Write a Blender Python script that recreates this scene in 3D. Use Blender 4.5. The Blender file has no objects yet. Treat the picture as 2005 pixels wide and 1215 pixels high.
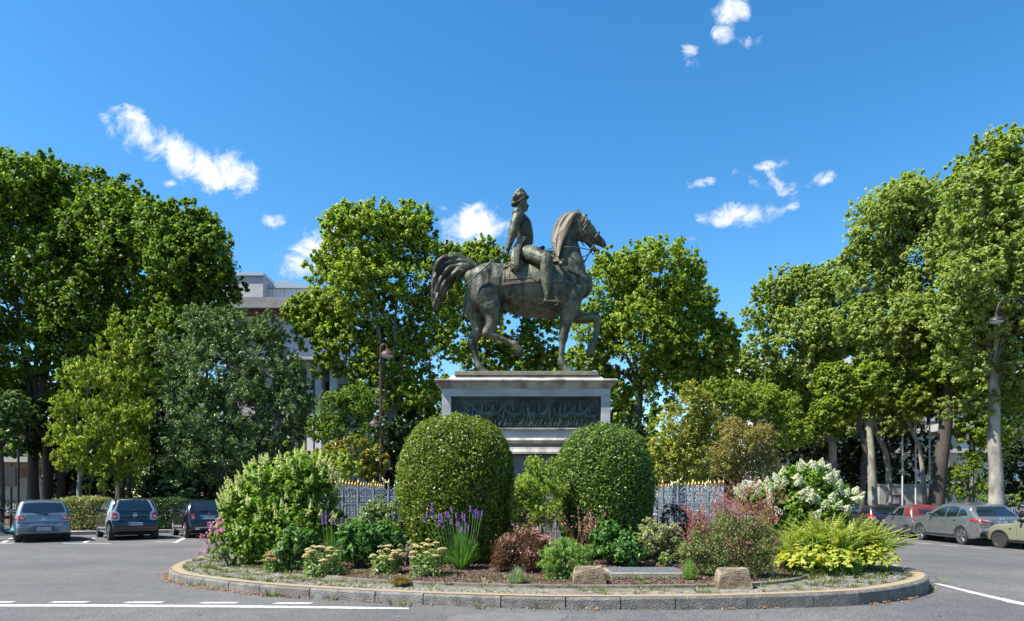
import bpy, bmesh, math, random
import numpy as np
from mathutils import Vector, Matrix, geometry
from mathutils.bvhtree import BVHTree
R = math.radians
PI = math.pi
random.seed(7)
rng = np.random.default_rng(11)
SC = bpy.context.scene
COL = SC.collection
F = 1337.0; CX = 1002.5; HY = 969.0; CH = 1.65

def gz(x, y=0):                       # the plaza falls away gently to the right
    t = x - 4.0
    s = t if t > 6 else (0.0 if t < -6 else (t + 6) ** 2 / 24.0)
    return -0.0225 * min(s, 22.0)
def gzn(x):
    t = x - 4.0
    s = np.where(t > 6, t, np.where(t < -6, 0, (t + 6) ** 2 / 24.0))
    return -0.0225 * np.minimum(s, 22.0)
def W(px, py, d): return Vector(((px - CX) / F * d, d, CH + (HY - py) / F * d))
def wx(px, d): return (px - CX) / F * d

# ------------------------------------------------------------------ materials
def newmat(name):
    m = bpy.data.materials.new(name); m.use_nodes = True
    nt = m.node_tree; nt.nodes.clear()
    out = nt.nodes.new('ShaderNodeOutputMaterial')
    return m, nt, out
def c4(c): return (c[0], c[1], c[2], 1.0)
def alb(c, k): return tuple(q * k for q in c) if c is not None else None
def mat(name, col, rough=0.6, metal=0.0, col2=None, scale=4.0, bump=0.0, bscale=None, detail=6.0, col3=None, scale3=0.7, coat=0.0, stretch=None, lo=0.35, hi=0.65, spec=None):
    if not metal > .5: col, col2, col3 = alb(col, .8), alb(col2, .8), alb(col3, .8)
    m, nt, out = newmat(name)
    N, L = nt.nodes, nt.links
    b = N.new('ShaderNodeBsdfPrincipled')
    b.inputs['Base Color'].default_value = c4(col)
    b.inputs['Roughness'].default_value = rough
    b.inputs['Metallic'].default_value = metal
    if spec is not None: b.inputs['Specular IOR Level'].default_value = spec
    if coat: b.inputs['Coat Weight'].default_value = coat; b.inputs['Coat Roughness'].default_value = 0.06
    L.new(b.outputs[0], out.inputs[0])
    tc = N.new('ShaderNodeTexCoord'); src = tc.outputs['Object']
    if stretch:
        mp = N.new('ShaderNodeMapping'); mp.inputs['Scale'].default_value = stretch
        L.new(src, mp.inputs[0]); src = mp.outputs[0]
    if col2 is not None:
        n = N.new('ShaderNodeTexNoise'); n.inputs['Scale'].default_value = scale; n.inputs['Detail'].default_value = detail
        L.new(src, n.inputs[0])
        r = N.new('ShaderNodeValToRGB'); r.color_ramp.elements[0].position = lo; r.color_ramp.elements[1].position = hi
        r.color_ramp.elements[0].color = c4(col); r.color_ramp.elements[1].color = c4(col2)
        L.new(n.outputs[0], r.inputs[0]); cur = r.outputs[0]
        if col3 is not None:
            n3 = N.new('ShaderNodeTexNoise'); n3.inputs['Scale'].default_value = scale3; n3.inputs['Detail'].default_value = 8
            L.new(src, n3.inputs[0])
            r3 = N.new('ShaderNodeValToRGB'); r3.color_ramp.elements[0].position = 0.48; r3.color_ramp.elements[1].position = 0.66
            L.new(n3.outputs[0], r3.inputs[0])
            mx = N.new('ShaderNodeMix'); mx.data_type = 'RGBA'
            L.new(r3.outputs[0], mx.inputs[0]); L.new(cur, mx.inputs[6]); mx.inputs[7].default_value = c4(col3); cur = mx.outputs[2]
        L.new(cur, b.inputs['Base Color'])
    if bump:
        nb = N.new('ShaderNodeTexNoise'); nb.inputs['Scale'].default_value = bscale or scale * 3; nb.inputs['Detail'].default_value = 5
        L.new(src, nb.inputs[0])
        bp = N.new('ShaderNodeBump'); bp.inputs['Strength'].default_value = bump; bp.inputs['Distance'].default_value = 0.03
        L.new(nb.outputs[0], bp.inputs['Height']); L.new(bp.outputs[0], b.inputs['Normal'])
    return m
def leafmat(name, cols, trans=0.35, rough=0.45, spec=0.4, tint=1.5):
    m, nt, out = newmat(name); N, L = nt.nodes, nt.links
    g = N.new('ShaderNodeNewGeometry'); r = N.new('ShaderNodeValToRGB')
    cr = r.color_ramp
    while len(cr.elements) < len(cols): cr.elements.new(0.5)
    for i, c in enumerate(cols):
        c = alb(c, .9 if trans else .8)
        cr.elements[i].position = i / (len(cols) - 1); cr.elements[i].color = c4(c)
    L.new(g.outputs['Random Per Island'], r.inputs[0])
    b = N.new('ShaderNodeBsdfPrincipled'); b.inputs['Roughness'].default_value = rough
    b.inputs['Specular IOR Level'].default_value = spec
    L.new(r.outputs[0], b.inputs['Base Color'])
    t = N.new('ShaderNodeBsdfTranslucent')
    mul = N.new('ShaderNodeMix'); mul.data_type = 'RGBA'; mul.blend_type = 'MULTIPLY'; mul.inputs[0].default_value = 1.0
    mul.inputs[7].default_value = (tint * 1.05, tint * 1.15, tint * 0.5, 1)
    L.new(r.outputs[0], mul.inputs[6]); L.new(mul.outputs[2], t.inputs[0])
    mx = N.new('ShaderNodeMixShader'); mx.inputs[0].default_value = trans
    L.new(b.outputs[0], mx.inputs[1]); L.new(t.outputs[0], mx.inputs[2]); L.new(mx.outputs[0], out.inputs[0])
    return m

# ------------------------------------------------------------------ object helpers
def tag(o, label=None, cat=None, group=None, kind=None):
    if label: o['label'] = label
    if cat: o['category'] = cat
    if group: o['group'] = group
    if kind: o['kind'] = kind
    return o
def thing(name, label, cat, loc=(0, 0, 0), rz=0.0, group=None):
    o = bpy.data.objects.new(name, None); COL.objects.link(o)
    o.location = loc; o.rotation_euler = (0, 0, rz); o.empty_display_size = 0.2
    return tag(o, label, cat, group)
def link(name, me, m=None, parent=None):
    o = bpy.data.objects.new(name, me); COL.objects.link(o)
    if m is not None and not len(me.materials): me.materials.append(m)
    if parent: o.parent = parent
    return o
class MB:
    def __init__(s): s.v = []; s.f = []
    def add(s, vs, fs):
        o = len(s.v); s.v.extend([tuple(p) for p in vs]); s.f.extend([tuple(i + o for i in f) for f in fs]); return s
    def box(s, x0, x1, y0, y1, z0, z1, rot=None, piv=None):
        vs = [(x, y, z) for z in (z0, z1) for y in (y0, y1) for x in (x0, x1)]
        if rot is not None:
            pv = Vector(piv if piv else ((x0 + x1) / 2, (y0 + y1) / 2, (z0 + z1) / 2))
            vs = [tuple(rot @ (Vector(p) - pv) + pv) for p in vs]
        return s.add(vs, [(0, 2, 3, 1), (4, 5, 7, 6), (0, 1, 5, 4), (2, 6, 7, 3), (0, 4, 6, 2), (1, 3, 7, 5)])
    def rings(s, rings, capa=True, capb=True, closed=True):
        n = len(rings[0]); o = len(s.v)
        for r in rings: s.v.extend([tuple(p) for p in r])
        for i in range(len(rings) - 1):
            for j in range(n if closed else n - 1):
                a = o + i * n + j; b = o + i * n + (j + 1) % n
                s.f.append((a, b, b + n, a + n))
        if capa: s.f.append(tuple(o + j for j in reversed(range(n))))
        if capb: s.f.append(tuple(o + (len(rings) - 1) * n + j for j in range(n)))
        return s
    def tube(s, pts, rad, n=8, up=(0, 1, 0), rb=None, smooth=0, round_caps=True):
        P = [Vector(p) for p in pts]
        ra = list(rad) if hasattr(rad, '__len__') else [rad] * len(P)
        rb_ = list(rb) if hasattr(rb, '__len__') else ([rb] * len(P) if rb else list(ra))
        if smooth:
            Q, A, B = [], [], []
            for i in range(len(P) - 1):
                p0 = P[max(i - 1, 0)]; p1 = P[i]; p2 = P[i + 1]; p3 = P[min(i + 2, len(P) - 1)]
                for k in range(smooth):
                    t = k / smooth
                    Q.append(0.5 * ((2 * p1) + (p2 - p0) * t + (2 * p0 - 5 * p1 + 4 * p2 - p3) * t * t + (3 * p1 - p0 - 3 * p2 + p3) * t ** 3))
                    u = t * t * (3 - 2 * t)
                    A.append(ra[i] * (1 - u) + ra[i + 1] * u); B.append(rb_[i] * (1 - u) + rb_[i + 1] * u)
            Q.append(P[-1]); A.append(ra[-1]); B.append(rb_[-1]); P, ra, rb_ = Q, A, B
        T = []
        for i in range(len(P)):
            t = P[min(i + 1, len(P) - 1)] - P[max(i - 1, 0)]
            T.append(t.normalized() if t.length > 1e-9 else Vector((0, 0, 1)))
        if round_caps:
            h0, h1 = [], []
            for a in (0.95, 0.8, 0.5, 0.15):
                k = math.sqrt(1 - a * a)
                h0.append((P[0] - T[0] * min(ra[0], rb_[0]) * a, ra[0] * k, rb_[0] * k, T[0]))
                h1.append((P[-1] + T[-1] * min(ra[-1], rb_[-1]) * a, ra[-1] * k, rb_[-1] * k, T[-1]))
            h1 = h1[::-1]
            P = [h[0] for h in h0] + P + [h[0] for h in h1]
            ra = [h[1] for h in h0] + list(ra) + [h[1] for h in h1]; rb_ = [h[2] for h in h0] + list(rb_) + [h[2] for h in h1]
            T = [h[3] for h in h0] + T + [h[3] for h in h1]
        rings = []; U = Vector(up)
        for p, a, b, t in zip(P, ra, rb_, T):
            ax = U.cross(t)
            if ax.length < 1e-3: ax = Vector((1, 0, 0)).cross(t)
            ax.normalize(); ay = t.cross(ax).normalized()
            rings.append([p + ax * (a * math.cos(2 * PI * j / n)) + ay * (b * math.sin(2 * PI * j / n)) for j in range(n)])
        return s.rings(rings)
    def lathe(s, prof, n=16, c=(0, 0, 0), axis='Z'):
        rings = []
        for r, z in prof:
            ring = []
            for j in range(n):
                a = 2 * PI * j / n; x, y = r * math.cos(a), r * math.sin(a)
                if axis == 'Z': ring.append((c[0] + x, c[1] + y, c[2] + z))
                elif axis == 'Y': ring.append((c[0] + x, c[1] + z, c[2] - y))
                else: ring.append((c[0] + z, c[1] + x, c[2] + y))
            rings.append(ring)
        return s.rings(rings)
    def mesh(s, name, smooth=False):
        me = bpy.data.meshes.new(name); me.from_pydata(s.v, [], s.f); me.validate()
        if smooth: me.polygons.foreach_set('use_smooth', [True] * len(me.polygons))
        me.update(); return me
    def build(s, name, m, parent=None, smooth=False, bevel=0.0):
        o = link(name, s.mesh(name, smooth), m, parent)
        if bevel:
            b = o.modifiers.new('b', 'BEVEL'); b.width = bevel; b.segments = 2; b.limit_method = 'ANGLE'
        return o
def evalmesh(me, mods):
    o = bpy.data.objects.new('tmp', me); COL.objects.link(o)
    mods(o)
    bpy.context.view_layer.update()
    dg = bpy.context.evaluated_depsgraph_get()
    r = bpy.data.meshes.new_from_object(o.evaluated_get(dg), preserve_all_data_layers=False, depsgraph=dg)
    bpy.data.objects.remove(o)
    return r
def remesh(me, vox, it=4):
    def f(o):
        r = o.modifiers.new('r', 'REMESH'); r.mode = 'VOXEL'; r.voxel_size = vox; r.use_smooth_shade = True
        s = o.modifiers.new('s', 'SMOOTH'); s.iterations = it; s.factor = 0.5
    r = evalmesh(me, f)
    r.polygons.foreach_set('use_smooth', [True] * len(r.polygons))
    return r
def bvh_of(me):
    return BVHTree.FromPolygons([v.co.copy() for v in me.vertices], [tuple(p.vertices) for p in me.polygons])
def inside(poly, x, y):
    r = False; n = len(poly); j = n - 1
    for i in range(n):
        xi, yi = poly[i]; xj, yj = poly[j]
        if (yi > y) != (yj > y) and x < (xj - xi) * (y - yi) / (yj - yi) + xi: r = not r
        j = i
    return r
def drape(mb, bvh, poly, to3, ray, off=0.005, th=0.01, step=0.08, far=6.0, maxd=None):
    """polygon in a 2D plane (to3 maps it to 3D) pushed along ray until it lies on the surface behind it"""
    ray = Vector(ray).normalized()
    pts = []
    for i in range(len(poly)):
        a = Vector(poly[i]); b = Vector(poly[(i + 1) % len(poly)]); k = max(1, int((b - a).length / step))
        for q in range(k): pts.append(a + (b - a) * (q / k))
    nb = len(pts); bp = [(p.x, p.y) for p in pts]
    xs = [p[0] for p in bp]; ys = [p[1] for p in bp]
    x = min(xs) + step / 2
    while x < max(xs):
        y = min(ys) + step / 2
        while y < max(ys):
            if inside(bp, x, y) and min((x - q[0]) ** 2 + (y - q[1]) ** 2 for q in bp) > (step * 0.4) ** 2: pts.append(Vector((x, y)))
            y += step
        x += step
    res = geometry.delaunay_2d_cdt(pts, [(i, (i + 1) % nb) for i in range(nb)], [], 1, 1e-6)
    V, Fc = res[0], res[2]
    top = []; last = None
    dist = []
    for v in V:
        o = Vector(to3(v.x, v.y)) - ray * far
        h = bvh.ray_cast(o, ray)
        dist.append(h[3] if h[0] is not None else None)
    good = [d for d in dist if d is not None]
    if not good: return mb
    base = sorted(good)[len(good) // 2]
    top = []
    for v, d in zip(V, dist):
        if d is None:
            best = min(((v - V[i]).length, dist[i]) for i in range(len(V)) if dist[i] is not None)
            d = best[1]
        if maxd is not None: d = min(d, base + maxd)
        top.append(Vector(to3(v.x, v.y)) - ray * far + ray * (d - off))
    bot = [p + ray * th for p in top]
    n = len(top); fs = [tuple(f) for f in Fc]
    # orientation: outward is -ray
    a, b, c = (top[i] for i in fs[0])
    if (b - a).cross(c - a).dot(ray) > 0: fs = [tuple(reversed(f)) for f in fs]
    edges = {}
    for f in fs:
        for i in range(len(f)):
            e = (f[i], f[(i + 1) % len(f)]); edges[e] = 1
    side = [(b_, a_, a_ + n, b_ + n) for (a_, b_) in edges if (b_, a_) not in edges]
    return mb.add(top + bot, fs + [tuple(i + n for i in reversed(f)) for f in fs] + side)

# ------------------------------------------------------------------ foliage (numpy)
def rdir(n):
    v = rng.normal(size=(n, 3)); return v / np.linalg.norm(v, axis=1)[:, None]
def nrm(v): return v / np.maximum(np.linalg.norm(v, axis=1)[:, None], 1e-9)
def npmesh(name, V, Fq):
    me = bpy.data.meshes.new(name)
    me.vertices.add(len(V)); me.vertices.foreach_set('co', np.ascontiguousarray(V, dtype=np.float32).ravel())
    k = Fq.shape[1]
    me.loops.add(Fq.size); me.loops.foreach_set('vertex_index', np.ascontiguousarray(Fq, dtype=np.int32).ravel())
    me.polygons.add(len(Fq)); me.polygons.foreach_set('loop_start', np.arange(0, Fq.size, k, dtype=np.int32))
    me.polygons.foreach_set('loop_total', np.full(len(Fq), k, dtype=np.int32))
    me.update(calc_edges=True); return me
class LF:                                   # a heap of leaf-like quads
    def __init__(s): s.V = []; s.F = []; s.n = 0
    def quads(s, V, Fq): s.V.append(V); s.F.append(Fq + s.n); s.n += len(V)
    def leaves(s, P, out, size, aspect=0.6, up=0.5, rnd=0.8, fold=0.18, droop=0.0, sv=0.3):
        n = len(P)
        if n == 0: return s
        N = nrm(out * 0.6 + np.array([0, 0, up]) + rdir(n) * rnd)
        A = nrm(np.cross(N, rdir(n)) + np.array([0, 0, -droop]))
        B = nrm(np.cross(N, A)); N = np.cross(A, B)
        sz = (size * (1 + sv * rng.uniform(-1, 1, n)))[:, None]
        b0 = P - A * sz * 0.5; tip = P + A * sz * 0.5
        l = P - B * sz * aspect * 0.5 + N * sz * fold - A * sz * 0.05
        r = P + B * sz * aspect * 0.5 + N * sz * fold - A * sz * 0.05
        V = np.stack([b0, l, tip, r], 1).reshape(-1, 3)
        s.quads(V, np.arange(4 * n).reshape(-1, 4)); return s
    def blades(s, B0, T, w, bend=0.25, seg=3):
        n = len(B0); d = T - B0; L = np.linalg.norm(d, axis=1)[:, None]
        side = nrm(np.cross(d, np.array([0, 0, 1.0]) + rdir(n) * 0.3)) * w / 2
        rows = []
        for k in range(seg + 1):
            t = k / seg
            C = B0 + d * t + np.array([0, 0, 1.0]) * (bend * L * math.sin(PI * min(t, 1) * 0.9) * 0.5)
            ww = side * (1 - t ** 2 * 0.92)
            rows += [C - ww, C + ww]
        V = np.stack(rows, 1).reshape(-1, 3); m = 2 * (seg + 1)
        Fq = np.array([[2 * k, 2 * k + 1, 2 * k + 3, 2 * k + 2] for k in range(seg)])
        s.quads(V, (np.arange(n)[:, None, None] * m + Fq[None]).reshape(-1, 4)); return s
    def build(s, name, m, parent=None):
        if not s.V: return None
        me = npmesh(name, np.concatenate(s.V), np.concatenate(s.F))
        return link(name, me, m, parent)
def shell(lobes, n, thick=0.25, clump=0.16, per=22, sub=6, subr=0.5, flat=None, fill=0.2):
    """points spread through the outer part of a set of ellipsoid lobes, gathered in clumps; returns points and outward directions"""
    L = []
    for l in lobes:
        c = np.array(l[:3]); r = np.array(l[3:6] if len(l) >= 6 else [l[3]] * 3, dtype=float)
        L.append((c, r))
        L[-1] = (c, r * .86)
        for k in range(sub):
            d = rdir(1)[0]
            if d[2] < -0.5: d[2] *= -1
            rr = rng.uniform(subr * 0.5, subr); L.append((c + d * r * (1.03 - rr * .8), r * rr))
    wts = np.array([(r[0] * r[1] * r[2]) ** (2 / 3) for c, r in L]); wts /= wts.sum()
    P, O = [], []
    for (c, r), w in zip(L, wts):
        k = max(1, int(n * w / per))
        d = rdir(k); rad = 1 - thick * rng.random(k) ** 1.3
        inn = rng.random(k) < fill; rad[inn] *= rng.uniform(0.25, 0.8, inn.sum())
        cc = c + d * r * rad[:, None]
        cs = max(r) * clump * rng.uniform(0.9, 2.0, k)
        off = rdir(k * per) * (rng.random(k * per) ** .5)[:, None]
        ax = np.repeat(nrm(d + np.array([0, 0, .5])), per, 0); al = (off * ax).sum(1)[:, None]
        off += ax * al * rng.uniform(.2, 1.1, (k, 1)).repeat(per, 0)
        q = np.repeat(cc, per, 0) + off * np.repeat(cs, per)[:, None]
        P.append(q); O.append(np.repeat(d, per, 0) + 0.6 * nrm(q - np.repeat(cc, per, 0)))
    return np.concatenate(P), nrm(np.concatenate(O))
def boxshell(x0, x1, y0, y1, z0, z1, n, j=0.05):
    a = np.array([(x1 - x0) * (z1 - z0), (x1 - x0) * (z1 - z0) * 0.4, (x1 - x0) * (y1 - y0), (y1 - y0) * (z1 - z0), (y1 - y0) * (z1 - z0)])
    k = rng.choice(5, n, p=a / a.sum()); u = rng.random((n, 3))
    P = np.array([x0, y0, z0]) + u * np.array([x1 - x0, y1 - y0, z1 - z0]); O = np.zeros((n, 3))
    P[k == 0, 1] = y0; O[k == 0, 1] = -1; P[k == 1, 1] = y1; O[k == 1, 1] = 1; P[k == 2, 2] = z1; O[k == 2, 2] = 1
    P[k == 3, 0] = x0; O[k == 3, 0] = -1; P[k == 4, 0] = x1; O[k == 4, 0] = 1
    bulge = np.sin(P[:, 0] * 7 + P[:, 2] * 3) * 0.03 + np.sin(P[:, 0] * 2.3 + 1) * 0.04
    P += O * bulge[:, None] + rng.normal(size=(n, 3)) * j
    return P, O
# ------------------------------------------------------------------ camera, sky, sun
cam = bpy.data.cameras.new('camera'); co = bpy.data.objects.new('camera', cam); COL.objects.link(co)
co.location = (0, 0, CH); co.rotation_euler = (R(90), 0, 0)
cam.lens = 36.0 * F / 2005.0; cam.sensor_width = 36.0; cam.shift_y = (HY - 607.5) / 2005.0; cam.clip_end = 3000; cam.clip_start = 0.1
SC.camera = co
EL, AZ = 55.0, -112.0       # azimuth clockwise from +Y
S = Vector((math.sin(R(AZ)) * math.cos(R(EL)), math.cos(R(AZ)) * math.cos(R(EL)), math.sin(R(EL))))
sl = bpy.data.lights.new('sun', 'SUN'); sl.energy = 5.0; sl.angle = R(0.53); sl.color = (1.0, 0.95, 0.86)
so = bpy.data.objects.new('sun', sl); COL.objects.link(so); so.rotation_euler = S.to_track_quat('Z', 'Y').to_euler()
world = bpy.data.worlds.new('World'); SC.world = world; world.use_nodes = True
nt = world.node_tree; nt.nodes.clear(); N, L = nt.nodes, nt.links
wo = N.new('ShaderNodeOutputWorld'); bg = N.new('ShaderNodeBackground'); bg.inputs[1].default_value = 0.083
L.new(bg.outputs[0], wo.inputs[0])
sky = N.new('ShaderNodeTexSky'); sky.sky_type = 'NISHITA'; sky.sun_disc = False; sky.sun_elevation = R(EL); sky.sun_rotation = R(AZ)
sky.air_density = 1.0; sky.dust_density = 0.3; sky.ozone_density = 2.2; sky.altitude = 100
hs = N.new('ShaderNodeHueSaturation'); hs.inputs['Saturation'].default_value = 1.34; hs.inputs['Value'].default_value = 1.27; hs.inputs['Hue'].default_value = 0.495
L.new(sky.outputs[0], hs.inputs['Color'])
tc = N.new('ShaderNodeTexCoord'); sp = N.new('ShaderNodeSeparateXYZ'); L.new(tc.outputs['Generated'], sp.inputs[0])
def M(op, a, b=None, c=None):
    n = N.new('ShaderNodeMath'); n.operation = op
    for i, q in enumerate((a, b, c)):
        if q is None: continue
        if isinstance(q, (int, float)): n.inputs[i].default_value = q
        else: L.new(q, n.inputs[i])
    return n.outputs[0]
# small fair-weather clouds at fixed compass directions: azimuth/elevation tangents
yy = M('MAXIMUM', sp.outputs[1], 0.02)
U_ = M('DIVIDE', sp.outputs[0], yy); V_ = M('DIVIDE', sp.outputs[2], yy)
cb = N.new('ShaderNodeCombineXYZ'); L.new(U_, cb.inputs[0]); L.new(V_, cb.inputs[1])
n1 = N.new('ShaderNodeTexNoise'); n1.inputs['Scale'].default_value = 24; n1.inputs['Detail'].default_value = 10; n1.inputs['Roughness'].default_value = 0.66; n1.inputs['Distortion'].default_value = 0.5
L.new(cb.outputs[0], n1.inputs[0])
n2 = N.new('ShaderNodeTexNoise'); n2.inputs['Scale'].default_value = 7; n2.inputs['Detail'].default_value = 3
L.new(cb.outputs[0], n2.inputs[0])
CL = [(285, 262, 84, 38, -25, 1.15), (350, 300, 66, 30, -25, 1.1), (430, 335, 90, 42, -12, 1.15), (332, 358, 16, 8, 0, .9), (540, 432, 27, 16, 0, 1.05), (612, 490, 66, 48, 35, 1.1), (640, 470, 50, 34, 30, 1.0),
      (930, 445, 66, 48, 10, 1.1), (1437, 22, 42, 26, 0, 1.0), (1418, 68, 22, 20, 0, .66), (1468, 80, 26, 14, 0, .66), (1352, 105, 18, 24, 0, .62), (1375, 357, 30, 12, 5, 1.0), (1500, 323, 40, 11, 10, .72),
      (1435, 336, 20, 10, 0, .62), (1455, 418, 75, 25, 3, 1.0), (1510, 362, 50, 28, -20, .66), (1605, 352, 38, 13, 15, .6), (1540, 408, 30, 10, 20, .58), (868, 408, 14, 6, 0, .5), (1355, 467, 14, 7, 0, .5), (700, 415, 90, 20, 5, .42)]
tot = None
for (px, py, a, b, rot, st) in CL:
    u0, v0 = (px - CX) / F, (HY - py) / F; ca, sa = math.cos(R(rot)), math.sin(R(rot))
    du = M('SUBTRACT', U_, u0); dv = M('SUBTRACT', V_, v0)
    p = M('MULTIPLY_ADD', du, ca * F / a, M('MULTIPLY', dv, sa * F / a))
    q = M('MULTIPLY_ADD', du, -sa * F / b, M('MULTIPLY', dv, ca * F / b))
    r2 = M('ADD', M('MULTIPLY', p, p), M('MULTIPLY', q, q))
    v = M('MULTIPLY', M('MAXIMUM', M('SUBTRACT', 1.25, M('MULTIPLY', r2, 0.75)), 0.0), st)
    tot = v if tot is None else M('MAXIMUM', tot, v)
dens = M('MULTIPLY_ADD', M('SUBTRACT', n1.outputs[0], 0.5), 4.6, M('MULTIPLY_ADD', M('SUBTRACT', n2.outputs[0], 0.5), 1.2, M('SUBTRACT', tot, 0.33)))
mr = N.new('ShaderNodeMapRange'); mr.interpolation_type = 'SMOOTHSTEP'; mr.inputs[1].default_value = 0.0; mr.inputs[2].default_value = 1.5
L.new(dens, mr.inputs[0])
gate = M('MULTIPLY', mr.outputs[0], M('GREATER_THAN', tot, 0.03))
mx = N.new('ShaderNodeMix'); mx.data_type = 'RGBA'; L.new(M('MULTIPLY', gate, M('GREATER_THAN', sp.outputs[1], 0.05)), mx.inputs[0])
L.new(hs.outputs[0], mx.inputs[6]); mx.inputs[7].default_value = (6.2, 6.35, 6.7, 1); L.new(mx.outputs[2], bg.inputs[0])
SC.view_settings.view_transform = 'Standard'; SC.view_settings.look = 'None'; SC.view_settings.exposure = 1.15; SC.view_settings.gamma = 1
SC.cycles.max_bounces = 6; SC.cycles.diffuse_bounces = 3; SC.cycles.transmission_bounces = 3; SC.cycles.glossy_bounces = 2; SC.cycles.caustics_reflective = False; SC.cycles.caustics_refractive = False

# ------------------------------------------------------------------ ground, roads, markings
def sheet(name, polyfn, m, z=0.0, xs=None, ys=None):
    V = []; Fc = []
    for y in ys:
        for x in xs: V.append((x, y, gz(x) + z))
    nx = len(xs)
    for j in range(len(ys) - 1):
        for i in range(nx - 1):
            if polyfn is None or polyfn((xs[i] + xs[i + 1]) / 2, (ys[j] + ys[j + 1]) / 2): Fc.append((j * nx + i, j * nx + i + 1, j * nx + i + 1 + nx, j * nx + i + nx))
    mb = MB(); mb.add(V, Fc); return tag(mb.build(name, m), kind='structure')
def asphalt():
    m, nt, out = newmat('asphalt'); N, L = nt.nodes, nt.links
    b = N.new('ShaderNodeBsdfPrincipled'); b.inputs['Roughness'].default_value = 0.85; L.new(b.outputs[0], out.inputs[0])
    tc = N.new('ShaderNodeTexCoord')
    def noise(s, d=2):
        n = N.new('ShaderNodeTexNoise'); n.inputs['Scale'].default_value = s; n.inputs['Detail'].default_value = d; L.new(tc.outputs['Object'], n.inputs[0]); return n
    fine = noise(34, 3); v = N.new('ShaderNodeTexVoronoi'); v.inputs['Scale'].default_value = 60; L.new(tc.outputs['Object'], v.inputs[0])
    r = N.new('ShaderNodeValToRGB'); e = r.color_ramp.elements
    e[0].position = .33; e[0].color = (.045, .045, .047, 1); e[1].position = .67; e[1].color = (.165, .163, .16, 1)
    mixn = N.new('ShaderNodeMath'); mixn.operation = 'MULTIPLY_ADD'; L.new(fine.outputs[0], mixn.inputs[0]); mixn.inputs[1].default_value = .75
    vm = N.new('ShaderNodeMath'); vm.operation = 'MULTIPLY'; L.new(v.outputs['Color'], vm.inputs[0]); vm.inputs[1].default_value = .25
    L.new(vm.outputs[0], mixn.inputs[2]); L.new(mixn.outputs[0], r.inputs[0])
    big = noise(0.35, 5); r2 = N.new('ShaderNodeValToRGB'); r2.color_ramp.elements[0].position = .35; r2.color_ramp.elements[1].position = .7
    r2.color_ramp.elements[0].color = (.74, .74, .77, 1); r2.color_ramp.elements[1].color = (1.12, 1.09, 1.05, 1); L.new(big.outputs[0], r2.inputs[0])
    mid = noise(2.2, 6); r3 = N.new('ShaderNodeValToRGB'); r3.color_ramp.elements[0].position = .3; r3.color_ramp.elements[1].position = .6
    r3.color_ramp.elements[0].color = (.84, .84, .84, 1); r3.color_ramp.elements[1].color = (1, 1, 1, 1); L.new(mid.outputs[0], r3.inputs[0])
    m1 = N.new('ShaderNodeMix'); m1.data_type = 'RGBA'; m1.blend_type = 'MULTIPLY'; m1.inputs[0].default_value = 1; L.new(r.outputs[0], m1.inputs[6]); L.new(r2.outputs[0], m1.inputs[7])
    m2 = N.new('ShaderNodeMix'); m2.data_type = 'RGBA'; m2.blend_type = 'MULTIPLY'; m2.inputs[0].default_value = 1; L.new(m1.outputs[2], m2.inputs[6]); L.new(r3.outputs[0], m2.inputs[7])
    # hairline cracks and a few tar seams
    vc = N.new('ShaderNodeTexVoronoi'); vc.feature = 'DISTANCE_TO_EDGE'; vc.inputs['Scale'].default_value = .33
    wv = noise(1.7, 4); mw = N.new('ShaderNodeMix'); mw.data_type = 'VECTOR'; mw.inputs[0].default_value = .25; L.new(tc.outputs['Object'], mw.inputs[4]); L.new(wv.outputs['Color'], mw.inputs[5]); L.new(mw.outputs[1], vc.inputs[0])
    lt = N.new('ShaderNodeMath'); lt.operation = 'LESS_THAN'; lt.inputs[1].default_value = .0035; L.new(vc.outputs[0], lt.inputs[0])
    gt = N.new('ShaderNodeMath'); gt.operation = 'GREATER_THAN'; gt.inputs[1].default_value = .55; L.new(big.outputs[0], gt.inputs[0])
    mm = N.new('ShaderNodeMath'); mm.operation = 'MULTIPLY'; L.new(lt.outputs[0], mm.inputs[0]); L.new(gt.outputs[0], mm.inputs[1])
    mk = N.new('ShaderNodeMath'); mk.operation = 'MULTIPLY'; mk.inputs[1].default_value = .5; L.new(mm.outputs[0], mk.inputs[0])
    m3 = N.new('ShaderNodeMix'); m3.data_type = 'RGBA'; L.new(mk.outputs[0], m3.inputs[0]); L.new(m2.outputs[2], m3.inputs[6]); m3.inputs[7].default_value = (.03, .03, .03, 1)
    L.new(m3.outputs[2], b.inputs['Base Color'])
    bp = N.new('ShaderNodeBump'); bp.inputs['Strength'].default_value = .5; bp.inputs['Distance'].default_value = .01; L.new(mixn.outputs[0], bp.inputs['Height']); L.new(bp.outputs[0], b.inputs['Normal'])
    return m
ASPH = asphalt()
PAVE = mat('pavement', (.36, .34, .31), .85, col2=(.26, .25, .235), scale=1.3, bump=.2, bscale=30)
EARTH = mat('earth', (.07, .05, .035), .95, col2=(.12, .10, .06), scale=2.5, bump=.6, bscale=20)
GRASSM = mat('lawn', (.05, .09, .02), .9, col2=(.09, .12, .035), scale=3, bump=.6, bscale=60)
STONE = mat('granite', (.40, .39, .37), .8, col2=(.28, .275, .26), scale=9, bump=.5, bscale=60, col3=(.22, .205, .18), scale3=1.6)
xs = [-400, -200, -100, -60] + list(np.arange(-40, 40.1, 2.0)) + [60, 100, 200, 400]
ys = [-60, -30, -10] + list(np.arange(0, 62, 4.0)) + [80, 120, 200, 400, 900]
xs = [float(x) for x in xs]; ys = [float(y) for y in ys]
sheet('ground', None, ASPH, 0.0, xs, ys)
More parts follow.
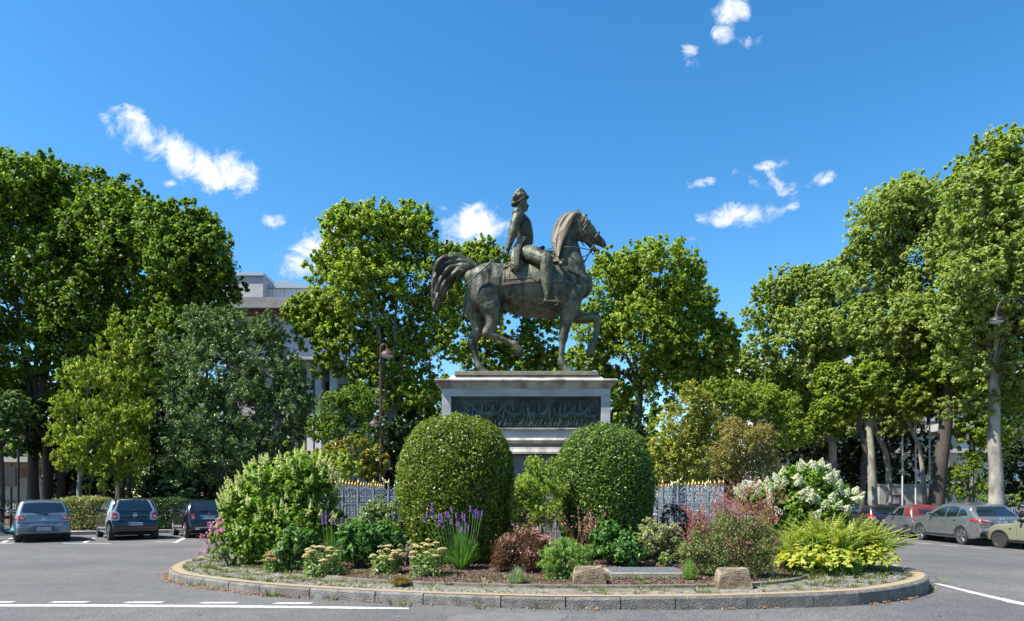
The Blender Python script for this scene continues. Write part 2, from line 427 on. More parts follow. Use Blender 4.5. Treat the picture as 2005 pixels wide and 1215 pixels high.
# outer pavement: everything beyond an outer kerb line around the plaza
OUT = [(-60, 24.0), (-30, 25.4), (-20.4, 27.4), (-14.9, 29.6), (-8, 31.6), (0, 33.5), (8, 36), (14, 44), (15.2, 60), (15.4, 95)]
OUTR = [(19.75, 95), (19.75, 45), (19.75, 31), (19.9, 25), (20.4, 18), (24, 8), (34, 0)]
def strip_poly(line, side, wdt):
    r = []
    for i, p in enumerate(line):
        a = Vector(line[max(i - 1, 0)]); b = Vector(line[min(i + 1, len(line) - 1)]); t = (b - a).normalized()
        n = Vector((-t.y, t.x)) * side; r.append((p[0] + n.x * wdt, p[1] + n.y * wdt))
    return r
def resample(line, step=1.0, closed=False):
    P = [Vector(p) for p in line]; n = len(P); out = []
    for i in range(n if closed else n - 1):
        p0 = P[(i - 1) % n] if closed or i > 0 else P[0]; p1 = P[i]; p2 = P[(i + 1) % n]; p3 = P[(i + 2) % n] if closed or i + 2 < n else P[-1]
        k = max(1, int((p2 - p1).length / step))
        for q in range(k):
            t = q / k
            out.append(0.5 * ((2 * p1) + (p2 - p0) * t + (2 * p0 - 5 * p1 + 4 * p2 - p3) * t * t + (3 * p1 - p0 - 3 * p2 + p3) * t ** 3))
    if not closed: out.append(P[-1])
    return [(p.x, p.y) for p in out]
def kerbline(name, line, side, h=0.14, w=0.16):
    l = resample(line, 1.0); o = strip_poly(l, side, w); mb = MB()
    for i in range(len(l) - 1):
        a, b, c, d = l[i], l[i + 1], o[i + 1], o[i]
        g = 0.008; t = (Vector(b) - Vector(a)).normalized() * g
        q = [(a[0] + t.x, a[1] + t.y), (b[0] - t.x, b[1] - t.y), (c[0] - t.x, c[1] - t.y), (d[0] + t.x, d[1] + t.y)]
        if side < 0: q = q[::-1]
        mb.add([(x, y, gz(x) - .05) for x, y in q] + [(x, y, gz(x) + h) for x, y in q], [(0, 1, 5, 4), (1, 2, 6, 5), (2, 3, 7, 6), (3, 0, 4, 7), (4, 5, 6, 7)])
    return tag(mb.build(name, STONE), kind='structure')
def pavefan(name, line, side, w, h, m):
    l = resample(line, 1.0); a = strip_poly(l, side, 0.15); rows = [a]
    for k in (0.03, .1, .25, .5, 1): rows.append(strip_poly(l, side, 0.15 + w * k))
    V = []; Fc = []; n = len(l)
    for r in rows: V += [(x, y, gz(x) + h) for x, y in r]
    for k in range(len(rows) - 1):
        for i in range(n - 1):
            f = (k * n + i, k * n + i + 1, (k + 1) * n + i + 1, (k + 1) * n + i); Fc.append(f if side > 0 else f[::-1])
    mb = MB(); mb.add(V, Fc); return tag(mb.build(name, m), kind='structure')
kerbline('kerb_outer', OUT, 1); kerbline('kerb_outer', OUTR, 1)
pavefan('pavement', OUT, 1, 3.2, .125, PAVE); pavefan('pavement', OUTR, 1, 3.0, .125, PAVE)
pavefan('garden_ground', strip_poly(OUT, 1, 3.1), 1, 30, .135, EARTH); pavefan('garden_ground', strip_poly(OUTR, 1, 2.9), 1, 30, .135, EARTH)

# painted road markings, laid 4 mm over the asphalt
WHITE = mat('road_paint', (.60, .60, .58), .6, col2=(.22, .22, .22), scale=11, lo=.50, hi=.72, detail=9)
YEL = mat('kerb_paint', (.38, .26, .11), .8, col2=(.30, .27, .22), scale=7, lo=.40, hi=.62, bump=.3, bscale=60)
def paint(mb, poly):
    mb.add([(x, y, gz(x) + .004) for x, y in poly], [tuple(range(len(poly)))])
def gpt(px, py):                    # photo pixel on the ground
    d = 12.0
    for _ in range(12): d = F * (CH - gz((px - CX) / F * d)) / (py - HY)
    return ((px - CX) / F * d, d)
mk = MB()
pts = [(-600, 1183, 1187), (-200, 1183, 1187.5), (0, 1183, 1187.5), (200, 1183.3, 1187.8), (400, 1184.5, 1189), (600, 1186.5, 1190.8), (700, 1188, 1192), (800, 1190, 1192.5)]
for a, b in zip(pts, pts[1:]): paint(mk, [gpt(a[0], a[2]), gpt(b[0], b[2]), gpt(b[0], b[1]), gpt(a[0], a[1])])
for k in range(-5, 5):
    x0 = 100 + 146 * k; yb = 1179.6 + max(0, (x0 - 150) * .006)
    if k == 4: continue
    paint(mk, [gpt(x0 - 6, yb + .5), gpt(x0 + 66, yb + .5), gpt(x0 + 78, yb - 2.4), gpt(x0 + 6, yb - 2.4)])
pr = [(1829, 1140, 1142.5), (1880, 1152, 1155.5), (1940, 1166, 1170.5), (2005, 1180, 1185.5), (2150, 1215, 1222), (2300, 1255, 1264)]
for a, b in zip(pr, pr[1:]): paint(mk, [gpt(a[0], a[2]), gpt(b[0], b[2]), gpt(b[0], b[1]), gpt(a[0], a[1])])
for (a, b, y0, y1) in ((1884, 1926, 1157, 1165.5), (1962, 1996, 1176.5, 1183), (2060, 2110, 1202, 1212)): paint(mk, [gpt(a, y0), gpt(a + 12, y0 + 3.5), gpt(b + 12, y1 + 1.5), gpt(b - 3, y1)])
tag(mk.build('road_marking', WHITE), kind='structure')
pk = MB()
for px in (8, 168, 345):
    for (a, b) in (((px - 8, 1062.5), (px + 12, 1053)),):
        x0, y0 = gpt(*a); x1, y1 = gpt(*b); paint(pk, [(x0, y0), (x0 + .16, y0), (x1 + .16, y1), (x1, y1)])
for (x0, x1, y) in ((-60, 22, 1064), (120, 215, 1064), (300, 345, 1061)):
    a = gpt(x0, y); b = gpt(x1, y); paint(pk, [a, b, (b[0], b[1] + .15), (a[0], a[1] + .15)])
a = gpt(1790, 1062); b = gpt(1960, 1077)
for k in range(3):
    t0, t1 = k / 3, k / 3 + .2
    p = [a[0] + (b[0] - a[0]) * t0, a[1] + (b[1] - a[1]) * t0, a[0] + (b[0] - a[0]) * t1, a[1] + (b[1] - a[1]) * t1]
    paint(pk, [(p[2], p[3]), (p[2] + .14, p[3]), (p[0] + .14, p[1]), (p[0], p[1])])
tag(pk.build('road_marking_bays', WHITE), kind='structure')
rp_ = MB(); paint(rp_, [gpt(1090, 1199), gpt(1112, 1206), gpt(1075, 1230), gpt(860, 1230), gpt(880, 1206), gpt(930, 1200)]); tag(rp_.build('road_patch', mat('patch_concrete', (.155, .152, .146), .9, col2=(.12, .118, .113), scale=5, bump=.3, bscale=50)), kind='structure')

# ------------------------------------------------------------------ the island: kerb, painted line, setts, edging, mulch mound
ISL = [(-7.5, 17.5), (-7.5, 15.7), (-7.12, 14.2), (-6.55, 13.15), (-5.8, 12.4), (-4.13, 11.3), (-2, 10.45), (.1, 9.97), (1.6, 9.9), (3.1, 10.0), (4.9, 10.38), (6.0, 10.9), (7.1, 11.8), (7.75, 12.7), (8.15, 13.8), (8.3, 15.5),
       (8.2, 17.5), (7.2, 21.3), (4.6, 24.2), (.4, 25.4), (-4.0, 24.2), (-6.6, 21.0)]
def dense(line, step):
    l = resample(line, step * .25, True); P = [Vector(p) for p in l]; P.append(P[0])
    cum = [0]
    for a, b in zip(P, P[1:]): cum.append(cum[-1] + (b - a).length)
    n = int(cum[-1] / step); out = []; j = 0
    for i in range(n):
        s = cum[-1] * i / n
        while cum[j + 1] < s: j += 1
        out.append(P[j].lerp(P[j + 1], (s - cum[j]) / max(cum[j + 1] - cum[j], 1e-9)))
    return out
IB = dense(ISL, .05)
def inset(w, base=IB):
    n = len(base); out = []
    for i in range(n):
        t = (base[(i + 3) % n] - base[i - 3]).normalized(); nn = Vector((-t.y, t.x))
        out.append(base[i] + nn * w)
    return out
KT = 0.165
def ringw(p):                            # the cobbled ring is narrow in front and wide at both ends
    t = min(1, max(0, (abs(p.x - .6) - 3.0) / 3.2)); t = t * t * (3 - 2 * t)
    if p.y > 17.5: t = 1
    return .80 + .70 * t
def vinset(dw=0.0, base=IB):
    n = len(base); out = []
    for i in range(n):
        t = (base[(i + 3) % n] - base[i - 3]).normalized(); out.append(base[i] + Vector((-t.y, t.x)) * (ringw(base[i]) + dw))
    return out
rings_z = [(0, None), (0, KT - .02), (.015, KT - .003), (.03, KT), (.075, KT)]
kb = MB(); n = len(IB); cut = []; i = 0
while i < n - 10:
    cut.append(i); i += random.choice([16, 19, 21, 22, 24, 17])
cut.append(n)
I0, I1, I2 = inset(0), inset(.025), inset(.32)
for a, b in zip(cut, cut[1:]):
    idx = [k % n for k in range(a, b + 1)]
    jz = random.uniform(-.004, .004); jo = random.uniform(-.004, .006)
    ra, rb_ = [], []
    rings = []
    for q, k in enumerate(idx):
        o = inset_dir = (I2[k] - I0[k]).normalized(); p = I0[k] - o * jo
        if q == 0 or q == len(idx) - 1:
            t = (I0[idx[1]] - I0[idx[0]]).normalized() if q == 0 else (I0[idx[-2]] - I0[idx[-1]]).normalized(); p = p + t * .009
        g = gz(p.x) - .04
        p1 = p + o * .008; p2 = p + o * .03; p3 = I2[k]
        zz = KT + jz
        rings.append([(p.x, p.y, g), (p1.x, p1.y, zz - .03), (p2.x, p2.y, zz), (p3.x, p3.y, zz + .004), (p3.x, p3.y, g)])
    kb.rings(rings)
KERB = mat('kerb_granite', (.25, .24, .22), .85, col2=(.13, .122, .11), scale=6, bump=.9, bscale=45, col3=(.16, .145, .12), scale3=1.4)
tag(kb.build('kerb', KERB), kind='structure')
yl = MB(); A_, B_ = inset(.07), inset(.26)
yl.rings([[(a.x, a.y, KT + .0085), (b.x, b.y, KT + .0085)] for a, b in zip(A_, B_)] + [[(A_[0].x, A_[0].y, KT + .0085), (B_[0].x, B_[0].y, KT + .0085)]], False, False, False)
tag(yl.build('kerb_yellow_marking', YEL), kind='structure')
# bedding under the setts, then the setts themselves
bd = MB(); A_, B_ = inset(.315), vinset(.05)
bd.rings([[(a.x, a.y, KT - .012), (b.x, b.y, KT + .03)] for a, b in zip(A_, B_)] + [[(A_[0].x, A_[0].y, KT - .012), (B_[0].x, B_[0].y, KT + .03)]], False, False, False)
tag(bd.build('paving_bed', mat('bedding', (.20, .18, .145), .95, col2=(.12, .13, .06), scale=6, bump=.5, bscale=40)), kind='structure')
st = MB(); rows = 11; rw = .105
for r in range(rows):
    w0 = .33 + r * rw; base = inset(w0 + rw / 2); k = random.randint(0, 3)
    while k < n - 2:
        p = base[k]; q = base[(k + 2) % n]; c = (p + q) / 2
        if c.y < 19.5 and w0 + rw < ringw(c):
            t = (q - p).normalized(); nn = Vector((-t.y, t.x)); hw = min((q - p).length, .12) * random.uniform(.42, .48) ; hd = rw * random.uniform(.41, .47)
            z = KT + .003 + (w0 - .33) * .03 + random.uniform(-.004, .008); rz = random.uniform(-.08, .08)
            t2 = t * math.cos(rz) + nn * math.sin(rz); n2 = nn * math.cos(rz) - t2 * 0
            tp = [c + t2 * hw * .88 * sx + n2 * hd * .85 * sy for sx, sy in ((-1, -1), (1, -1), (1, 1), (-1, 1))]
            bt = [c + t2 * hw * sx + n2 * hd * sy for sx, sy in ((-1, -1), (1, -1), (1, 1), (-1, 1))]
            st.add([(v.x, v.y, z - .03) for v in bt] + [(v.x, v.y, z + random.uniform(-.003, .003)) for v in tp], [(0, 1, 5, 4), (1, 2, 6, 5), (2, 3, 7, 6), (3, 0, 4, 7), (4, 5, 6, 7)])
        k += 2
SETT = leafmat('sett_stone', [(.23, .215, .19), (.29, .27, .24), (.15, .135, .115), (.34, .31, .27), (.19, .165, .14)], trans=0.0, rough=.8, spec=.2)
tag(st.build('paving_setts', SETT), kind='structure')
eg = MB(); A_, B_ = vinset(0), vinset(.10)
eg.rings([[(a.x, a.y, KT), (a.x, a.y, KT + .07), (b.x, b.y, KT + .07), (b.x, b.y, KT)] for a, b in zip(A_, B_)] + [[(A_[0].x, A_[0].y, KT), (A_[0].x, A_[0].y, KT + .07), (B_[0].x, B_[0].y, KT + .07), (B_[0].x, B_[0].y, KT)]], False, False, False)
tag(eg.build('kerb_inner_edging', mat('edging', (.26, .22, .18), .85, col2=(.16, .14, .11), scale=6, bump=.4)), kind='structure')
ICX, ICY = .4, 17.6
MUL = vinset(.08)
def mound(x, y):                         # height of the planted bed
    # distance measure from the centre
    ang = math.atan2(y - ICY, x - ICX); k = mound.tab[int((ang + PI) / (2 * PI) * 720) % 720]
    q = min(1.0, math.hypot(x - ICX, y - ICY) / k)
    return KT + .045 + .20 * (1 - q ** 2.2)
mound.tab = [0] * 720
for a in range(720):
    d = Vector((math.cos(a / 720 * 2 * PI - PI), math.sin(a / 720 * 2 * PI - PI)))
    best = max(MUL, key=lambda p: ((p - Vector((ICX, ICY))).normalized()).dot(d)); mound.tab[a] = (best - Vector((ICX, ICY))).length
mb = MB(); rr = []
for q in (0.002, .15, .3, .45, .6, .72, .82, .9, .96, 1.0):
    ring = []
    for a in range(180):
        ang = a / 180 * 2 * PI; k = mound.tab[int(((ang + PI) % (2 * PI)) / (2 * PI) * 720) % 720] * q
        x, y = ICX + math.cos(ang) * k, ICY + math.sin(ang) * k
        ring.append((x, y, mound(x, y) + random.uniform(-.008, .008)))
    rr.append(ring)
mb.rings(rr, False, False)
MULCH = mat('mulch', (.075, .042, .03), .95, col2=(.15, .095, .07), scale=22, bump=1.0, bscale=40)
tag(mb.build('mulch_ground', MULCH), kind='structure')
# bark chips, ground weeds, dry leaves: nobody could count them
lf = LF(); P = []
while len(P) < 13000:
    x = random.uniform(-6.5, 7.5); y = random.uniform(10.5, 14.4)
    ang = math.atan2(y - ICY, x - ICX); k = mound.tab[int((ang + PI) / (2 * PI) * 720) % 720]
    if math.hypot(x - ICX, y - ICY) < k * .995: P.append((x, y, mound(x, y) + .012))
P = np.array(P); lf.leaves(P, np.tile([0, 0, 1.0], (len(P), 1)), .055, .5, up=.8, rnd=.7, fold=.1)
tag(lf.build('bark_chip_litter', leafmat('bark_chip', [(.05, .028, .02), (.13, .075, .05), (.24, .16, .12), (.08, .05, .04), (.34, .27, .21)], 0, .9, .1)), 'loose brown bark chips covering the planted bed', 'bark chips', kind='stuff')
def ringpt(w, tmin=0, tmax=1):
    k = random.randrange(n); return inset_cache(w)[k], k
_ic = {}
def inset_cache(w):
    w = round(w, 2)
    if w not in _ic: _ic[w] = inset(w)
    return _ic[w]
gl = LF(); B0 = []; T0 = []
for c in range(1700):
    w = random.choice([.31, .33, .45, .6, .7, .76, .8, .82, .95, 1.1, 1.3, 1.42, 1.48, 1.5, 1.6]); k = random.randrange(n); p = inset_cache(w)[k]
    if p.y > 19: continue
    left = p.x < -2.5; right = p.x > 4.5
    if not (left or right) and random.random() < .55: continue
    if w < .4 and p.x > -2 and random.random() < .5: continue
    zz = (KT + .01) if w < ringw(p) else mound(p.x, p.y)
    sz = random.uniform(.03, .08)
    for b in range(random.randint(10, 26)):
        a = random.uniform(0, 2 * PI); r = random.uniform(0, .09)
        b0 = (p.x + math.cos(a) * r, p.y + math.sin(a) * r, zz); B0.append(b0)
        T0.append((b0[0] + math.cos(a) * sz * .8, b0[1] + math.sin(a) * sz * .8, zz + sz * random.uniform(.5, 1.1)))
for c in range(2600):                      # the mossy turf between setts and bed at both ends
    p = inset_cache(random.choice([1.2, 1.3, 1.4, 1.5, 1.6, 1.7, 1.8, 2.0, 2.2, 2.4]))[random.randrange(n)]
    if p.y > 17 or (-3.8 < p.x < 4.6): continue
    for b in range(8):
        a = random.uniform(0, 2 * PI); r = random.uniform(0, .12); zz = mound(p.x, p.y) if True else 0
        b0 = (p.x + math.cos(a) * r, p.y + math.sin(a) * r, zz - .01); B0.append(b0); s_ = random.uniform(.02, .06)
        T0.append((b0[0] + math.cos(a) * s_, b0[1] + math.sin(a) * s_, zz + s_))
gl.blades(np.array(B0), np.array(T0), .012, .2, 2)
tag(gl.build('grass_weeds', leafmat('weed_green', [(.07, .11, .025), (.12, .165, .04), (.16, .17, .06), (.20, .19, .09)], .3)), 'low grass and weeds sprouting between the setts of the island', 'grass', kind='stuff')
B0 = []; T0 = []
kpts = [(365, 1136), (385, 1146), (400, 1149), (440, 1153), (532, 1166), (535, 1167), (770, 1184), (790, 1186), (940, 1191), (648, 1174), (1050, 1192), (1320, 1191), (1755, 1173), (1770, 1171), (1812, 1150), (1815, 1158), (1845, 1140), (1605, 1186)]
for (px, py) in kpts:
    x, y = gpt(px, py + 1)
    for b in range(40 if px < 560 else 20):
        a = random.uniform(0, 2 * PI); r = random.uniform(0, .12); s_ = random.uniform(.04, .15)
        b0 = (x + math.cos(a) * r * 1.6, y + math.sin(a) * r * .5, gz(x)); B0.append(b0); T0.append((b0[0] + math.cos(a) * s_ * .6, b0[1] + math.sin(a) * s_ * .6, gz(x) + s_))
g2 = LF(); g2.blades(np.array(B0), np.array(T0), .012, .2, 2)
tag(g2.build('grass_kerbside', bpy.data.materials['weed_green']), 'green weeds growing out of the gutter at the foot of the kerb', 'weeds', kind='stuff')
P = []
OL = inset(-.06)
for c in range(2600):
    k = random.randrange(n); p = OL[k]
    if p.y > 17: continue
    dens = 1.0 if p.x < -3.3 else (.35 if math.sin(p.x * 2.3) > .2 else .12)
    if random.random() > dens: continue
    w = abs(random.gauss(0, .07)) + .01
    o = (IB[k] - p).normalized() * -1
    P.append((IB[k].x + o.x * w, IB[k].y + o.y * w, gz(p.x) + .01 + random.uniform(0, .02)))
for c in range(70):
    x = random.uniform(-9, 9); y = random.uniform(8.7, 20)
    P.append((x, y, gz(x) + .008)) if not (abs(x - .4) < 7.6 and y > 10) else None
P = np.array(P); l3 = LF(); l3.leaves(P, np.tile([0, 0, 1.0], (len(P), 1)), .06, .55, up=1.0, rnd=.5, fold=.12)
tag(l3.build('fallen_leaves', leafmat('dry_leaf', [(.30, .13, .05), (.42, .22, .09), (.20, .09, .04), (.50, .34, .18)], .15, .8, .1)), 'dry orange leaves blown against the foot of the kerb', 'dead leaves', kind='stuff')

# rough stone blocks, drain cover
STB = mat('rough_stone', (.24, .18, .115), .9, col2=(.12, .085, .05), scale=8, bump=1.0, bscale=25, col3=(.40, .33, .23), scale3=3, stretch=(1, 1, 2.4))
def stone(px, py, wpx, hpx, label, tilt):
    x, y = gpt(px, py); d = F * (CH - KT) / (py - HY); x = (px - CX) / F * d; k = F / d; w = wpx / k; h = hpx / k
    mb = MB(); rings = []
    for (t, s_) in ((0, 1.0), (.3, .94), (.7, .83), (.93, .76), (1, .71)):
        rings.append([((sx * w / 2 * s_ + math.sin(7 * t + sx) * .006 + tilt * t), sy * .17 * s_ + math.cos(5 * t + sx) * .006, h * t) for sx, sy in ((-1, -1), (-.5, -1.06), (0, -1.07), (.5, -1.05), (1, -1), (1.03, 0), (1, 1), (0, 1.06), (-1, 1), (-1.02, 0))])
    mb.rings(rings); me = mb.mesh('stone_block')
    def f(o):
        s = o.modifiers.new('s', 'SUBSURF'); s.subdivision_type = 'SIMPLE'; s.levels = 3
        tx = bpy.data.textures.new('c', 'CLOUDS'); tx.noise_scale = .12
        dm = o.modifiers.new('d', 'DISPLACE'); dm.texture = tx; dm.strength = .018; dm.mid_level = .5
    me = evalmesh(me, f); o = link('stone_block', me, STB); o.location = (x, d + .17, KT - .015); tag(o, label, 'stone block', 'rough stone blocks on the island edge'); return o
stone(1155, 1152, 68, 43, 'rough brown trapezoid stone block beside the metal drain cover', -.01)
stone(1440, 1155, 70, 43, 'rough brown stone block in front of the large pink flowered gaura bush', .01)
dc = thing('drain_cover', 'flat grey ribbed metal cover set in a pale concrete frame between the two stone blocks', 'drain cover', (wx(1262, 11.9), 11.95, mound(wx(1262, 11.9), 11.7) - .01))
mb = MB(); mb.box(-.66, .66, -.44, .44, -.02, .085); mb.build('concrete_frame', mat('concrete_frame', (.34, .30, .25), .9, col2=(.24, .21, .17), scale=7, bump=.3), dc, bevel=.012)
mb = MB()
for s in (-1, 1):
    for k in range(11): mb.box(-.60 if s < 0 else .02, -.01 if s < 0 else .60, -.33 + k * .065, -.33 + k * .065 + .045, .086, .102)
mb.box(-.61, .61, -.34, .38, .0855, .090); mb.build('grate', mat('galvanised', (.34, .36, .38), .45, .5, col2=(.24, .25, .27), scale=12), dc)
# ------------------------------------------------------------------ pedestal
PX = wx(1030, 17.35); PY = 18.05
MARB = mat('marble', (.52, .48, .42), .65, col2=(.34, .31, .28), scale=2.2, bump=.25, bscale=40, col3=(.19, .15, .12), scale3=2.0, stretch=(1.2, 1.2, .5))
MARB2 = mat('grey_marble', (.47, .475, .48), .6, col2=(.33, .335, .34), scale=2.6, bump=.2, bscale=40, stretch=(.5, .5, 1.5))
MARB3 = mat('plinth_stone', (.28, .255, .25), .75, col2=(.19, .175, .175), scale=2, bump=.3, bscale=40)
GREENB = mat('relief_bronze', (.014, .024, .02), .6, .2, col2=(.06, .09, .07), scale=3.5, bump=.5, bscale=18, col3=(.02, .03, .03), scale3=2.2, stretch=(1, 1, .35))
FD = 17.28; s_ = F / FD
def pz(py): return CH + (HY - py) / s_
ped = thing('pedestal', 'tall grey and cream marble pedestal with a bronze battle relief under the horse statue', 'pedestal', (PX, PY, 0))
def hw(px): return px / s_
HB = hw(165); DB = .78                      # body half width / half depth
def prof(name, pts, m, bev=0):
    mb = MB(); rings = []
    for (w, py) in pts:
        a = hw(w); b = DB + (a - HB); z = pz(py) - 0; rings.append([(-a, -b, z), (a, -b, z), (a, b, z), (-a, b, z)])
    if rings[0][0][2] > rings[-1][0][2]: rings = rings[::-1]
    mb.rings(rings); return mb.build(name, m, ped, bevel=bev)
prof('cornice', [(146, 731.5), (148, 733), (152, 737.5), (160, 741), (171, 742.5), (176.5, 743), (178.5, 745.5), (178, 748), (174.5, 749.5), (172.5, 750.5), (171.5, 753), (169, 756), (166.8, 758.5), (166.8, 760.5)], MARB)
prof('frieze', [(165, 760.5), (165, 775.5)], MARB2, .006)
prof('core', [(152, 775.5), (152, 838)], MARB2)
z0, z1 = pz(838), pz(775.5); jw = hw(165 - 147)
for s in (-1, 1):
    xa, xb = sorted((s * (HB - .002), s * (HB - jw)))
    for ya in (-DB, DB - .25): mb = MB(); mb.box(xa, xb, ya, ya + .25, z0, z1 - .003); mb.build('jamb', MARB2, ped, bevel=.006)
prof('sill', [(166, 842), (167.5, 840), (167.5, 838)], MARB, .004)
prof('plinth_course', [(163, 856), (163, 842)], MARB2, .004)
prof('lower_moulding', [(168, 868), (170, 866), (172, 862), (170, 858.5), (166, 857)], MARB)
prof('recess_course', [(160, 876), (160, 868)], MARB3)
prof('step', [(180, 889), (180, 885), (177, 880), (176, 876)], MARB, .005)
mb = MB(); a = hw(166); mb.box(-a, a, -DB, DB, KT, pz(889) - .002); mb.build('base_block', MARB3, ped, bevel=.01)
mb = MB(); mb.box(-hw(190), hw(190), -DB - .3, DB + .3, KT, .75); mb.build('foot_step', MARB3, ped, bevel=.01)
# relief panel: a plate with low figures of horses and soldiers
rp = MB(); px0, px1 = -hw(147), hw(147); yb = -DB + .13
rp.box(px0, px1, yb, yb + .05, z0, z1)
for (xa, xb, za, zb) in ((px0, px1, z1 - .05, z1), (px0, px1, z0, z0 + .03), (px0, px0 + .035, z0, z1), (px1 - .035, px1, z0, z1)): rp.box(xa, xb, yb - .05, yb + .01, za, zb)
relief = rp.build('relief_panel', GREENB, ped)
fg = MB(); H_ = z1 - z0
def rhorse(x, z, s, dr):
    q = lambda a, b: (x + dr * a * s, yb - .012, z + b * s)
    k = random.uniform(-.05, .05)
    fg.tube([q(-.2, .30), q(-.05, .27), q(.15, .31)], [.085 * s, .08 * s, .085 * s], 8, smooth=2, rb=.05)
    fg.tube([q(.15, .34), q(.24, .45), q(.28, .52)], [.07 * s, .05 * s, .035 * s], 7, rb=.045)
    fg.tube([q(.28, .52), q(.40, .45)], [.035 * s, .02 * s], 6, rb=.03)
    for (a, b, c, d, e, f_) in ((.14, .27, .28, .2 + k, .24, .05), (.12, .25, .12, .12, .18, 0), (-.2, .25, -.24, .13, -.14, 0), (-.18, .25, -.1, .14, -.26 + k, .02)):
        fg.tube([q(a, b), q(c, d), q(e, f_)], [.035 * s, .022 * s, .014 * s], 5, rb=.02)
    fg.tube([q(-.26, .34), q(-.36, .3), q(-.38, .16)], [.02 * s, .03 * s, .01 * s], 5, rb=.02)
def rman(x, z, s, dr, ride=False):
    q = lambda a, b: (x + dr * a * s, yb - .02, z + b * s)
    fg.tube([q(0, .24), q(.01, .34), q(.02, .44)], [.04 * s, .05 * s, .045 * s], 7, rb=.04)
    fg.tube([q(.02, .50), q(.025, .545)], [.03 * s, .028 * s], 7, rb=.03)
    fg.tube([q(.02, .43), q(.12, .40), q(.2, .5)], [.02 * s, .018 * s, .012 * s], 5, rb=.015)
    if not ride:
        fg.tube([q(0, .25), q(.08, .12), q(.05, 0)], [.032 * s, .026 * s, .018 * s], 5, rb=.02)
        fg.tube([q(0, .25), q(-.08, .13), q(-.14, .01)], [.032 * s, .026 * s, .018 * s], 5, rb=.02)
    else: fg.tube([q(0, .25), q(.08, .16), q(.05, .06)], [.03 * s, .026 * s, .018 * s], 5, rb=.04)
x = px0 + .15
while x < px1 - .2:
    z = z0 + .05 + random.uniform(0, .06); s = random.uniform(.8, 1.02); dr = 1 if random.random() < .75 else -1
    if random.random() < .6: rhorse(x, z, s, dr); rman(x, z + .16 * s, s * .8, dr, True); x += .26
    else: rman(x, z, s * .95, dr); x += .13
for k in range(44):
    xx = random.uniform(px0 + .1, px1 - .1); rman(xx, z0 + random.choice([.02, .34]) + random.uniform(0, .14), random.uniform(.3, .5), random.choice([-1, 1]))
for k in range(10):
    xx = random.uniform(px0 + .2, px1 - .2); fg.tube([(xx, yb, z0 + .3), (xx + random.uniform(-.05, .05), yb, z0 + random.uniform(.55, .72))], [.008, .005], 5)
fg.build('relief_figures', mat('relief_patina', (.085, .12, .095), .5, .2, col2=(.03, .045, .038), scale=6, stretch=(1, 1, .4)), relief, smooth=True)

# ------------------------------------------------------------------ equestrian statue
BRZ = None
def bronze(name, dark=1.0, pat=1.0):
    m, nt, out = newmat(name); N, L = nt.nodes, nt.links
    b = N.new('ShaderNodeBsdfPrincipled'); b.inputs['Metallic'].default_value = .2; b.inputs['Roughness'].default_value = .56; L.new(b.outputs[0], out.inputs[0])
    tc = N.new('ShaderNodeTexCoord')
    def nz(sc, det, st=None, dist=0):
        n = N.new('ShaderNodeTexNoise'); n.inputs['Scale'].default_value = sc; n.inputs['Detail'].default_value = det; n.inputs['Distortion'].default_value = dist
        if st:
            mp = N.new('ShaderNodeMapping'); mp.inputs['Scale'].default_value = st; L.new(tc.outputs['Object'], mp.inputs[0]); L.new(mp.outputs[0], n.inputs[0])
        else: L.new(tc.outputs['Object'], n.inputs[0])
        return n
    def ramp(n, pts):
        r = N.new('ShaderNodeValToRGB')
        while len(r.color_ramp.elements) < len(pts): r.color_ramp.elements.new(.5)
        for i, (p, c) in enumerate(pts): r.color_ramp.elements[i].position = p; r.color_ramp.elements[i].color = c4([q * dark for q in c])
        L.new(n.outputs[0], r.inputs[0]); return r
    a = ramp(nz(2.2, 7, None, .6), [(.34, (.022, .028, .02)), (.45, (.10, .10, .055)), (.54, (.235, .27, .17)), (.66, (.16, .095, .06))])
    bb = ramp(nz(5, 6, (1.6, 1.6, .28)), [(.42, (.014, .02, .016)), (.58, (.20, .225, .14))])
    n2 = nz(1.1, 4); r2 = N.new('ShaderNodeValToRGB'); r2.color_ramp.elements[0].position = .44; r2.color_ramp.elements[1].position = .62; L.new(n2.outputs[0], r2.inputs[0])
    mx = N.new('ShaderNodeMix'); mx.data_type = 'RGBA'; L.new(r2.outputs[0], mx.inputs[0]); L.new(a.outputs[0], mx.inputs[6]); L.new(bb.outputs[0], mx.inputs[7])
    L.new(mx.outputs[2], b.inputs['Base Color'])
    bp = N.new('ShaderNodeBump'); bp.inputs['Strength'].default_value = .6; bp.inputs['Distance'].default_value = .04; L.new(nz(7, 6, None, .8).outputs[0], bp.inputs['Height']); L.new(bp.outputs[0], b.inputs['Normal'])
    return m
BRZ = bronze('bronze', .47); BRD = bronze('dark_bronze', .36)
K = 225.7
SX, SY = PX + .02, 18.05; SZ = pz(731.5) + .10
stat = thing('equestrian_statue', 'green brown bronze statue of a uniformed rider on a walking horse on the marble pedestal', 'statue', (SX, SY, SZ))
def h(cx, cy, y=0): return ((cx - 638) / K, y / K, (1168 - cy) / K)
def HT(mb, L_, n=14, smooth=4):
    mb.tube([h(a, b, c[1]) for (a, b, *c) in L_], [c[2 - 2] / K for (a, b, *c) in L_], n, rb=[c[2] / K for (a, b, *c) in L_], smooth=smooth)
hb = MB()
HT(hb, [(315, 590, 50, 0, 60), (345, 600, 92, 0, 98), (405, 612, 112, 0, 122), (480, 628, 120, 0, 128), (570, 650, 146, 0, 138), (660, 660, 164, 0, 146), (760, 656, 168, 0, 142), (850, 650, 162, 0, 128), (915, 640, 128, 0, 108), (955, 630, 85, 0, 80)], 20)
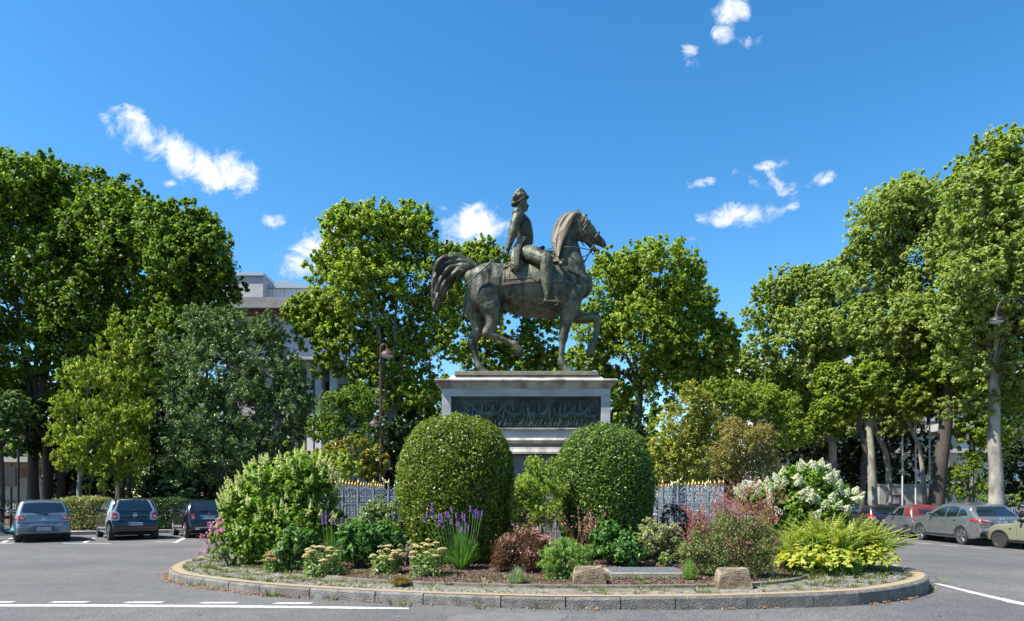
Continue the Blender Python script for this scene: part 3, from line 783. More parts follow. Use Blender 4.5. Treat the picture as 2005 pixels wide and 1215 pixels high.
HT(hb, [(890, 600, 120, 0, 92), (892, 520, 98, 0, 74), (884, 440, 80, 0, 58), (873, 370, 71, 0, 50), (882, 310, 67, 0, 45), (915, 264, 56, 0, 40), (940, 252, 46, 0, 36)], 16)
HT(hb, [(945, 256, 46, 0, 38), (975, 288, 57, 0, 40), (1008, 315, 50, 0, 36), (1042, 344, 36, 0, 28), (1075, 370, 27, 0, 24), (1092, 382, 21, 0, 21)], 14)
HT(hb, [(972, 335, 40, 0, 28), (1005, 366, 22, 0, 22), (1030, 400, 15, 0, 17), (1050, 424, 12, 0, 15)], 12)
HT(hb, [(1084, 374, 25, 0, 25), (1100, 392, 17, 0, 22)], 12, 2)
for s in (-1, 1):
    HT(hb, [(958, 238, 16, 20 * s, 10), (950, 212, 15, 24 * s, 8), (938, 190, 8, 24 * s, 5), (934, 180, 3, 24 * s, 3)], 8, 2)
    HT(hb, [(1008, 288, 12, 32 * s, 9), (1024, 294, 9, 33 * s, 8)], 8, 1)        # brow
    HT(hb, [(1090, 362, 9, 14 * s, 7), (1098, 368, 6, 15 * s, 6)], 8, 1)        # nostril rim
    HT(hb, [(968, 300, 34, 24 * s, 16), (985, 335, 34, 22 * s, 14)], 10, 2)     # cheek
# near fore (supporting), far fore (raised)
HT(hb, [(900, 680, 88, -55, 58), (890, 770, 60, -64, 48), (872, 850, 42, -66, 36), (858, 925, 29, -66, 29), (853, 962, 29, -66, 29), (848, 1005, 19, -66, 20), (843, 1068, 17, -66, 18), (843, 1100, 25, -66, 23), (858, 1128, 21, -66, 20), (868, 1140, 24, -66, 24)])
HT(hb, [(868, 1134, 22, -66, 22), (880, 1152, 31, -66, 29), (886, 1164, 35, -66, 32)], 14, 2)
HT(hb, [(900, 720, 78, 55, 52), (935, 792, 46, 62, 42), (990, 812, 33, 62, 34), (1040, 806, 29, 62, 29), (1063, 814, 31, 62, 30), (1069, 850, 22, 62, 22), (1064, 900, 18, 62, 18), (1055, 940, 18, 62, 18), (1048, 962, 23, 62, 22), (1037, 982, 19, 62, 19)])
HT(hb, [(1038, 980, 20, 62, 20), (1030, 1006, 27, 62, 26), (1026, 1024, 28, 62, 28)], 14, 2)
# near hind (raised), far hind (supporting)
HT(hb, [(385, 600, 98, -62, 66), (405, 700, 100, -72, 72), (432, 780, 72, -74, 58), (440, 845, 46, -72, 42), (428, 895, 34, -72, 34), (415, 925, 31, -72, 30)])
HT(hb, [(398, 912, 16, -72, 20), (405, 930, 30, -72, 28), (450, 948, 25, -72, 24), (500, 970, 19, -72, 19), (545, 990, 18, -72, 18), (568, 998, 24, -72, 22), (576, 1014, 20, -72, 20)])
HT(hb, [(572, 1008, 20, -72, 20), (590, 1034, 27, -72, 26), (600, 1048, 26, -72, 26)], 14, 2)
HT(hb, [(365, 650, 95, 58, 68), (325, 740, 72, 66, 56), (345, 820, 50, 68, 44), (350, 880, 40, 68, 38), (318, 940, 33, 68, 31), (312, 968, 31, 68, 30), (325, 1020, 22, 68, 22), (342, 1075, 20, 68, 19), (355, 1104, 26, 68, 23), (374, 1128, 21, 68, 20)])
HT(hb, [(373, 1126, 21, 68, 21), (392, 1150, 31, 68, 29), (400, 1164, 35, 68, 32)], 14, 2)
horse_me = remesh(hb.mesh('horse'), .024, 5); hbv = bvh_of(horse_me)
horse = link('horse_body', horse_me, BRZ, stat)
# plinth plate under the hooves
mb = MB(); mb.box(-(143) / s_, 141 / s_, -.62, .62, -.105, .0); mb.build('bronze_plinth', mat('plinth_bronze', (.16, .15, .11), .7, col2=(.26, .24, .17), scale=5, bump=.3), stat, bevel=.01)
# tail and mane, built of strands
def lerp2(A, B, t): return [(a[0] * (1 - t) + b[0] * t, a[1] * (1 - t) + b[1] * t) for a, b in zip(A, B)]
O = [(335, 517), (262, 476), (182, 468), (118, 508), (92, 590), (80, 690), (82, 772)]; I = [(325, 548), (282, 556), (238, 566), (196, 602), (158, 664), (124, 730), (100, 782)]
tb = MB()
for k in range(15):
    t = k / 14; path = lerp2(O, I, t); yy = [0, random.uniform(-22, 22), random.uniform(-36, 36), random.uniform(-40, 40), random.uniform(-40, 40), random.uniform(-34, 34), random.uniform(-14, 14)]
    m_ = random.uniform(.8, 1.1); tb.tube([h(p[0] + random.uniform(-3, 3), p[1], y) for p, y in zip(path, yy)], [v / K * m_ for v in (18, 18, 18, 17, 15, 11, 3)], 8, smooth=5)
for k in range(5): tb.tube([h(290, 535, -10 + 5 * k), h(250, 560, -25 + 10 * k), h(232, 590, -30 + 12 * k), h(226, 618 - k * 4, -30 + 12 * k)], [v / K for v in (16, 14, 9, 2)], 8, smooth=4)
link('tail', remesh(tb.mesh('tail'), .016, 2), BRD, stat)
O = [(950, 210), (885, 216), (832, 262), (804, 332), (797, 400), (812, 488)]; I = [(952, 226), (925, 228), (890, 290), (866, 352), (842, 420), (826, 496)]
mn = MB()
for k in range(14):
    t = k / 13; path = lerp2(O, I, t); yy = [-18, -20 - 20 * t, -30 - 26 * t, -40 - 28 * t, -56 - 22 * t, -84 - 14 * t]
    cut_ = random.choice([5, 6, 6]) if t < .8 else 6
    P_ = [h(p[0] + random.uniform(-3, 3), p[1], y + random.uniform(-5, 5)) for p, y in zip(path, yy)][:cut_]
    mn.tube(P_, [v / K for v in (11, 12, 12, 12, 10, 3)][:cut_], 7, smooth=5)
for k in range(5): mn.tube([h(955, 214, -8 + 4 * k), h(985, 235, -28 + 8 * k), h(990, 268, -38 + 10 * k), h(970, 296, -42 + 10 * k)], [v / K for v in (9, 12, 10, 2)], 7, smooth=3)
link('mane', remesh(mn.mesh('mane'), .014, 1), mat('mane_bronze', (.11, .075, .05), .6, .2, col2=(.15, .14, .095), scale=6, stretch=(2, 2, .3), bump=.3), stat)
# rider
rb = MB()
HT(rb, [(618, 480, 57, 0, 62), (624, 430, 51, 0, 62), (627, 385, 46, 0, 58), (628, 335, 53, 0, 72), (620, 275, 51, 0, 80), (608, 236, 37, 0, 76), (603, 212, 20, 0, 30)], 18)
HT(rb, [(603, 216, 20, 0, 20), (608, 180, 19, 0, 18)], 12, 2)
HT(rb, [(610, 182, 24, 0, 22), (612, 150, 33, 0, 29), (611, 120, 29, 0, 27)], 14, 3)
HT(rb, [(641, 146, 5, 0, 5), (650, 160, 6, 0, 6)], 8, 1); HT(rb, [(630, 172, 17, 0, 15), (637, 184, 9, 0, 9)], 10, 1); HT(rb, [(640, 172, 6, 0, 12)] * 1 + [(646, 172, 4, 0, 9)], 8, 1)
for s in (-1, 1): HT(rb, [(606, 160, 8, 29 * s, 4), (604, 146, 8, 29 * s, 4)], 8, 1)
HT(rb, [(590, 240, 34, -74, 32), (575, 290, 31, -92, 30), (560, 350, 29, -98, 27), (549, 385, 24, -98, 23), (538, 420, 20, -99, 20), (529, 448, 16, -99, 17)])
HT(rb, [(602, 240, 28, 70, 28), (617, 300, 25, 88, 25), (645, 360, 22, 86, 22), (685, 405, 18, 56, 18), (712, 425, 14, 26, 14)])
HT(rb, [(626, 458, 50, -55, 46), (672, 486, 50, -112, 42), (720, 520, 44, -150, 38), (750, 546, 39, -166, 36), (750, 600, 36, -166, 33), (752, 660, 33, -164, 30), (757, 722, 22, -162, 22), (758, 752, 21, -162, 20)])
HT(rb, [(626, 458, 50, 55, 46), (672, 486, 50, 112, 42), (720, 520, 44, 150, 38), (750, 546, 39, 166, 36), (750, 600, 36, 166, 33), (752, 660, 33, 164, 30), (757, 722, 22, 162, 22), (758, 752, 21, 162, 20)])
for s in (-1, 1): HT(rb, [(745, 772, 16, 162 * s, 15), (770, 776, 15, 163 * s, 16), (800, 778, 13, 166 * s, 16), (828, 780, 9, 168 * s, 11)], 12, 2)
for (cx, cy, y, dx, dz) in ((520, 462, -99, -8, 20), (716, 426, 22, 14, 2)):
    HT(rb, [(cx + 4, cy - 8, 13, y, 10), (cx, cy + 12, 14, y, 12)], 10, 2)
    for k in range(4):
        HT(rb, [(cx - 9 + 6 * k, cy + 14, 4.2, y - 8, 4), (cx - 12 + 6.5 * k, cy + 26 - k, 4, y - 12, 4), (cx - 4 + 5 * k, cy + 30 - k * 1.5, 3.6, y - 2, 3.6)], 6, 2)
    HT(rb, [(cx + 11, cy + 2, 4.5, y + 6, 4.5), (cx + 16, cy + 14, 4, y + 2, 4), (cx + 10, cy + 24, 3.6, y - 6, 3.6)], 6, 2)
HT(rb, [(606, 392, 20, -56, 10), (586, 440, 26, -96, 10), (574, 500, 28, -138, 9), (573, 560, 27, -154, 8), (574, 584, 24, -156, 6)], 12)
HT(rb, [(606, 392, 20, 56, 10), (586, 440, 26, 96, 10), (574, 500, 28, 138, 9), (573, 560, 27, 154, 8), (574, 584, 24, 156, 6)], 12)
HT(rb, [(640, 300, 30, -26, 26), (642, 340, 30, -24, 26), (634, 372, 22, -20, 24)], 10, 2)
HT(rb, [(640, 300, 30, 26, 26), (642, 340, 30, 24, 26), (634, 372, 22, 20, 24)], 10, 2)
#
HT(rb, [(598, 395, 16, -52, 14), (606, 400, 15, 0, 52), (598, 395, 16, 52, 14)], 10, 2)
rider_me = remesh(rb.mesh('rider'), .016, 3); rbv = bvh_of(rider_me)
rider = link('rider_body', rider_me, BRZ, stat)
both = MB(); both.add([v.co for v in horse_me.vertices], [tuple(p.vertices) for p in horse_me.polygons]); both.add([v.co for v in rider_me.vertices], [tuple(p.vertices) for p in rider_me.polygons])
bbv = bvh_of(both.mesh('both'))
def hp(poly): return [((a - 638) / K, (1168 - b) / K) for a, b in poly]
def onside(name, poly, m, side=-1, bv=None, off=.02, th=.05, parent=None, step=.06, mb=None, maxd=None):
    q = mb or MB(); drape(q, bv or hbv, hp(poly), lambda a, b: (a, 0, b), (0, 1 if side < 0 else -1, 0), off, th, step, 4.0, maxd)
    if mb is None: return q.build(name, m, parent or stat, smooth=False)
cloth = [(511, 506), (494, 671), (600, 668), (700, 656), (846, 655), (850, 560), (845, 500), (760, 470), (640, 480)]
sad = MB(); onside('', cloth, None, -1, off=.03, mb=sad); onside('', cloth, None, 1, off=.03, mb=sad)
sc_ = sad.build('saddle_cloth', BRZ, stat)
br = MB()
for sd in (-1, 1):
    for pl in ([(508, 506), (492, 673), (505, 673), (521, 506)], [(494, 657), (493, 673), (700, 658), (846, 657), (846, 643), (700, 643)], [(541, 508), (530, 640), (536, 640), (547, 508)], [(528, 634), (528, 641), (700, 630), (700, 624)]): onside('', pl, None, sd, off=.045, th=.03, mb=br, step=.05)
br.build('cloth_border', mat('border_bronze', (.20, .13, .09), .6, .2, col2=(.13, .11, .08), scale=6), sc_)
flap = [(650, 510), (656, 590), (672, 640), (700, 662), (715, 640), (715, 560), (740, 530), (800, 560), (790, 640), (760, 650), (845, 640), (850, 560), (800, 500), (700, 480)]
sf = MB()
for sd in (-1, 1): onside('', [(648, 500), (654, 590), (672, 642), (700, 664), (740, 640), (790, 610), (800, 560), (780, 500)], None, sd, off=.065, th=.04, mb=sf)
HT(sf, [(560, 480, 22, 0, 80), (590, 478, 26, 0, 90), (680, 482, 26, 0, 88), (740, 462, 34, 0, 70)], 12, 3)
sf.build('saddle', BRZ, stat, smooth=True)
hol = MB()
for sd in (-1, 1):
    onside('', [(716, 456), (752, 436), (795, 430), (826, 470), (852, 512), (800, 528), (768, 530), (745, 500)], None, sd, off=.10, th=.10, mb=hol)
    onside('', [(748, 498), (770, 518), (800, 515), (848, 503), (852, 514), (800, 529), (768, 531), (742, 503)], None, sd, off=.12, th=.05, mb=hol)
HT(hol, [(700, 436, 20, -10, 24), (722, 424, 18, 0, 30), (738, 408, 12, 4, 22)], 10, 2)
hol.build('holster_cover', BRZ, stat)
for sd in (-1, 1):
    mb = MB(); mb.lathe([(0, -.10), (.05, -.095), (.062, -.06), (.056, -.05), (.062, -.04), (.062, .10), (0, .10)], 16, (h(835, 553)[0], sd * 142 / K, h(835, 553)[2]), 'Y' if sd < 0 else 'Y')
    mb.build('blanket_roll', BRZ, stat, smooth=True)
ct = MB()
onside('', [(600, 378), (640, 380), (612, 420), (598, 470), (604, 505), (622, 535), (600, 590), (544, 586), (550, 540), (566, 490), (576, 440), (584, 400)], None, -1, bv=bbv, off=.05, th=.12, mb=ct, maxd=.12)
ct.build('coat_tail', BRZ, rider)
ct = MB()
onside('', [(600, 378), (640, 380), (612, 420), (598, 470), (604, 505), (622, 535), (600, 590), (544, 586), (550, 540), (566, 490), (576, 440), (584, 400)], None, 1, bv=bbv, off=.05, th=.12, mb=ct, maxd=.12)
ct.build('coat_tail', BRZ, rider)

bt = MB()
for (x_, y_) in ((676, 345), (678, 362), (676, 378), (671, 320), (664, 298)): bt.tube([h(x_ - 6, y_, 0), h(x_ + 2, y_, 0)], .018, 8)
for (A, B) in (((585, 392, -58), (668, 384, -30)),): bt.tube([h(582, 392, -50), h(600, 392, -62), (h(640, 390, -52)), h(668, 384, -24)], .02, 8, smooth=3)
bt.tube([h(640, 238, -40), h(662, 275, -34), h(672, 320, -26), h(670, 370, -22)], .016, 8, smooth=3)
bt.build('coat_trim', BRD, rider, smooth=True)
for sd in (-1, 1):
    mb = MB(); mb.tube([h(587, 214, 64 * sd), h(586, 220, 72 * sd), h(584, 232, 80 * sd), h(582, 246, 82 * sd)], [.07, .12, .135, .13], 18, rb=[.08, .12, .12, .115], up=(0, 1, 0), round_caps=False)
    for k in range(16):
        a = k / 16 * 2 * PI; x_, z_ = h(583, 246)[0] + .125 * math.cos(a), h(583, 246)[2]; mb.tube([(x_, 78 * sd / K + .11 * math.sin(a), z_ + .06), (x_, 78 * sd / K + .115 * math.sin(a), z_ - .03)], .018, 6)
    mb.build('epaulette', BRD, rider, smooth=True)
ht = MB()
HT(ht, [(564, 140, 17, 0, 24), (572, 122, 24, 0, 30), (596, 104, 25, 0, 34), (620, 100, 20, 0, 30), (640, 102, 10, 0, 20)], 12, 3)
HT(ht, [(556, 150, 8, 0, 30), (585, 148, 6, 0, 40), (612, 128, 6, 0, 42), (634, 112, 5, 0, 36), (651, 104, 4, 0, 22)], 12, 3)
for k in range(9): ht.tube([h(562 + k * 5, 148 - k * 4, -20 + k), h(560 + k * 6, 118 - k * 3, -30 + k), h(575 + k * 5, 96 - k * 1.5, -22 + k * 3)], [.03, .035, .03], 6, smooth=2)
for (a, b, r) in ((574, 92, 12), (584, 82, 13), (594, 72, 13), (605, 65, 14), (617, 74, 13), (602, 82, 14), (629, 86, 10)): ht.tube([h(a, b, -8), h(a + 3, b, 8)], r / K, 8)
link('hat', remesh(ht.mesh('hat'), .013, 2), BRZ, rider)
sw = MB(); sw.tube([h(505, 485, -112), h(440, 540, -150), h(360, 610, -158), h(276, 680, -142)], [.025, .023, .02, .008], 8, smooth=2)
sw.tube([h(498, 472, -112), h(512, 484, -112), h(532, 500, -108)], [.035, .045, .03], 8); sw.tube([h(520, 497, -112), h(548, 486, -112), h(556, 462, -112), h(545, 446, -112)], .014, 6, smooth=3)
sw.build('sword', BRZ, rider, smooth=True)
for sd in (-1, 1):
    mb = MB(); y = 168 * sd
    mb.tube([h(768, 590, y), h(782, 680, y), h(796, 745, y)], .016, 6)
    mb.tube([h(796, 745, y), h(778, 770, y - 16 * sd), h(776, 794, y - 16 * sd), h(812, 800, y + 18 * sd), h(816, 775, y + 18 * sd), h(796, 745, y)], .016, 6)
    mb.tube([h(735, 782, y), h(720, 790, y), h(708, 790, y)], .014, 6); mb.build('stirrup', BRD, stat, smooth=True)
bd = MB()
def loop(cx, cy, ang, a, b, r, n=20):
    P_ = []
    for j in range(n + 1):
        t = 2 * PI * j / n; u = a * math.cos(t); P_.append(h(cx + u * math.cos(R(ang)), cy - u * math.sin(R(ang)), b * math.sin(t)))
    bd.tube(P_, r, 6)
loop(1052, 350, 57, 41, 34, .02); loop(985, 300, 57, 62, 47, .018); loop(965, 262, 55, 60, 45, .018)
for sd in (-1, 1):
    bd.tube([h(968, 240, 44 * sd), h(1000, 300, 46 * sd), h(1032, 372, 33 * sd), h(1045, 395, 24 * sd)], .018, 6, smooth=3)
    bd.tube([h(948, 262, 44 * sd), h(958, 330, 46 * sd), h(985, 385, 24 * sd)], .016, 6, smooth=3)
    bd.tube([h(1045, 395, 24 * sd), h(1015, 432, 40 * sd), h(960, 440, 84 * sd), h(900, 436, 92 * sd), h(850, 432, 76 * sd), h(790, 425, 46 * sd), h(728, 430, 20)], .013, 6, smooth=3)
    bd.tube([h(1040, 400, 24 * sd), h(1018, 430, 22 * sd), h(1000, 468, 12 * sd), h(975, 500, 30 * sd), h(940, 520, 78 * sd)], .014, 6, smooth=3)
    bd.tube([h(1035, 398, 26 * sd), h(1030, 425, 26 * sd), h(1040, 440, 24 * sd), h(1052, 425, 20 * sd)], .012, 6, smooth=2)
bd.build('bridle', BRD, stat, smooth=True)
for sd in (-1, 1):
    bs = MB()
    onside('', [(868, 540), (905, 558), (950, 582), (1000, 624), (1000, 640), (950, 602), (900, 578), (866, 560)], None, sd, off=.03, th=.05, mb=bs, step=.05)
    for k in range(9):
        t = k / 8; onside('', [(872 + 70 * t, 562 + 26 * t), (880 + 70 * t, 565 + 26 * t), (876 + 70 * t, 580 + 26 * t)], None, sd, off=.04, th=.04, mb=bs, step=.05)
    bs.build('breast_strap', BRD, stat)

# ------------------------------------------------------------------ iron railing around the monument
IRON = mat('railing_paint', (.27, .32, .37), .5, .1, col2=(.20, .24, .29), scale=9)
GOLD = mat('gilding', (.62, .42, .13), .4, .5)
fx0, fx1 = wx(642, 15.5), wx(1417, 15.5); FZT = 2.0
def railing(label, p0, p1, npan, name='iron_railing'):
    L_ = (Vector(p1) - Vector(p0)).length; a = math.atan2(p1[1] - p0[1], p1[0] - p0[0])
    t = thing(name, label, 'railing', (p0[0], p0[1], KT + .15), a, 'iron railings around the monument'); w = L_ / npan; H = FZT - KT - .15
    bars = MB(); scr = MB()
    for z in (.12, H - .50, H - .46 - .28 + .0): pass
    for z in (.10, H - .56): bars.box(0, L_, -.018, .018, z, z + .03)
    bars.box(0, L_, -.012, .012, H - .62 + .0, H - .605)
    for i in range(npan + 1):
        x = i * w; pb = MB(); pb.tube([(x, 0, 0), (x, 0, H - .12)], .024, 8, round_caps=False); pb.lathe([(.03, H - .60), (.036, H - .585), (.03, H - .57)], 8, (x, 0, 0))
        po = pb.build('post', IRON, t, smooth=False)
        fb = MB(); fb.lathe([(.0, H - .13), (.028, H - .12), (.016, H - .10), (.03, H - .075), (.034, H - .055), (.02, H - .035), (.008, H - .01), (0, H + .03)], 8, (x, 0, 0)); fb.build('finial', GOLD, po, smooth=True)
        if i == npan: break
        for k in (1, 2): bars.tube([(x + w * k / 3, 0, .11), (x + w * k / 3, 0, H - .55)], .011, 6)
        for k in (1, 2): bars.lathe([(.011, H - .78), (.022, H - .76), (.011, H - .74)], 6, (x + w * k / 3, 0, 0))
        c = x + w / 2; r = w / 2 - .02
        scr.tube([(c - r, 0, H - .54), (c - r, 0, H - .36), (c - r * .7, 0, H - .24), (c, 0, H - .17), (c + r * .7, 0, H - .24), (c + r, 0, H - .36), (c + r, 0, H - .54)], .012, 6, smooth=4)
        for s in (-1, 1):
            sp_ = [(c + s * (.006 + (.072) * (q / 14)) * math.cos(q * .75) * (-1) + s * .075, 0, H - .44 + (.006 + .072 * (q / 14)) * math.sin(q * .75)) for q in range(15)]
            scr.tube(sp_, .010, 6); scr.tube([(c + s * .01, 0, H - .36), (c + s * .04, 0, H - .28), (c + s * .09, 0, H - .31), (c + s * .06, 0, H - .35)], .008, 6, smooth=2)
        scr.tube([(c, 0, H - .54), (c, 0, H - .17), (c, 0, H - .09)], .008, 6)
    bars.build('bars', IRON, t); scr.build('scrollwork', IRON, t)
railing('pale grey front railing with gilt finials between the two clipped topiary domes and beyond them', (fx0, 15.5), (fx1, 15.5), 26)
railing('pale grey side railing receding from the corner behind the pink gaura bush', (fx1, 15.5), (fx1, 22.3), 20)
railing('pale grey side railing receding behind the cream panicle hydrangea', (fx0, 22.3), (fx0, 15.5), 20)
railing('pale grey back railing hidden mostly behind the pedestal', (fx1, 22.3), (fx0, 22.3), 26)
# ------------------------------------------------------------------ cars
def paintm(name, c, metal=.5, rough=.28): return mat(name, c, rough, metal, coat=1.0)
GLASS = mat('car_glass', (.012, .016, .018), .04, 0, spec=1.0, coat=1.0)
RUB = mat('rubber', (.018, .018, .019), .8, col2=(.03, .03, .03), scale=20)
BLK = mat('black_plastic', (.02, .02, .022), .5)
RED = mat('tail_red', (.50, .012, .012), .12, 0, coat=1.0)
CLR = mat('lens_clear', (.62, .58, .58), .1, .2, coat=1.0)
CHR = mat('chrome', (.72, .73, .75), .16, 1.0)
ALL = mat('alloy', (.42, .44, .46), .3, .8)
PLT = mat('plate_white', (.72, .73, .74), .45)
PBL = mat('plate_blue', (.015, .06, .45), .45)
PTX = mat('plate_black', (.01, .01, .012), .5)
UND = mat('underbody', (.01, .01, .01), .9)
def text_mesh(txt, size):
    cu = bpy.data.curves.new('t', 'FONT'); cu.body = txt; cu.size = size; cu.extrude = .001; cu.align_x = 'CENTER'; cu.align_y = 'CENTER'; cu.resolution_u = 2
    o = bpy.data.objects.new('t', cu); COL.objects.link(o); bpy.context.view_layer.update(); dg = bpy.context.evaluated_depsgraph_get()
    me = bpy.data.meshes.new_from_object(o.evaluated_get(dg)); bpy.data.objects.remove(o); return me
def car(name, label, loc, heading, s):
    """s: spec; car points along +X locally, rear axle at x=0, ground z=0; heading = clockwise angle from +Y"""
    t = thing(name, label, 'car', loc, R(90 - heading), 'cars parked around the square')
    Wd = s['w'] / 2; x0, x1 = s['x0'], s['x1']; belt, roof = s['belt'], s['roof']; tum = s.get('tum', .2)
    top = resample(s['top'], .07); sill = s.get('sill', .2)
    rc = s.get('rc', .09)
    def plan(x):
        u = (x - x0) / (x1 - x0); a = max(0, (.16 - u) / .16); b = max(0, (u - .80) / .20)
        return Wd * (1 - s.get('pr', .12) * a ** 2 - .24 * b ** 2.2)
    def hwid(x, z):
        w = plan(x); q = max(0, (z - belt) / (roof - belt)); w *= (1 - tum * q ** 1.15)
        w -= .055 * max(0, (.48 - z) / .3) ** 1.5; w -= .025 * max(0, (z - .72) / (belt - .7)) if z < belt else .025
        if s.get('hips'): w += s['hips'] * math.exp(-((x - .0) / .38) ** 2) * math.exp(-((z - .62) / .16) ** 2) + s['hips'] * .7 * math.exp(-((x - s['wb']) / .4) ** 2) * math.exp(-((z - .62) / .16) ** 2)
        return max(w, .05)
    rings = []
    for (x, T) in top:
        B = sill + (.10 * max(0, (x0 + .4 - x) / .4)) + .06 * max(0, (x - x1 + .5) / .5); T = max(T, B + .02)
        half = []; r_ = min(rc, (T - B) * .4); wt = hwid(x, T)
        for u in (0, .25, .5, .72, .9): half.append((u * (wt - r_), T - .035 * u * u))
        zc = T - .035 * .81
        for a in (20, 45, 70): half.append((wt - r_ + r_ * math.sin(R(a)) - .0, zc - r_ * (1 - math.cos(R(a)))))
        zt = zc - r_
        for k in range(9):
            z = zt + (B - zt) * k / 8; half.append((hwid(x, z), z))
        half.append((hwid(x, B) * .85, B)); half.append((0, B))
        rings.append([(x, -y, z) for y, z in half] + [(x, y, z) for y, z in reversed(half[1:-1])])
    mb = MB(); mb.rings(rings); me = mb.mesh('b'); bm = bmesh.new(); bm.from_mesh(me); bmesh.ops.recalc_face_normals(bm, faces=bm.faces); bm.to_mesh(me); bm.free()
    body0 = remesh(me, .03, 3); bv = bvh_of(body0)
    wr = s['wr']; cuts = MB(); Rr = wr + .045
    for xa in (0, s['wb']):
        for sy in (-1, 1): cuts.lathe([(0, -.16), (Rr, -.16), (Rr, .3), (0, .3)], 32, (xa, sy * (Wd - .12), wr) if sy > 0 else (xa, sy * (Wd - .12) - .14, wr), 'Y')
    cm = cuts.mesh('c'); bm = bmesh.new(); bm.from_mesh(cm); bmesh.ops.remove_doubles(bm, verts=bm.verts, dist=1e-4); bmesh.ops.recalc_face_normals(bm, faces=bm.faces); bm.to_mesh(cm); bm.free()
    co_ = bpy.data.objects.new('cut', cm); COL.objects.link(co_)
    def f(o):
        b = o.modifiers.new('b', 'BOOLEAN'); b.operation = 'DIFFERENCE'; b.object = co_; b.solver = 'FAST'
    bodym = evalmesh(body0, f); bpy.data.objects.remove(co_)
    body = link('body', bodym, s['paint'], t); bodym.polygons.foreach_set('use_smooth', [True] * len(bodym.polygons))
    side = lambda sy: (lambda a, b: (a, 0, b)); rear = lambda a, b: (0, a, b)
    def dside(nm, poly, m, off=.006, th=.02, par=None, sides=(-1, 1), step=.07):
        for sy in sides:
            q = MB(); drape(q, bv, poly, lambda a, b: (a, 0, b), (0, -sy, 0), off, th, step, 3.0); q.build(nm, m, par or t, smooth=False)
    def drear(nm, poly, m, off=.006, th=.02, par=None, step=.06, mir=False, front=False):
        for sg in ((1, -1) if mir else (1,)):
            q = MB(); drape(q, bv, [(a * sg, b) for a, b in poly], lambda a, b: (0, a, b), (-1 if front else 1, 0, 0), off, th, step, 6.0, .2 if th < .035 and not front and m is not GLASS else None); o = q.build(nm, m, par or t, smooth=False)
        return o
    # underside and wells
    ub = MB(); ub.box(x0 + .25, x1 - .3, -Wd + .28, Wd - .28, sill - .05, sill + .25); ub.build('underbody', UND, t)
    for w_ in s['side_glass']: dside('side_window', w_, GLASS)
    drear('rear_window', s['rear_glass'], GLASS, step=.07); drear('windscreen', s['front_glass'], GLASS, front=True)
    if s.get('arch'):
        for xa in (0, s['wb']):
            po = [(xa + (Rr + .055) * math.cos(a), wr + (Rr + .055) * math.sin(a)) for a in [PI * k / 12 for k in range(13)]] + [(xa - (Rr + .0) * math.cos(a), wr + Rr * math.sin(a)) for a in [PI * k / 12 for k in range(13)]]
            dside('arch_trim', po, s['arch'], .012, .02)
    for (nm, kind, poly, m) in s['panels']:
        if kind == 's': dside(nm, poly, m, .012, .02, step=.05)
        elif kind == 'r': drear(nm, poly, m, .005, .012)
        elif kind == 'rm': drear(nm, poly, m, .005, .012, mir=True)
        elif kind == 'f': drear(nm, poly, m, .005, .012, front=True, mir=True)
    for poly in s['tail']:
        drear('tail_light', poly, RED, .014, .03, mir=True)
    for poly in s.get('tail_clear', []): drear('tail_lens', poly, CLR, .018, .02, mir=True)
    # shut lines and handles
    for ln in s.get('lines', []):
        a, b = Vector(ln[0]), Vector(ln[1]); nn = (b - a).normalized(); nn = Vector((-nn.y, nn.x)) * .005
        dside('door_gap', [tuple(a - nn), tuple(b - nn), tuple(b + nn), tuple(a + nn)], BLK, .0015, .004, step=.12)
    for (hx, hz) in s.get('handles', []): dside('door_handle', [(hx - .08, hz - .013), (hx + .08, hz - .01), (hx + .08, hz + .012), (hx - .08, hz + .013)], s.get('handle_m', CHR), .025, .03)
    # plate
    py_, pzc = s['plate']
    pl = drear('number_plate', [(py_ - .26, pzc - .055), (py_ + .26, pzc - .055), (py_ + .26, pzc + .055), (py_ - .26, pzc + .055)], PLT, .012, .02, step=.5)
    h0 = bv.ray_cast(Vector((-6, py_, pzc)), Vector((1, 0, 0))); xr = h0[0].x - .020 if h0[0] is not None else x0
    for (ya, yb) in ((.22, .26), (-.26, -.22)):
        mb = MB(); mb.box(xr - .002, xr + .006, py_ + ya, py_ + yb, pzc - .055, pzc + .055); mb.build('plate_band', PBL, pl)
    tm = text_mesh(s['text'], .105); o = link('plate_lettering', tm, PTX, pl); o.rotation_euler = (PI / 2, 0, -PI / 2); o.location = (xr - .004, py_, pzc)
    for k in s.get('emblem', []): k(t, bv)
    # wiper
    if s.get('wiper'):
        (ya, za), (yb, zb) = s['wiper']; A = bv.ray_cast(Vector((-6, ya, za)), Vector((1, 0, 0)))[0]; B = bv.ray_cast(Vector((-6, yb, zb)), Vector((1, 0, 0)))[0]
        if A and B: mb = MB(); mb.tube([A - Vector((.03, 0, 0)), B - Vector((.035, 0, 0))], [.022, .009], 6); mb.build('rear_wiper', BLK, t)
    # mirrors
    mx_, mz_ = s['mirror']
    for sy in (-1, 1):
        mb = MB(); wy = hwid(mx_, mz_); mb.tube([(mx_, sy * (wy + .01), mz_ - .02), (mx_ - .01, sy * (wy + .07), mz_ + .01)], .02, 6)
        mb.tube([(mx_ - .01, sy * (wy + .05), mz_ + .03), (mx_ - .02, sy * (wy + .14), mz_ + .035), (mx_ - .02, sy * (wy + .19), mz_ + .03)], [.055, .07, .05], 10, rb=[.05, .06, .04]); mb.build('wing_mirror', s.get('mirror_m', s['paint']), t, smooth=True)
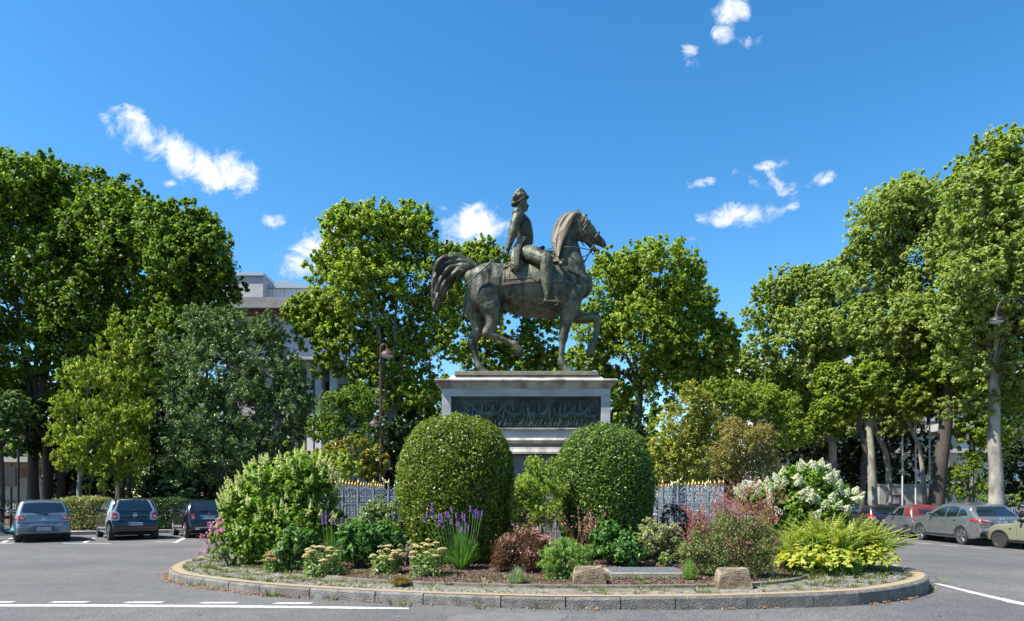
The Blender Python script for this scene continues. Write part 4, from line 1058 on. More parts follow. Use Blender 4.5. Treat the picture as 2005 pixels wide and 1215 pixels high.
    # wheels
    for xa in (0, s['wb']):
        for sy in (-1, 1):
            yo = Wd - .015; yi = yo - .2; rr_ = wr * s.get('rimk', .66)
            wt_ = bpy.data.objects.new('wheel', None); COL.objects.link(wt_); wt_.parent = t; wt_.location = (xa, 0, wr)
            if xa > 0 and s.get('steer'): wt_.rotation_euler = (0, 0, 0)
            mb = MB(); mb.lathe([(rr_, sy * yi), (wr - .015, sy * yi), (wr, sy * (yi + .03)), (wr, sy * (yo - .03)), (wr - .02, sy * yo), (rr_ + .01, sy * (yo + .004)), (rr_, sy * (yo - .01))], 36, (0, 0, 0), 'Y'); mb.build('tyre', RUB, wt_, smooth=False)
            mb = MB(); mb.lathe([(0, sy * (yo - .07)), (rr_ * .95, sy * (yo - .07)), (rr_ * .95, sy * (yi + .02)), (0, sy * (yi + .02))], 24, (0, 0, 0), 'Y'); mb.build('brake_disc', UND, wt_)
            mb = MB(); mb.lathe([(rr_ + .002, sy * (yo - .012)), (rr_ - .004, sy * (yo - .002)), (rr_ * .90, sy * (yo - .012)), (rr_ * .90, sy * (yo - .03)), (rr_ + .002, sy * (yo - .03))], 36, (0, 0, 0), 'Y')
            mb.lathe([(0, sy * (yo - .010)), (rr_ * .2, sy * (yo - .012)), (rr_ * .22, sy * (yo - .04)), (0, sy * (yo - .04))], 16, (0, 0, 0), 'Y')
            ns = s.get('spokes', 5)
            for k in range(ns):
                a = 2 * PI * k / ns + .3
                for da in s.get('spl', (-.14, .14)):
                    p0 = (math.cos(a) * rr_ * .15, sy * (yo - .018), math.sin(a) * rr_ * .15); p1 = (math.cos(a + da) * rr_ * .93, sy * (yo - .014), math.sin(a + da) * rr_ * .93)
                    mb.tube([p0, p1], [rr_ * s.get('spw', .07), rr_ * s.get('spw', .07) * .8], 6, rb=[.01, .01])
            mb.build('rim', s.get('rim', ALL), wt_, smooth=False)
    return t, bv
def ell(cx, cz, a, b, n=20, p=2.6):
    r = []
    for k in range(n):
        t = 2 * PI * k / n; c, s_ = math.cos(t), math.sin(t)
        r.append((cx + a * math.copysign(abs(c) ** (2 / p), c), cz + b * math.copysign(abs(s_) ** (2 / p), s_)))
    return r
def emb_poly(polys, m=CHR):
    def f(t, bv):
        mb = MB()
        for poly in polys:
            q = MB(); drape(q, bv, poly, lambda a, b: (0, a, b), (1, 0, 0), .022, .02, .2, 6.0); mb.add(q.v, q.f)
        mb.build('emblem', m, t)
    return f
def ring_poly(cz, r0, r1, t0=0, t1=2 * PI, n=18, cy=0):
    return [[(cy + r1 * math.cos(a0), cz + r1 * math.sin(a0)), (cy + r1 * math.cos(a1), cz + r1 * math.sin(a1)), (cy + r0 * math.cos(a1), cz + r0 * math.sin(a1)), (cy + r0 * math.cos(a0), cz + r0 * math.sin(a0))] for a0, a1 in [(t0 + (t1 - t0) * k / n, t0 + (t1 - t0) * (k + 1) / n) for k in range(n)]]
def glyph(txt, cz, size, cy=0, m=CHR):
    def f(t, bv):
        h0 = bv.ray_cast(Vector((-6, cy, cz)), Vector((1, 0, 0)))[0]
        if h0 is None: return
        o = link('badge_lettering', text_mesh(txt, size), m, t); o.rotation_euler = (PI / 2, 0, -PI / 2); o.location = (h0.x - .012, cy, cz)
    return f
# ---- silver blue hatchback seen from behind
SILV = paintm('silver_blue_paint', (.20, .24, .28)); SILD = SILV
hat = dict(w=1.665, x0=-.66, x1=3.14, belt=.93, roof=1.50, wb=2.45, wr=.29, paint=SILV, tum=.22, sill=.22, pr=.1,
    top=[(-.62, .34), (-.655, .50), (-.66, .62), (-.60, .70), (-.585, .85), (-.56, .95), (-.50, 1.04), (-.36, 1.28), (-.27, 1.42), (-.25, 1.455), (-.1, 1.475), (.4, 1.50), (1.1, 1.49), (1.55, 1.43), (2.0, 1.18), (2.35, .99), (2.8, .88), (3.02, .74), (3.12, .55), (3.14, .34)],
    side_glass=[[(-.12, 1.03), (.16, 1.0), (.72, .98), (.72, 1.36), (.2, 1.37), (-.08, 1.33)], [(.78, .98), (1.62, .96), (1.50, 1.10), (1.25, 1.32), (.78, 1.37)]],
    rear_glass=[(-.60, 1.045), (0, 1.02), (.60, 1.045), (.62, 1.10), (.55, 1.33), (.50, 1.365), (0, 1.385), (-.50, 1.365), (-.55, 1.33), (-.62, 1.10)],
    front_glass=[(-.66, 1.02), (.66, 1.02), (.56, 1.38), (-.56, 1.38)],
    panels=[('bumper_gap', 'r', [(-.76, .70), (-.45, .665), (.45, .665), (.76, .70), (.76, .71), (.45, .678), (-.45, .678), (-.76, .71)], BLK),
            ('plate_recess', 'r', [(-.42, .36), (.42, .36), (.48, .40), (.30, .585), (-.30, .585), (-.48, .40)], mat('grey_plastic', (.13, .14, .15), .5)),
            ('reflector', 'rm', [(.50, .585), (.68, .595), (.69, .62), (.50, .608)], mat('dark_red', (.12, .005, .008), .2)),
            ('diffuser', 'r', [(-.70, .30), (.70, .30), (.66, .345), (-.66, .345)], BLK), ('tailgate_crease', 'r', [(-.5, .955), (.5, .955), (.5, .963), (-.5, .963)], BLK)],
    tail=[[(.50, .775), (.56, .755), (.70, .765), (.80, .79), (.80, .93), (.72, .945), (.62, .93), (.535, .86)]], tail_clear=[[(.55, .82), (.66, .83), (.68, .875), (.60, .885)]],
    lines=[((.75, .35), (.75, .95)), ((1.66, .35), (1.66, .93)), ((-.05, .5), (-.02, .95))], handles=[(.62, .86), (.0, .88)], handle_m=SILV, plate=(0, .475), text='FN-853-DT', wiper=((-.12, .99), (.28, 1.085)), mirror=(1.62, 1.0), spokes=7,
    emblem=[emb_poly([[(0, .90), (.018, .87), (0, .84), (-.018, .87)], [(0, .84), (-.035, .835), (-.052, .808), (-.017, .812)], [(0, .84), (.035, .835), (.052, .808), (.017, .812)]], mat('badge_blue', (.45, .60, .75), .2, .6)), glyph('MITSUBISHI', .775, .045)])
def groundloc(px, py):
    x, y = gpt(px, py); return (x, y, gz(x))
# rear axle positions: derived from wheel contact points
def place(px, py, lat, heading, s):
    """contact pixel of the rear wheel on side lat (+1 = left of car) -> rear axle centre"""
    x, y = gpt(px, py); hd = R(heading); fw = Vector((math.sin(hd), math.cos(hd))); lf_ = Vector((-fw.y, fw.x))
    c = Vector((x, y)) - lf_ * lat * (s['w'] / 2 - .1)
    return (c.x, c.y, gz(c.x) + .002)
car('parked_car', 'silver blue hatchback seen from behind, leftmost whole car, wiper across its rear window', place(34, 1061.5, 1, -37, hat), -37, hat)
# ---- two-tone micro hatchback
NAVY = paintm('black_blue_paint', (.008, .014, .022), .2, .2); WSIL = paintm('white_silver_paint', (.45, .47, .49), .35, .3)
CELL = WSIL
micro = dict(w=1.665, x0=-.46, x1=3.03, belt=.98, roof=1.555, wb=2.49, wr=.30, paint=NAVY, tum=.2, sill=.22, pr=.13, hips=.02,
    top=[(-.40, .30), (-.455, .42), (-.46, .60), (-.44, .68), (-.37, .74), (-.37, .88), (-.345, 1.02), (-.30, 1.15), (-.20, 1.38), (-.13, 1.47), (.0, 1.515), (.4, 1.553), (1.0, 1.555), (1.45, 1.50), (1.95, 1.24), (2.3, 1.05), (2.7, .93), (2.93, .80), (3.02, .6), (3.03, .34)],
    side_glass=[[(.08, 1.06), (.62, 1.03), (.62, 1.42), (.35, 1.43), (.18, 1.36), (.10, 1.2)], [(.68, 1.03), (1.62, 1.0), (1.50, 1.16), (1.22, 1.40), (.68, 1.43)]],
    rear_glass=[(-.56, 1.08), (0, 1.065), (.56, 1.08), (.585, 1.13), (.50, 1.38), (.44, 1.43), (0, 1.45), (-.44, 1.43), (-.50, 1.38), (-.585, 1.13)],
    front_glass=[(-.66, 1.06), (.66, 1.06), (.56, 1.42), (-.56, 1.42)],
    panels=[('safety_cell', 's', [(-.42, .70), (-.30, .76), (-.10, .72), (.05, .60), (.36, .32), (1.95, .32), (1.95, .26), (.30, .26), (.36, .40), (.36, .62), (.20, .86), (.08, 1.0), (.02, 1.2), (.12, 1.42), (.35, 1.475), (.8, 1.48), (1.25, 1.44), (1.55, 1.2), (1.72, 1.02), (1.78, 1.02), (1.60, 1.26), (1.32, 1.49), (.9, 1.53), (.3, 1.525), (.0, 1.50), (-.12, 1.44), (-.24, 1.2), (-.31, 1.0), (-.36, .86), (-.38, .76)], CELL),
            ('tail_surround', 'rm', [(.52, .74), (.60, .715), (.78, .74), (.80, .86), (.80, 1.02), (.70, 1.10), (.60, 1.28), (.53, 1.46), (.46, 1.51), (.44, 1.46), (.50, 1.41), (.56, 1.20), (.60, 1.06), (.53, 1.03), (.50, .95), (.49, .80)], CELL),
            ('roof_rail', 'r', [(-.47, 1.46), (0, 1.48), (.47, 1.46), (.44, 1.51), (0, 1.53), (-.44, 1.51)], CELL),
            ('bumper_gap', 'r', [(-.76, .70), (-.45, .69), (.45, .69), (.76, .70), (.76, .71), (.45, .70), (-.45, .70), (-.76, .71)], BLK),
            ('reflector', 'rm', [(.42, .43), (.60, .44), (.60, .475), (.42, .46)], mat('dark_red2', (.25, .02, .02), .2)), ('fuel_flap', 's', ell(.05, .86, .035, .05), BLK)],
    tail=[ell(.665, .895, .105, .115)], tail_clear=[ell(.65, .87, .04, .045)],
    lines=[((.65, .35), (.65, 1.0)), ((1.7, .35), (1.7, .98))], handles=[(.78, .93)], handle_m=CHR, plate=(-.03, .60), text='DR-936-HZ', wiper=((.02, 1.10), (-.34, 1.115)), mirror=(1.62, 1.04), mirror_m=NAVY, spokes=6, spw=.09, rim=CHR,
    emblem=[emb_poly(ring_poly(.90, .035, .062, n=16)), glyph('smart', 1.005, .07)])
car('parked_car', 'two tone micro hatchback, pearl silver frame and black tailgate, between the hedges', place(216, 1057.5, 1, -39, micro), -39, micro)
# ---- small retro black hatchback
BLKP = paintm('black_paint', (.012, .013, .016), .1, .15)
retro = dict(w=1.627, x0=-.56, x1=2.98, belt=.93, roof=1.49, wb=2.30, wr=.30, paint=BLKP, tum=.24, sill=.22, pr=.17, hips=.02,
    top=[(-.50, .30), (-.555, .42), (-.56, .56), (-.50, .66), (-.48, .78), (-.455, .90), (-.40, 1.0), (-.27, 1.2), (-.12, 1.38), (.02, 1.44), (.4, 1.485), (.9, 1.49), (1.3, 1.43), (1.75, 1.16), (2.05, .98), (2.5, .90), (2.8, .78), (2.95, .58), (2.98, .34)],
    side_glass=[[(.02, 1.02), (.5, .99), (.5, 1.34), (.25, 1.33), (.1, 1.2)], [(.56, .98), (1.5, .96), (1.35, 1.12), (1.05, 1.33), (.56, 1.36)]],
    rear_glass=[(-.50, 1.03), (0, 1.01), (.50, 1.03), (.52, 1.08), (.44, 1.33), (.38, 1.37), (0, 1.385), (-.38, 1.37), (-.44, 1.33), (-.52, 1.08)],
    front_glass=[(-.6, 1.02), (.6, 1.02), (.5, 1.36), (-.5, 1.36)],
    panels=[('chrome_trim', 'r', [(-.34, .855), (0, .865), (.34, .855), (.34, .88), (0, .89), (-.34, .88)], CHR), ('bumper_strip', 'r', [(-.52, .395), (.52, .395), (.50, .43), (-.50, .43)], CHR), ('reflector', 'rm', [(.45, .41), (.6, .41), (.6, .44), (.45, .44)], mat('dark_red3', (.3, .02, .03), .2)),
            ('tailpipe', 'r', ell(.42, .345, .09, .035), CHR), ('tailgate_gap', 'r', [(-.5, .64), (.5, .64), (.5, .648), (-.5, .648)], BLK)],
    tail=[ell(.57, .82, .075, .115)], tail_clear=[ell(.57, .80, .03, .04)], lines=[((.53, .35), (.53, .96)), ((1.58, .35), (1.58, .93))], handles=[(.62, .85)], plate=(0, .78), text='FD-307-KY', wiper=((.0, 1.045), (.30, 1.07)), mirror=(1.5, 1.0), spokes=8,
    emblem=[emb_poly([ell(0, .955, .045, .038)], mat('badge_red', (.35, .06, .07), .2, .5))])
car('parked_car', 'glossy black rounded small hatchback half hidden behind the cream panicle hydrangea', place(365, 1053, 1, -36, retro), -36, retro)
# ---- dark blue car at the far left edge
DBL = paintm('deep_blue_paint', (.015, .03, .05), .3, .25)
h2 = dict(hat); h2.update(paint=DBL, text='CX-204-RL', emblem=[], w=1.72)
car('parked_car', 'dark blue car just inside the left edge of the photo behind the turquoise scooter', (wx(-15, 29) , 28.0, 0), -36, h2)
# ---- right hand row
HD = 1.0
GREY = paintm('grey_paint', (.20, .22, .225), .5, .25)
suv = dict(w=1.895, x0=-1.02, x1=3.87, belt=1.08, roof=1.69, wb=2.79, wr=.365, paint=GREY, tum=.25, sill=.27, pr=.14, rimk=.70, hips=.035,
    top=[(-.88, .38), (-.96, .52), (-1.0, .66), (-.93, .80), (-.97, .98), (-.95, 1.08), (-.84, 1.14), (-.55, 1.34), (-.30, 1.52), (-.36, 1.56), (.0, 1.63), (.6, 1.685), (1.1, 1.685), (1.6, 1.63), (2.2, 1.36), (2.55, 1.16), (3.0, 1.07), (3.5, .95), (3.75, .78), (3.86, .55), (3.87, .36)],
    side_glass=[[(-.32, 1.20), (.22, 1.12), (.22, 1.45), (-.05, 1.42)], [(.28, 1.12), (1.0, 1.10), (.98, 1.53), (.65, 1.54), (.30, 1.49)], [(1.08, 1.10), (2.12, 1.09), (1.95, 1.22), (1.5, 1.47), (1.06, 1.54)]],
    rear_glass=[(-.74, 1.16), (.74, 1.16), (.66, 1.35), (.52, 1.50), (0, 1.53), (-.52, 1.50), (-.66, 1.35)],
    front_glass=[(-.74, 1.17), (.74, 1.17), (.6, 1.56), (-.6, 1.56)],
    panels=[('bumper_lower', 'r', [(-.80, .38), (.80, .38), (.84, .52), (-.84, .52)], BLK), ('chrome_trim', 'r', [(-.6, .455), (.6, .455), (.64, .49), (-.64, .49)], CHR), ('bumper_gap', 'r', [(-.88, .735), (.88, .735), (.88, .745), (-.88, .745)], BLK),
            ('reflector', 'rm', [(.80, .56), (.84, .58), (.88, .70), (.86, .70)], mat('dark_red4', (.35, .02, .02), .2)), ('rear_light_side', 's', [(-.86, 1.0), (-.46, 1.06), (-.52, .99), (-.86, .93)], RED),
            ('sill_trim', 's', [(.42, .34), (2.35, .34), (2.35, .40), (.42, .40)], BLK), ('window_trim', 's', [(-.34, 1.185), (1.0, 1.085), (2.16, 1.07), (2.16, 1.085), (1.0, 1.10), (-.34, 1.20)], CHR)],
    tail=[[(.40, .95), (.55, .90), (.80, .91), (.90, .96), (.90, 1.04), (.80, 1.05), (.62, 1.0)]], tail_clear=[[(.34, .965), (.52, .965), (.74, 1.01), (.60, 1.02)]], arch=mat('arch_grey', (.07, .08, .085), .5),
    lines=[((.25, .62), (.25, 1.1)), ((.25, .62), (.42, .42)), ((1.03, .42), (1.03, 1.1)), ((2.14, .42), (2.14, 1.06))], handles=[(.42, .98), (1.22, .97)], plate=(0, .93), text='FP-560-CL', mirror=(1.98, 1.17), mirror_m=GREY, spokes=5, spl=(-.16, .16), spw=.06,
    emblem=[emb_poly(ring_poly(1.065, .045, .062, n=16) , mat('badge_blue2', (.2, .32, .6), .2, .6))])
car('parked_car', 'large grey crossover with alloy wheels and black wheel arches in the right hand row', place(1886, 1066, 1, HD, suv), HD, suv)
REDF = mat('red_fabric', (.17, .012, .015), .9, col2=(.13, .010, .012), scale=6)
GREY2 = paintm('grey_paint_light', (.17, .18, .20), .45, .28)
cab = dict(w=1.663, x0=-.42, x1=2.27, belt=.98, roof=1.55, wb=1.873, wr=.30, paint=GREY2, tum=.2, sill=.24, pr=.14, hips=.02,
    top=[(-.36, .32), (-.41, .45), (-.42, .62), (-.38, .72), (-.34, .86), (-.31, 1.0), (-.24, 1.15), (-.10, 1.38), (.05, 1.48), (.3, 1.53), (.7, 1.55), (1.0, 1.50), (1.4, 1.24), (1.7, 1.04), (2.0, .93), (2.2, .76), (2.27, .5), (2.27, .34)],
    side_glass=[[(.36, 1.04), (1.15, 1.02), (1.04, 1.18), (.82, 1.38), (.40, 1.41)]], rear_glass=[(-.40, 1.12), (.40, 1.12), (.36, 1.38), (-.36, 1.38)], front_glass=[(-.62, 1.08), (.62, 1.08), (.52, 1.42), (-.52, 1.42)],
    panels=[('soft_top', 's', [(-.28, 1.04), (.22, 1.03), (.26, 1.2), (.32, 1.47), (.25, 1.52), (.0, 1.45), (-.12, 1.33), (-.22, 1.15)], REDF), ('soft_top_rear', 'r', [(-.66, 1.05), (.66, 1.05), (.56, 1.44), (.40, 1.50), (-.40, 1.50), (-.56, 1.44)], REDF), ('bumper_lower', 'r', [(-.7, .34), (.7, .34), (.72, .5), (-.72, .5)], BLK)],
    tail=[ell(.66, .88, .11, .10)], tail_clear=[ell(.65, .85, .04, .04)], lines=[((.30, .36), (.26, 1.0)), ((1.28, .36), (1.28, .98))], handles=[(.42, .93)], plate=(0, .62), text='EK-419-SW', mirror=(1.16, 1.06), mirror_m=BLK, spokes=6, rim=mat('dark_alloy', (.16, .17, .18), .35, .7),
    emblem=[emb_poly(ring_poly(.86, .035, .06, n=16))])
t_, bv_ = car('parked_car', 'compact grey cabriolet with a bright red fabric roof in the right row', place(1779, 1053, 1, HD, cab), HD, cab)
q = MB(); drape(q, bv_, [(-.02, -.50), (.62, -.52), (.66, 0), (.62, .52), (-.02, .50), (-.06, 0)], lambda a, b: (a, b, 0), (0, 0, -1), .006, .012, .1, 3.0); q.build('soft_top_roof', REDF, t_)
PURP = paintm('dark_grey_purple_paint', (.045, .04, .05), .4, .25)
wag = dict(h2); wag.update(w=1.75, x0=-.95, x1=3.35, wb=2.65, wr=.31, paint=PURP, belt=.98, roof=1.52, text='AB-731-NC', plate=(0, .72), mirror=(1.75, 1.02),
    top=[(-.85, .34), (-.94, .5), (-.95, .62), (-.88, .72), (-.87, .9), (-.82, 1.02), (-.70, 1.25), (-.60, 1.40), (-.5, 1.46), (.2, 1.52), (.9, 1.52), (1.5, 1.44), (2.0, 1.2), (2.3, 1.02), (2.9, .9), (3.2, .75), (3.33, .55), (3.35, .34)],
    side_glass=[[(-.55, 1.06), (.0, 1.03), (.0, 1.40), (-.42, 1.36)], [(.06, 1.03), (.85, 1.01), (.85, 1.42), (.06, 1.41)], [(.92, 1.01), (1.8, 1.0), (1.65, 1.14), (1.35, 1.38), (.92, 1.42)]],
    rear_glass=[(-.62, 1.06), (.62, 1.06), (.54, 1.36), (.48, 1.39), (-.48, 1.39), (-.54, 1.36)], tail=[[(.66, .78), (.84, .78), (.84, 1.06), (.72, 1.10), (.66, .95)]], tail_clear=[[(.70, .80), (.80, .80), (.80, .88), (.70, .88)]], panels=[('bumper_gap', 'r', [(-.76, .66), (.76, .66), (.76, .668), (-.76, .668)], BLK)], wiper=((0, 1.09), (.35, 1.12)), handles=[(.1, .93), (1.0, .92)])
car('parked_car', 'dark purple grey estate car beyond the red roofed cabriolet', place(1690, 1044.6, 1, HD, wag), HD, wag)
BEI = paintm('beige_paint', (.30, .30, .21), .35, .3)
mini = dict(w=1.727, x0=-.62, x1=3.2, belt=.98, roof=1.44, wb=2.495, wr=.31, paint=BEI, tum=.2, sill=.26, pr=.14, rimk=.64,
    top=[(-.55, .34), (-.61, .5), (-.62, .64), (-.55, .8), (-.5, .95), (-.4, 1.15), (-.25, 1.36), (-.1, 1.41), (.5, 1.44), (1.2, 1.43), (1.5, 1.36), (1.85, 1.12), (2.02, 1.02), (2.5, .97), (2.85, .90), (3.1, .74), (3.19, .55), (3.2, .34)],
    side_glass=[[(-.2, 1.04), (.35, 1.02), (.35, 1.33), (-.1, 1.32)], [(.42, 1.02), (1.68, 1.0), (1.60, 1.12), (1.36, 1.32), (.42, 1.35)]], rear_glass=[(-.55, 1.02), (.55, 1.02), (.5, 1.3), (-.5, 1.3)], front_glass=[(-.64, 1.05), (.64, 1.05), (.56, 1.34), (-.56, 1.34)],
    panels=[('sill_trim', 's', [(.38, .28), (2.12, .28), (2.12, .37), (.38, .37)], BLK), ('side_repeater', 's', [(1.98, .76), (2.07, .75), (2.09, .79), (2.02, .80)], BLK), ('head_light', 'f', ell(.62, .80, .11, .12), CLR), ('black_roof', 's', [(-.2, 1.36), (1.3, 1.37), (1.3, 1.42), (-.2, 1.40)], BLK)],
    tail=[[(.6, .72), (.74, .72), (.74, .95), (.6, .95)]], arch=BLK, lines=[((.40, .38), (.40, 1.0)), ((1.78, .38), (1.78, .98))], handles=[(.55, .9)], plate=(0, .7), text='GA-118-MB', mirror=(1.62, 1.06), mirror_m=BLK, spokes=11, spl=(0,), spw=.05, rim=mat('dark_alloy2', (.10, .095, .09), .4, .5), emblem=[])
def place_front(px, py, heading, s):
    x, y = gpt(px, py); hd = R(heading); fw = Vector((math.sin(hd), math.cos(hd))); lf_ = Vector((-fw.y, fw.x)); c = Vector((x, y)) - lf_ * (s['w'] / 2 - .1) - fw * s['wb']; return (c.x, c.y, gz(c.x) + .002)
car('parked_car', 'pale beige small car with black arches, cut by the right edge', place_front(1960, 1072.5, -12, mini), -12, mini)
# turquoise scooter beside the left car
TEAL = paintm('turquoise_paint', (.04, .20, .24), .2, .3)
sct = thing('motor_scooter', 'turquoise motor scooter cut by the left edge, parked beside the silver blue hatchback', 'scooter', (wx(2, 25.2), 25.2, 0), R(75))
mb = MB(); mb.tube([(-.85, 0, .70), (-.55, 0, .62), (-.15, 0, .55), (.05, 0, .32), (.35, 0, .24), (.55, 0, .40), (.66, 0, .75), (.62, 0, .98)], [.06, .17, .17, .10, .09, .09, .10, .05], 14, rb=[.08, .17, .18, .17, .16, .2, .2, .1], smooth=4); mb.build('body', TEAL, sct, smooth=True)
mb = MB(); mb.tube([(-.80, 0, .82), (-.4, 0, .84), (-.02, 0, .78)], [.05, .07, .05], 10, rb=[.10, .15, .12], smooth=3); mb.build('seat', BLK, sct, smooth=True)
mb = MB(); mb.tube([(-.80, 0, .42), (-.5, 0, .45)], [.14, .16], 12); mb.tube([(.62, 0, .55), (.80, 0, .50), (.95, 0, .38)], [.06, .08, .05], 10, rb=[.09, .09, .08], smooth=3); mb.build('mudguard', TEAL, sct, smooth=True)
mb = MB(); mb.tube([(.60, -.34, 1.05), (.63, 0, 1.0), (.60, .34, 1.05)], .018, 8, smooth=3); mb.tube([(.66, 0, .9), (.74, 0, .32)], .03, 8); mb.build('handlebar', BLK, sct, smooth=True)
for sy in (-1, 1): mb = MB(); mb.tube([(.60, .22 * sy, 1.05), (.58, .28 * sy, 1.22)], .008, 6); mb.tube([(.58, .24 * sy, 1.26), (.58, .34 * sy, 1.27)], .045, 8, rb=.01); mb.build('mirror', BLK, sct)
for xx in (-.55, .76):
    mb = MB(); mb.lathe([(.15, -.05), (.23, -.055), (.255, -.02), (.255, .02), (.23, .055), (.15, .05)], 24, (xx, 0, .255), 'Y'); mb.build('tyre', RUB, sct); mb = MB(); mb.lathe([(0, -.03), (.15, -.035), (.15, .035), (0, .03)], 16, (xx, 0, .255), 'Y'); mb.build('rim', ALL, sct)
# ------------------------------------------------------------------ trees
BARKP = mat('plane_bark', (.34, .33, .29), .85, col2=(.16, .145, .12), scale=3.2, bump=.4, bscale=14, col3=(.42, .40, .32), scale3=2.4, stretch=(1, 1, .45))
BARKD = mat('dark_bark', (.085, .07, .055), .9, col2=(.05, .04, .032), scale=5, bump=.6, bscale=16, stretch=(1, 1, .3))
BARKG = mat('grey_bark', (.24, .25, .24), .85, col2=(.15, .15, .14), scale=4, bump=.4, bscale=14, stretch=(1, 1, .4))
LPL = leafmat('plane_leaf', [(0.07, 0.13, 0.018), (0.135, 0.21, 0.026), (0.215, 0.305, 0.038), (0.31, 0.39, 0.055), (0.4, 0.43, 0.08)], .42, .5, .25)
LPD = leafmat('plane_leaf_deep', [(0.055, 0.108, 0.016), (0.1, 0.172, 0.022), (0.16, 0.245, 0.032), (0.24, 0.32, 0.045)], .40, .5, .25)
LPP = leafmat('plane_leaf_pale', [(0.09, 0.15, 0.028), (0.17, 0.245, 0.045), (0.27, 0.35, 0.08), (0.4, 0.47, 0.17), (0.28, 0.28, 0.07)], .42, .5, .3)
LYE = leafmat('yellow_green_leaf', [(0.07, 0.135, 0.014), (0.16, 0.25, 0.022), (0.34, 0.42, 0.035), (0.52, 0.54, 0.06)], .3, .45, .3)
LGG = leafmat('grey_green_leaf', [(0.05, 0.095, 0.022), (0.09, 0.155, 0.04), (0.15, 0.23, 0.065), (0.24, 0.33, 0.13)], .2, .45, .3)
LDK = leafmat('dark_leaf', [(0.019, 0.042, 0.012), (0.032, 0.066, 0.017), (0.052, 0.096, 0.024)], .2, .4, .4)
LKH = leafmat('khaki_leaf', [(0.149, 0.149, 0.04), (0.248, 0.23, 0.069), (0.373, 0.31, 0.115), (0.273, 0.196, 0.069)], .35, .5, .3)
LLM = leafmat('lime_leaf', [(0.13, 0.21, 0.03), (0.21, 0.31, 0.045), (0.31, 0.4, 0.06), (0.39, 0.46, 0.09)], .4, .45, .3)
def tree(name, label, d, base_px, lobes, n, size, lm, bark, tr=.25, kind_='tree', path=None, fork=None, limbs=9, group=None, aspect=.75, up=.55, droop=0, ysq=.9, clump=.085, per=26, sub=13, fill=.12, thick=.22, base_d=None, subr=.5):
    """lobes: (photo px, photo py, radius px[, depth offset m]) measured at distance d; one Empty > trunk, crown"""
    bdp = base_d or d; bx = wx(base_px, bdp); bz = gz(bx); t = thing(name, label, kind_, (bx, bdp, bz), 0, group); k = F / d
    Ls = []
    for i, l in enumerate(lobes):
        p = W(l[0], l[1], d); r = l[2] / k; dy = l[3] if len(l) > 3 else random.uniform(-.9, .9) * r * .6
        Ls.append((p.x - bx, p.y - bdp + dy, p.z - bz, r, r * ysq, r * .95))
    P, O = shell(Ls, n, thick=thick, clump=clump, per=per, sub=sub, fill=fill, subr=subr)
    f = LF(); f.leaves(P, O, size, aspect, up=up, droop=droop); f.build('crown', lm, t)
    mb = MB(); top = min(l[2] - l[5] * .6 for l in Ls); cx_ = sum(l[0] for l in Ls) / len(Ls); cy_ = sum(l[1] for l in Ls) / len(Ls)
    if path:
        pts = [Vector((wx(a, bdp) - bx, 0, W(a, b_, bdp).z - bz)) for a, b_ in path]; pts[0].z = 0
    else:
        h_ = fork or max(1.2, top + .6); pts = [Vector((0, 0, 0)), Vector((random.uniform(-.08, .08), random.uniform(-.1, .1), h_ * .5)), Vector((cx_ * .15, cy_ * .2, h_))]
    m_ = len(pts); mb.tube(pts, [tr * (1.25 if i == 0 else 1.0 - .3 * i / (m_ - 1)) for i in range(m_)], 12, smooth=4)
    e = pts[-1]; order = sorted(Ls, key=lambda l: -l[3])[:limbs]
    for l in order:
        c = Vector(l[:3]); c.z = max(c.z, e.z + .3); mid = e.lerp(c, .5) + Vector((random.uniform(-.3, .3), random.uniform(-.3, .3), .15 * (c - e).length))
        if c.z < e.z + .35 and (c - e).length > 4: continue
        r0 = tr * random.uniform(.38, .55); mb.tube([e - Vector((0, 0, .1)), e.lerp(mid, .5) + Vector((0, 0, .1)), mid, c, c + (c - mid) * .5], [r0, r0 * .8, r0 * .6, r0 * .3, .02], 7, smooth=3)
        for q in range(3):
            dd = Vector(rdir(1)[0]); dd.z = abs(dd.z) * .8; st_ = mid.lerp(c, random.uniform(0, .8)); mb.tube([st_, st_ + dd * l[3] * .45 + Vector((0, 0, .1)), st_ + dd * l[3] * .85], [r0 * .35, r0 * .2, .012], 5, smooth=2)
    mb.build('trunk', bark, t, smooth=True); return t
GP = 'tall plane trees around the square'
tree('plane_tree', 'tallest plane tree of the left mass, cut by the left edge of the photo', 37, 66, [(-60, 420, 120), (20, 400, 108), (75, 372, 84), (150, 385, 84), (-10, 560, 125), (110, 540, 120), (-50, 700, 120), (70, 700, 110), (160, 440, 90), (0, 810, 70)], 148443, 0.181, LPD, BARKD, .3, group=GP)
tree('plane_tree', 'plane tree with stepped crown second in the left mass, behind the yellow green tree', 38, 95, [(200, 480, 100), (236, 432, 82), (295, 500, 100), (180, 630, 110), (290, 640, 105), (230, 760, 80)], 103909, 0.175, LPD, BARKD, .27, group=GP)
tree('plane_tree', 'plane tree at the right end of the left mass, its crown touching the modern building', 36, 330, [(352, 480, 86), (400, 530, 82), (432, 575, 54), (345, 600, 90), (440, 640, 42), (330, 690, 80), (390, 660, 70)], 84116, 0.168, LPD, BARKD, .25, group=GP)
tree('plane_tree', 'broad bright plane tree directly left of the statue, in front of the modern building', 36, 770, [(712, 478, 84), (790, 458, 74), (845, 520, 62), (655, 552, 72), (735, 570, 95), (612, 622, 56), (845, 620, 62), (672, 665, 74), (770, 690, 85), (858, 690, 50), (725, 770, 66), (640, 720, 36), (820, 770, 50), (586, 610, 40), (600, 660, 34), (882, 570, 34)], 128650, 0.158, LPL, BARKG, .22, fork=5.2, group=GP)
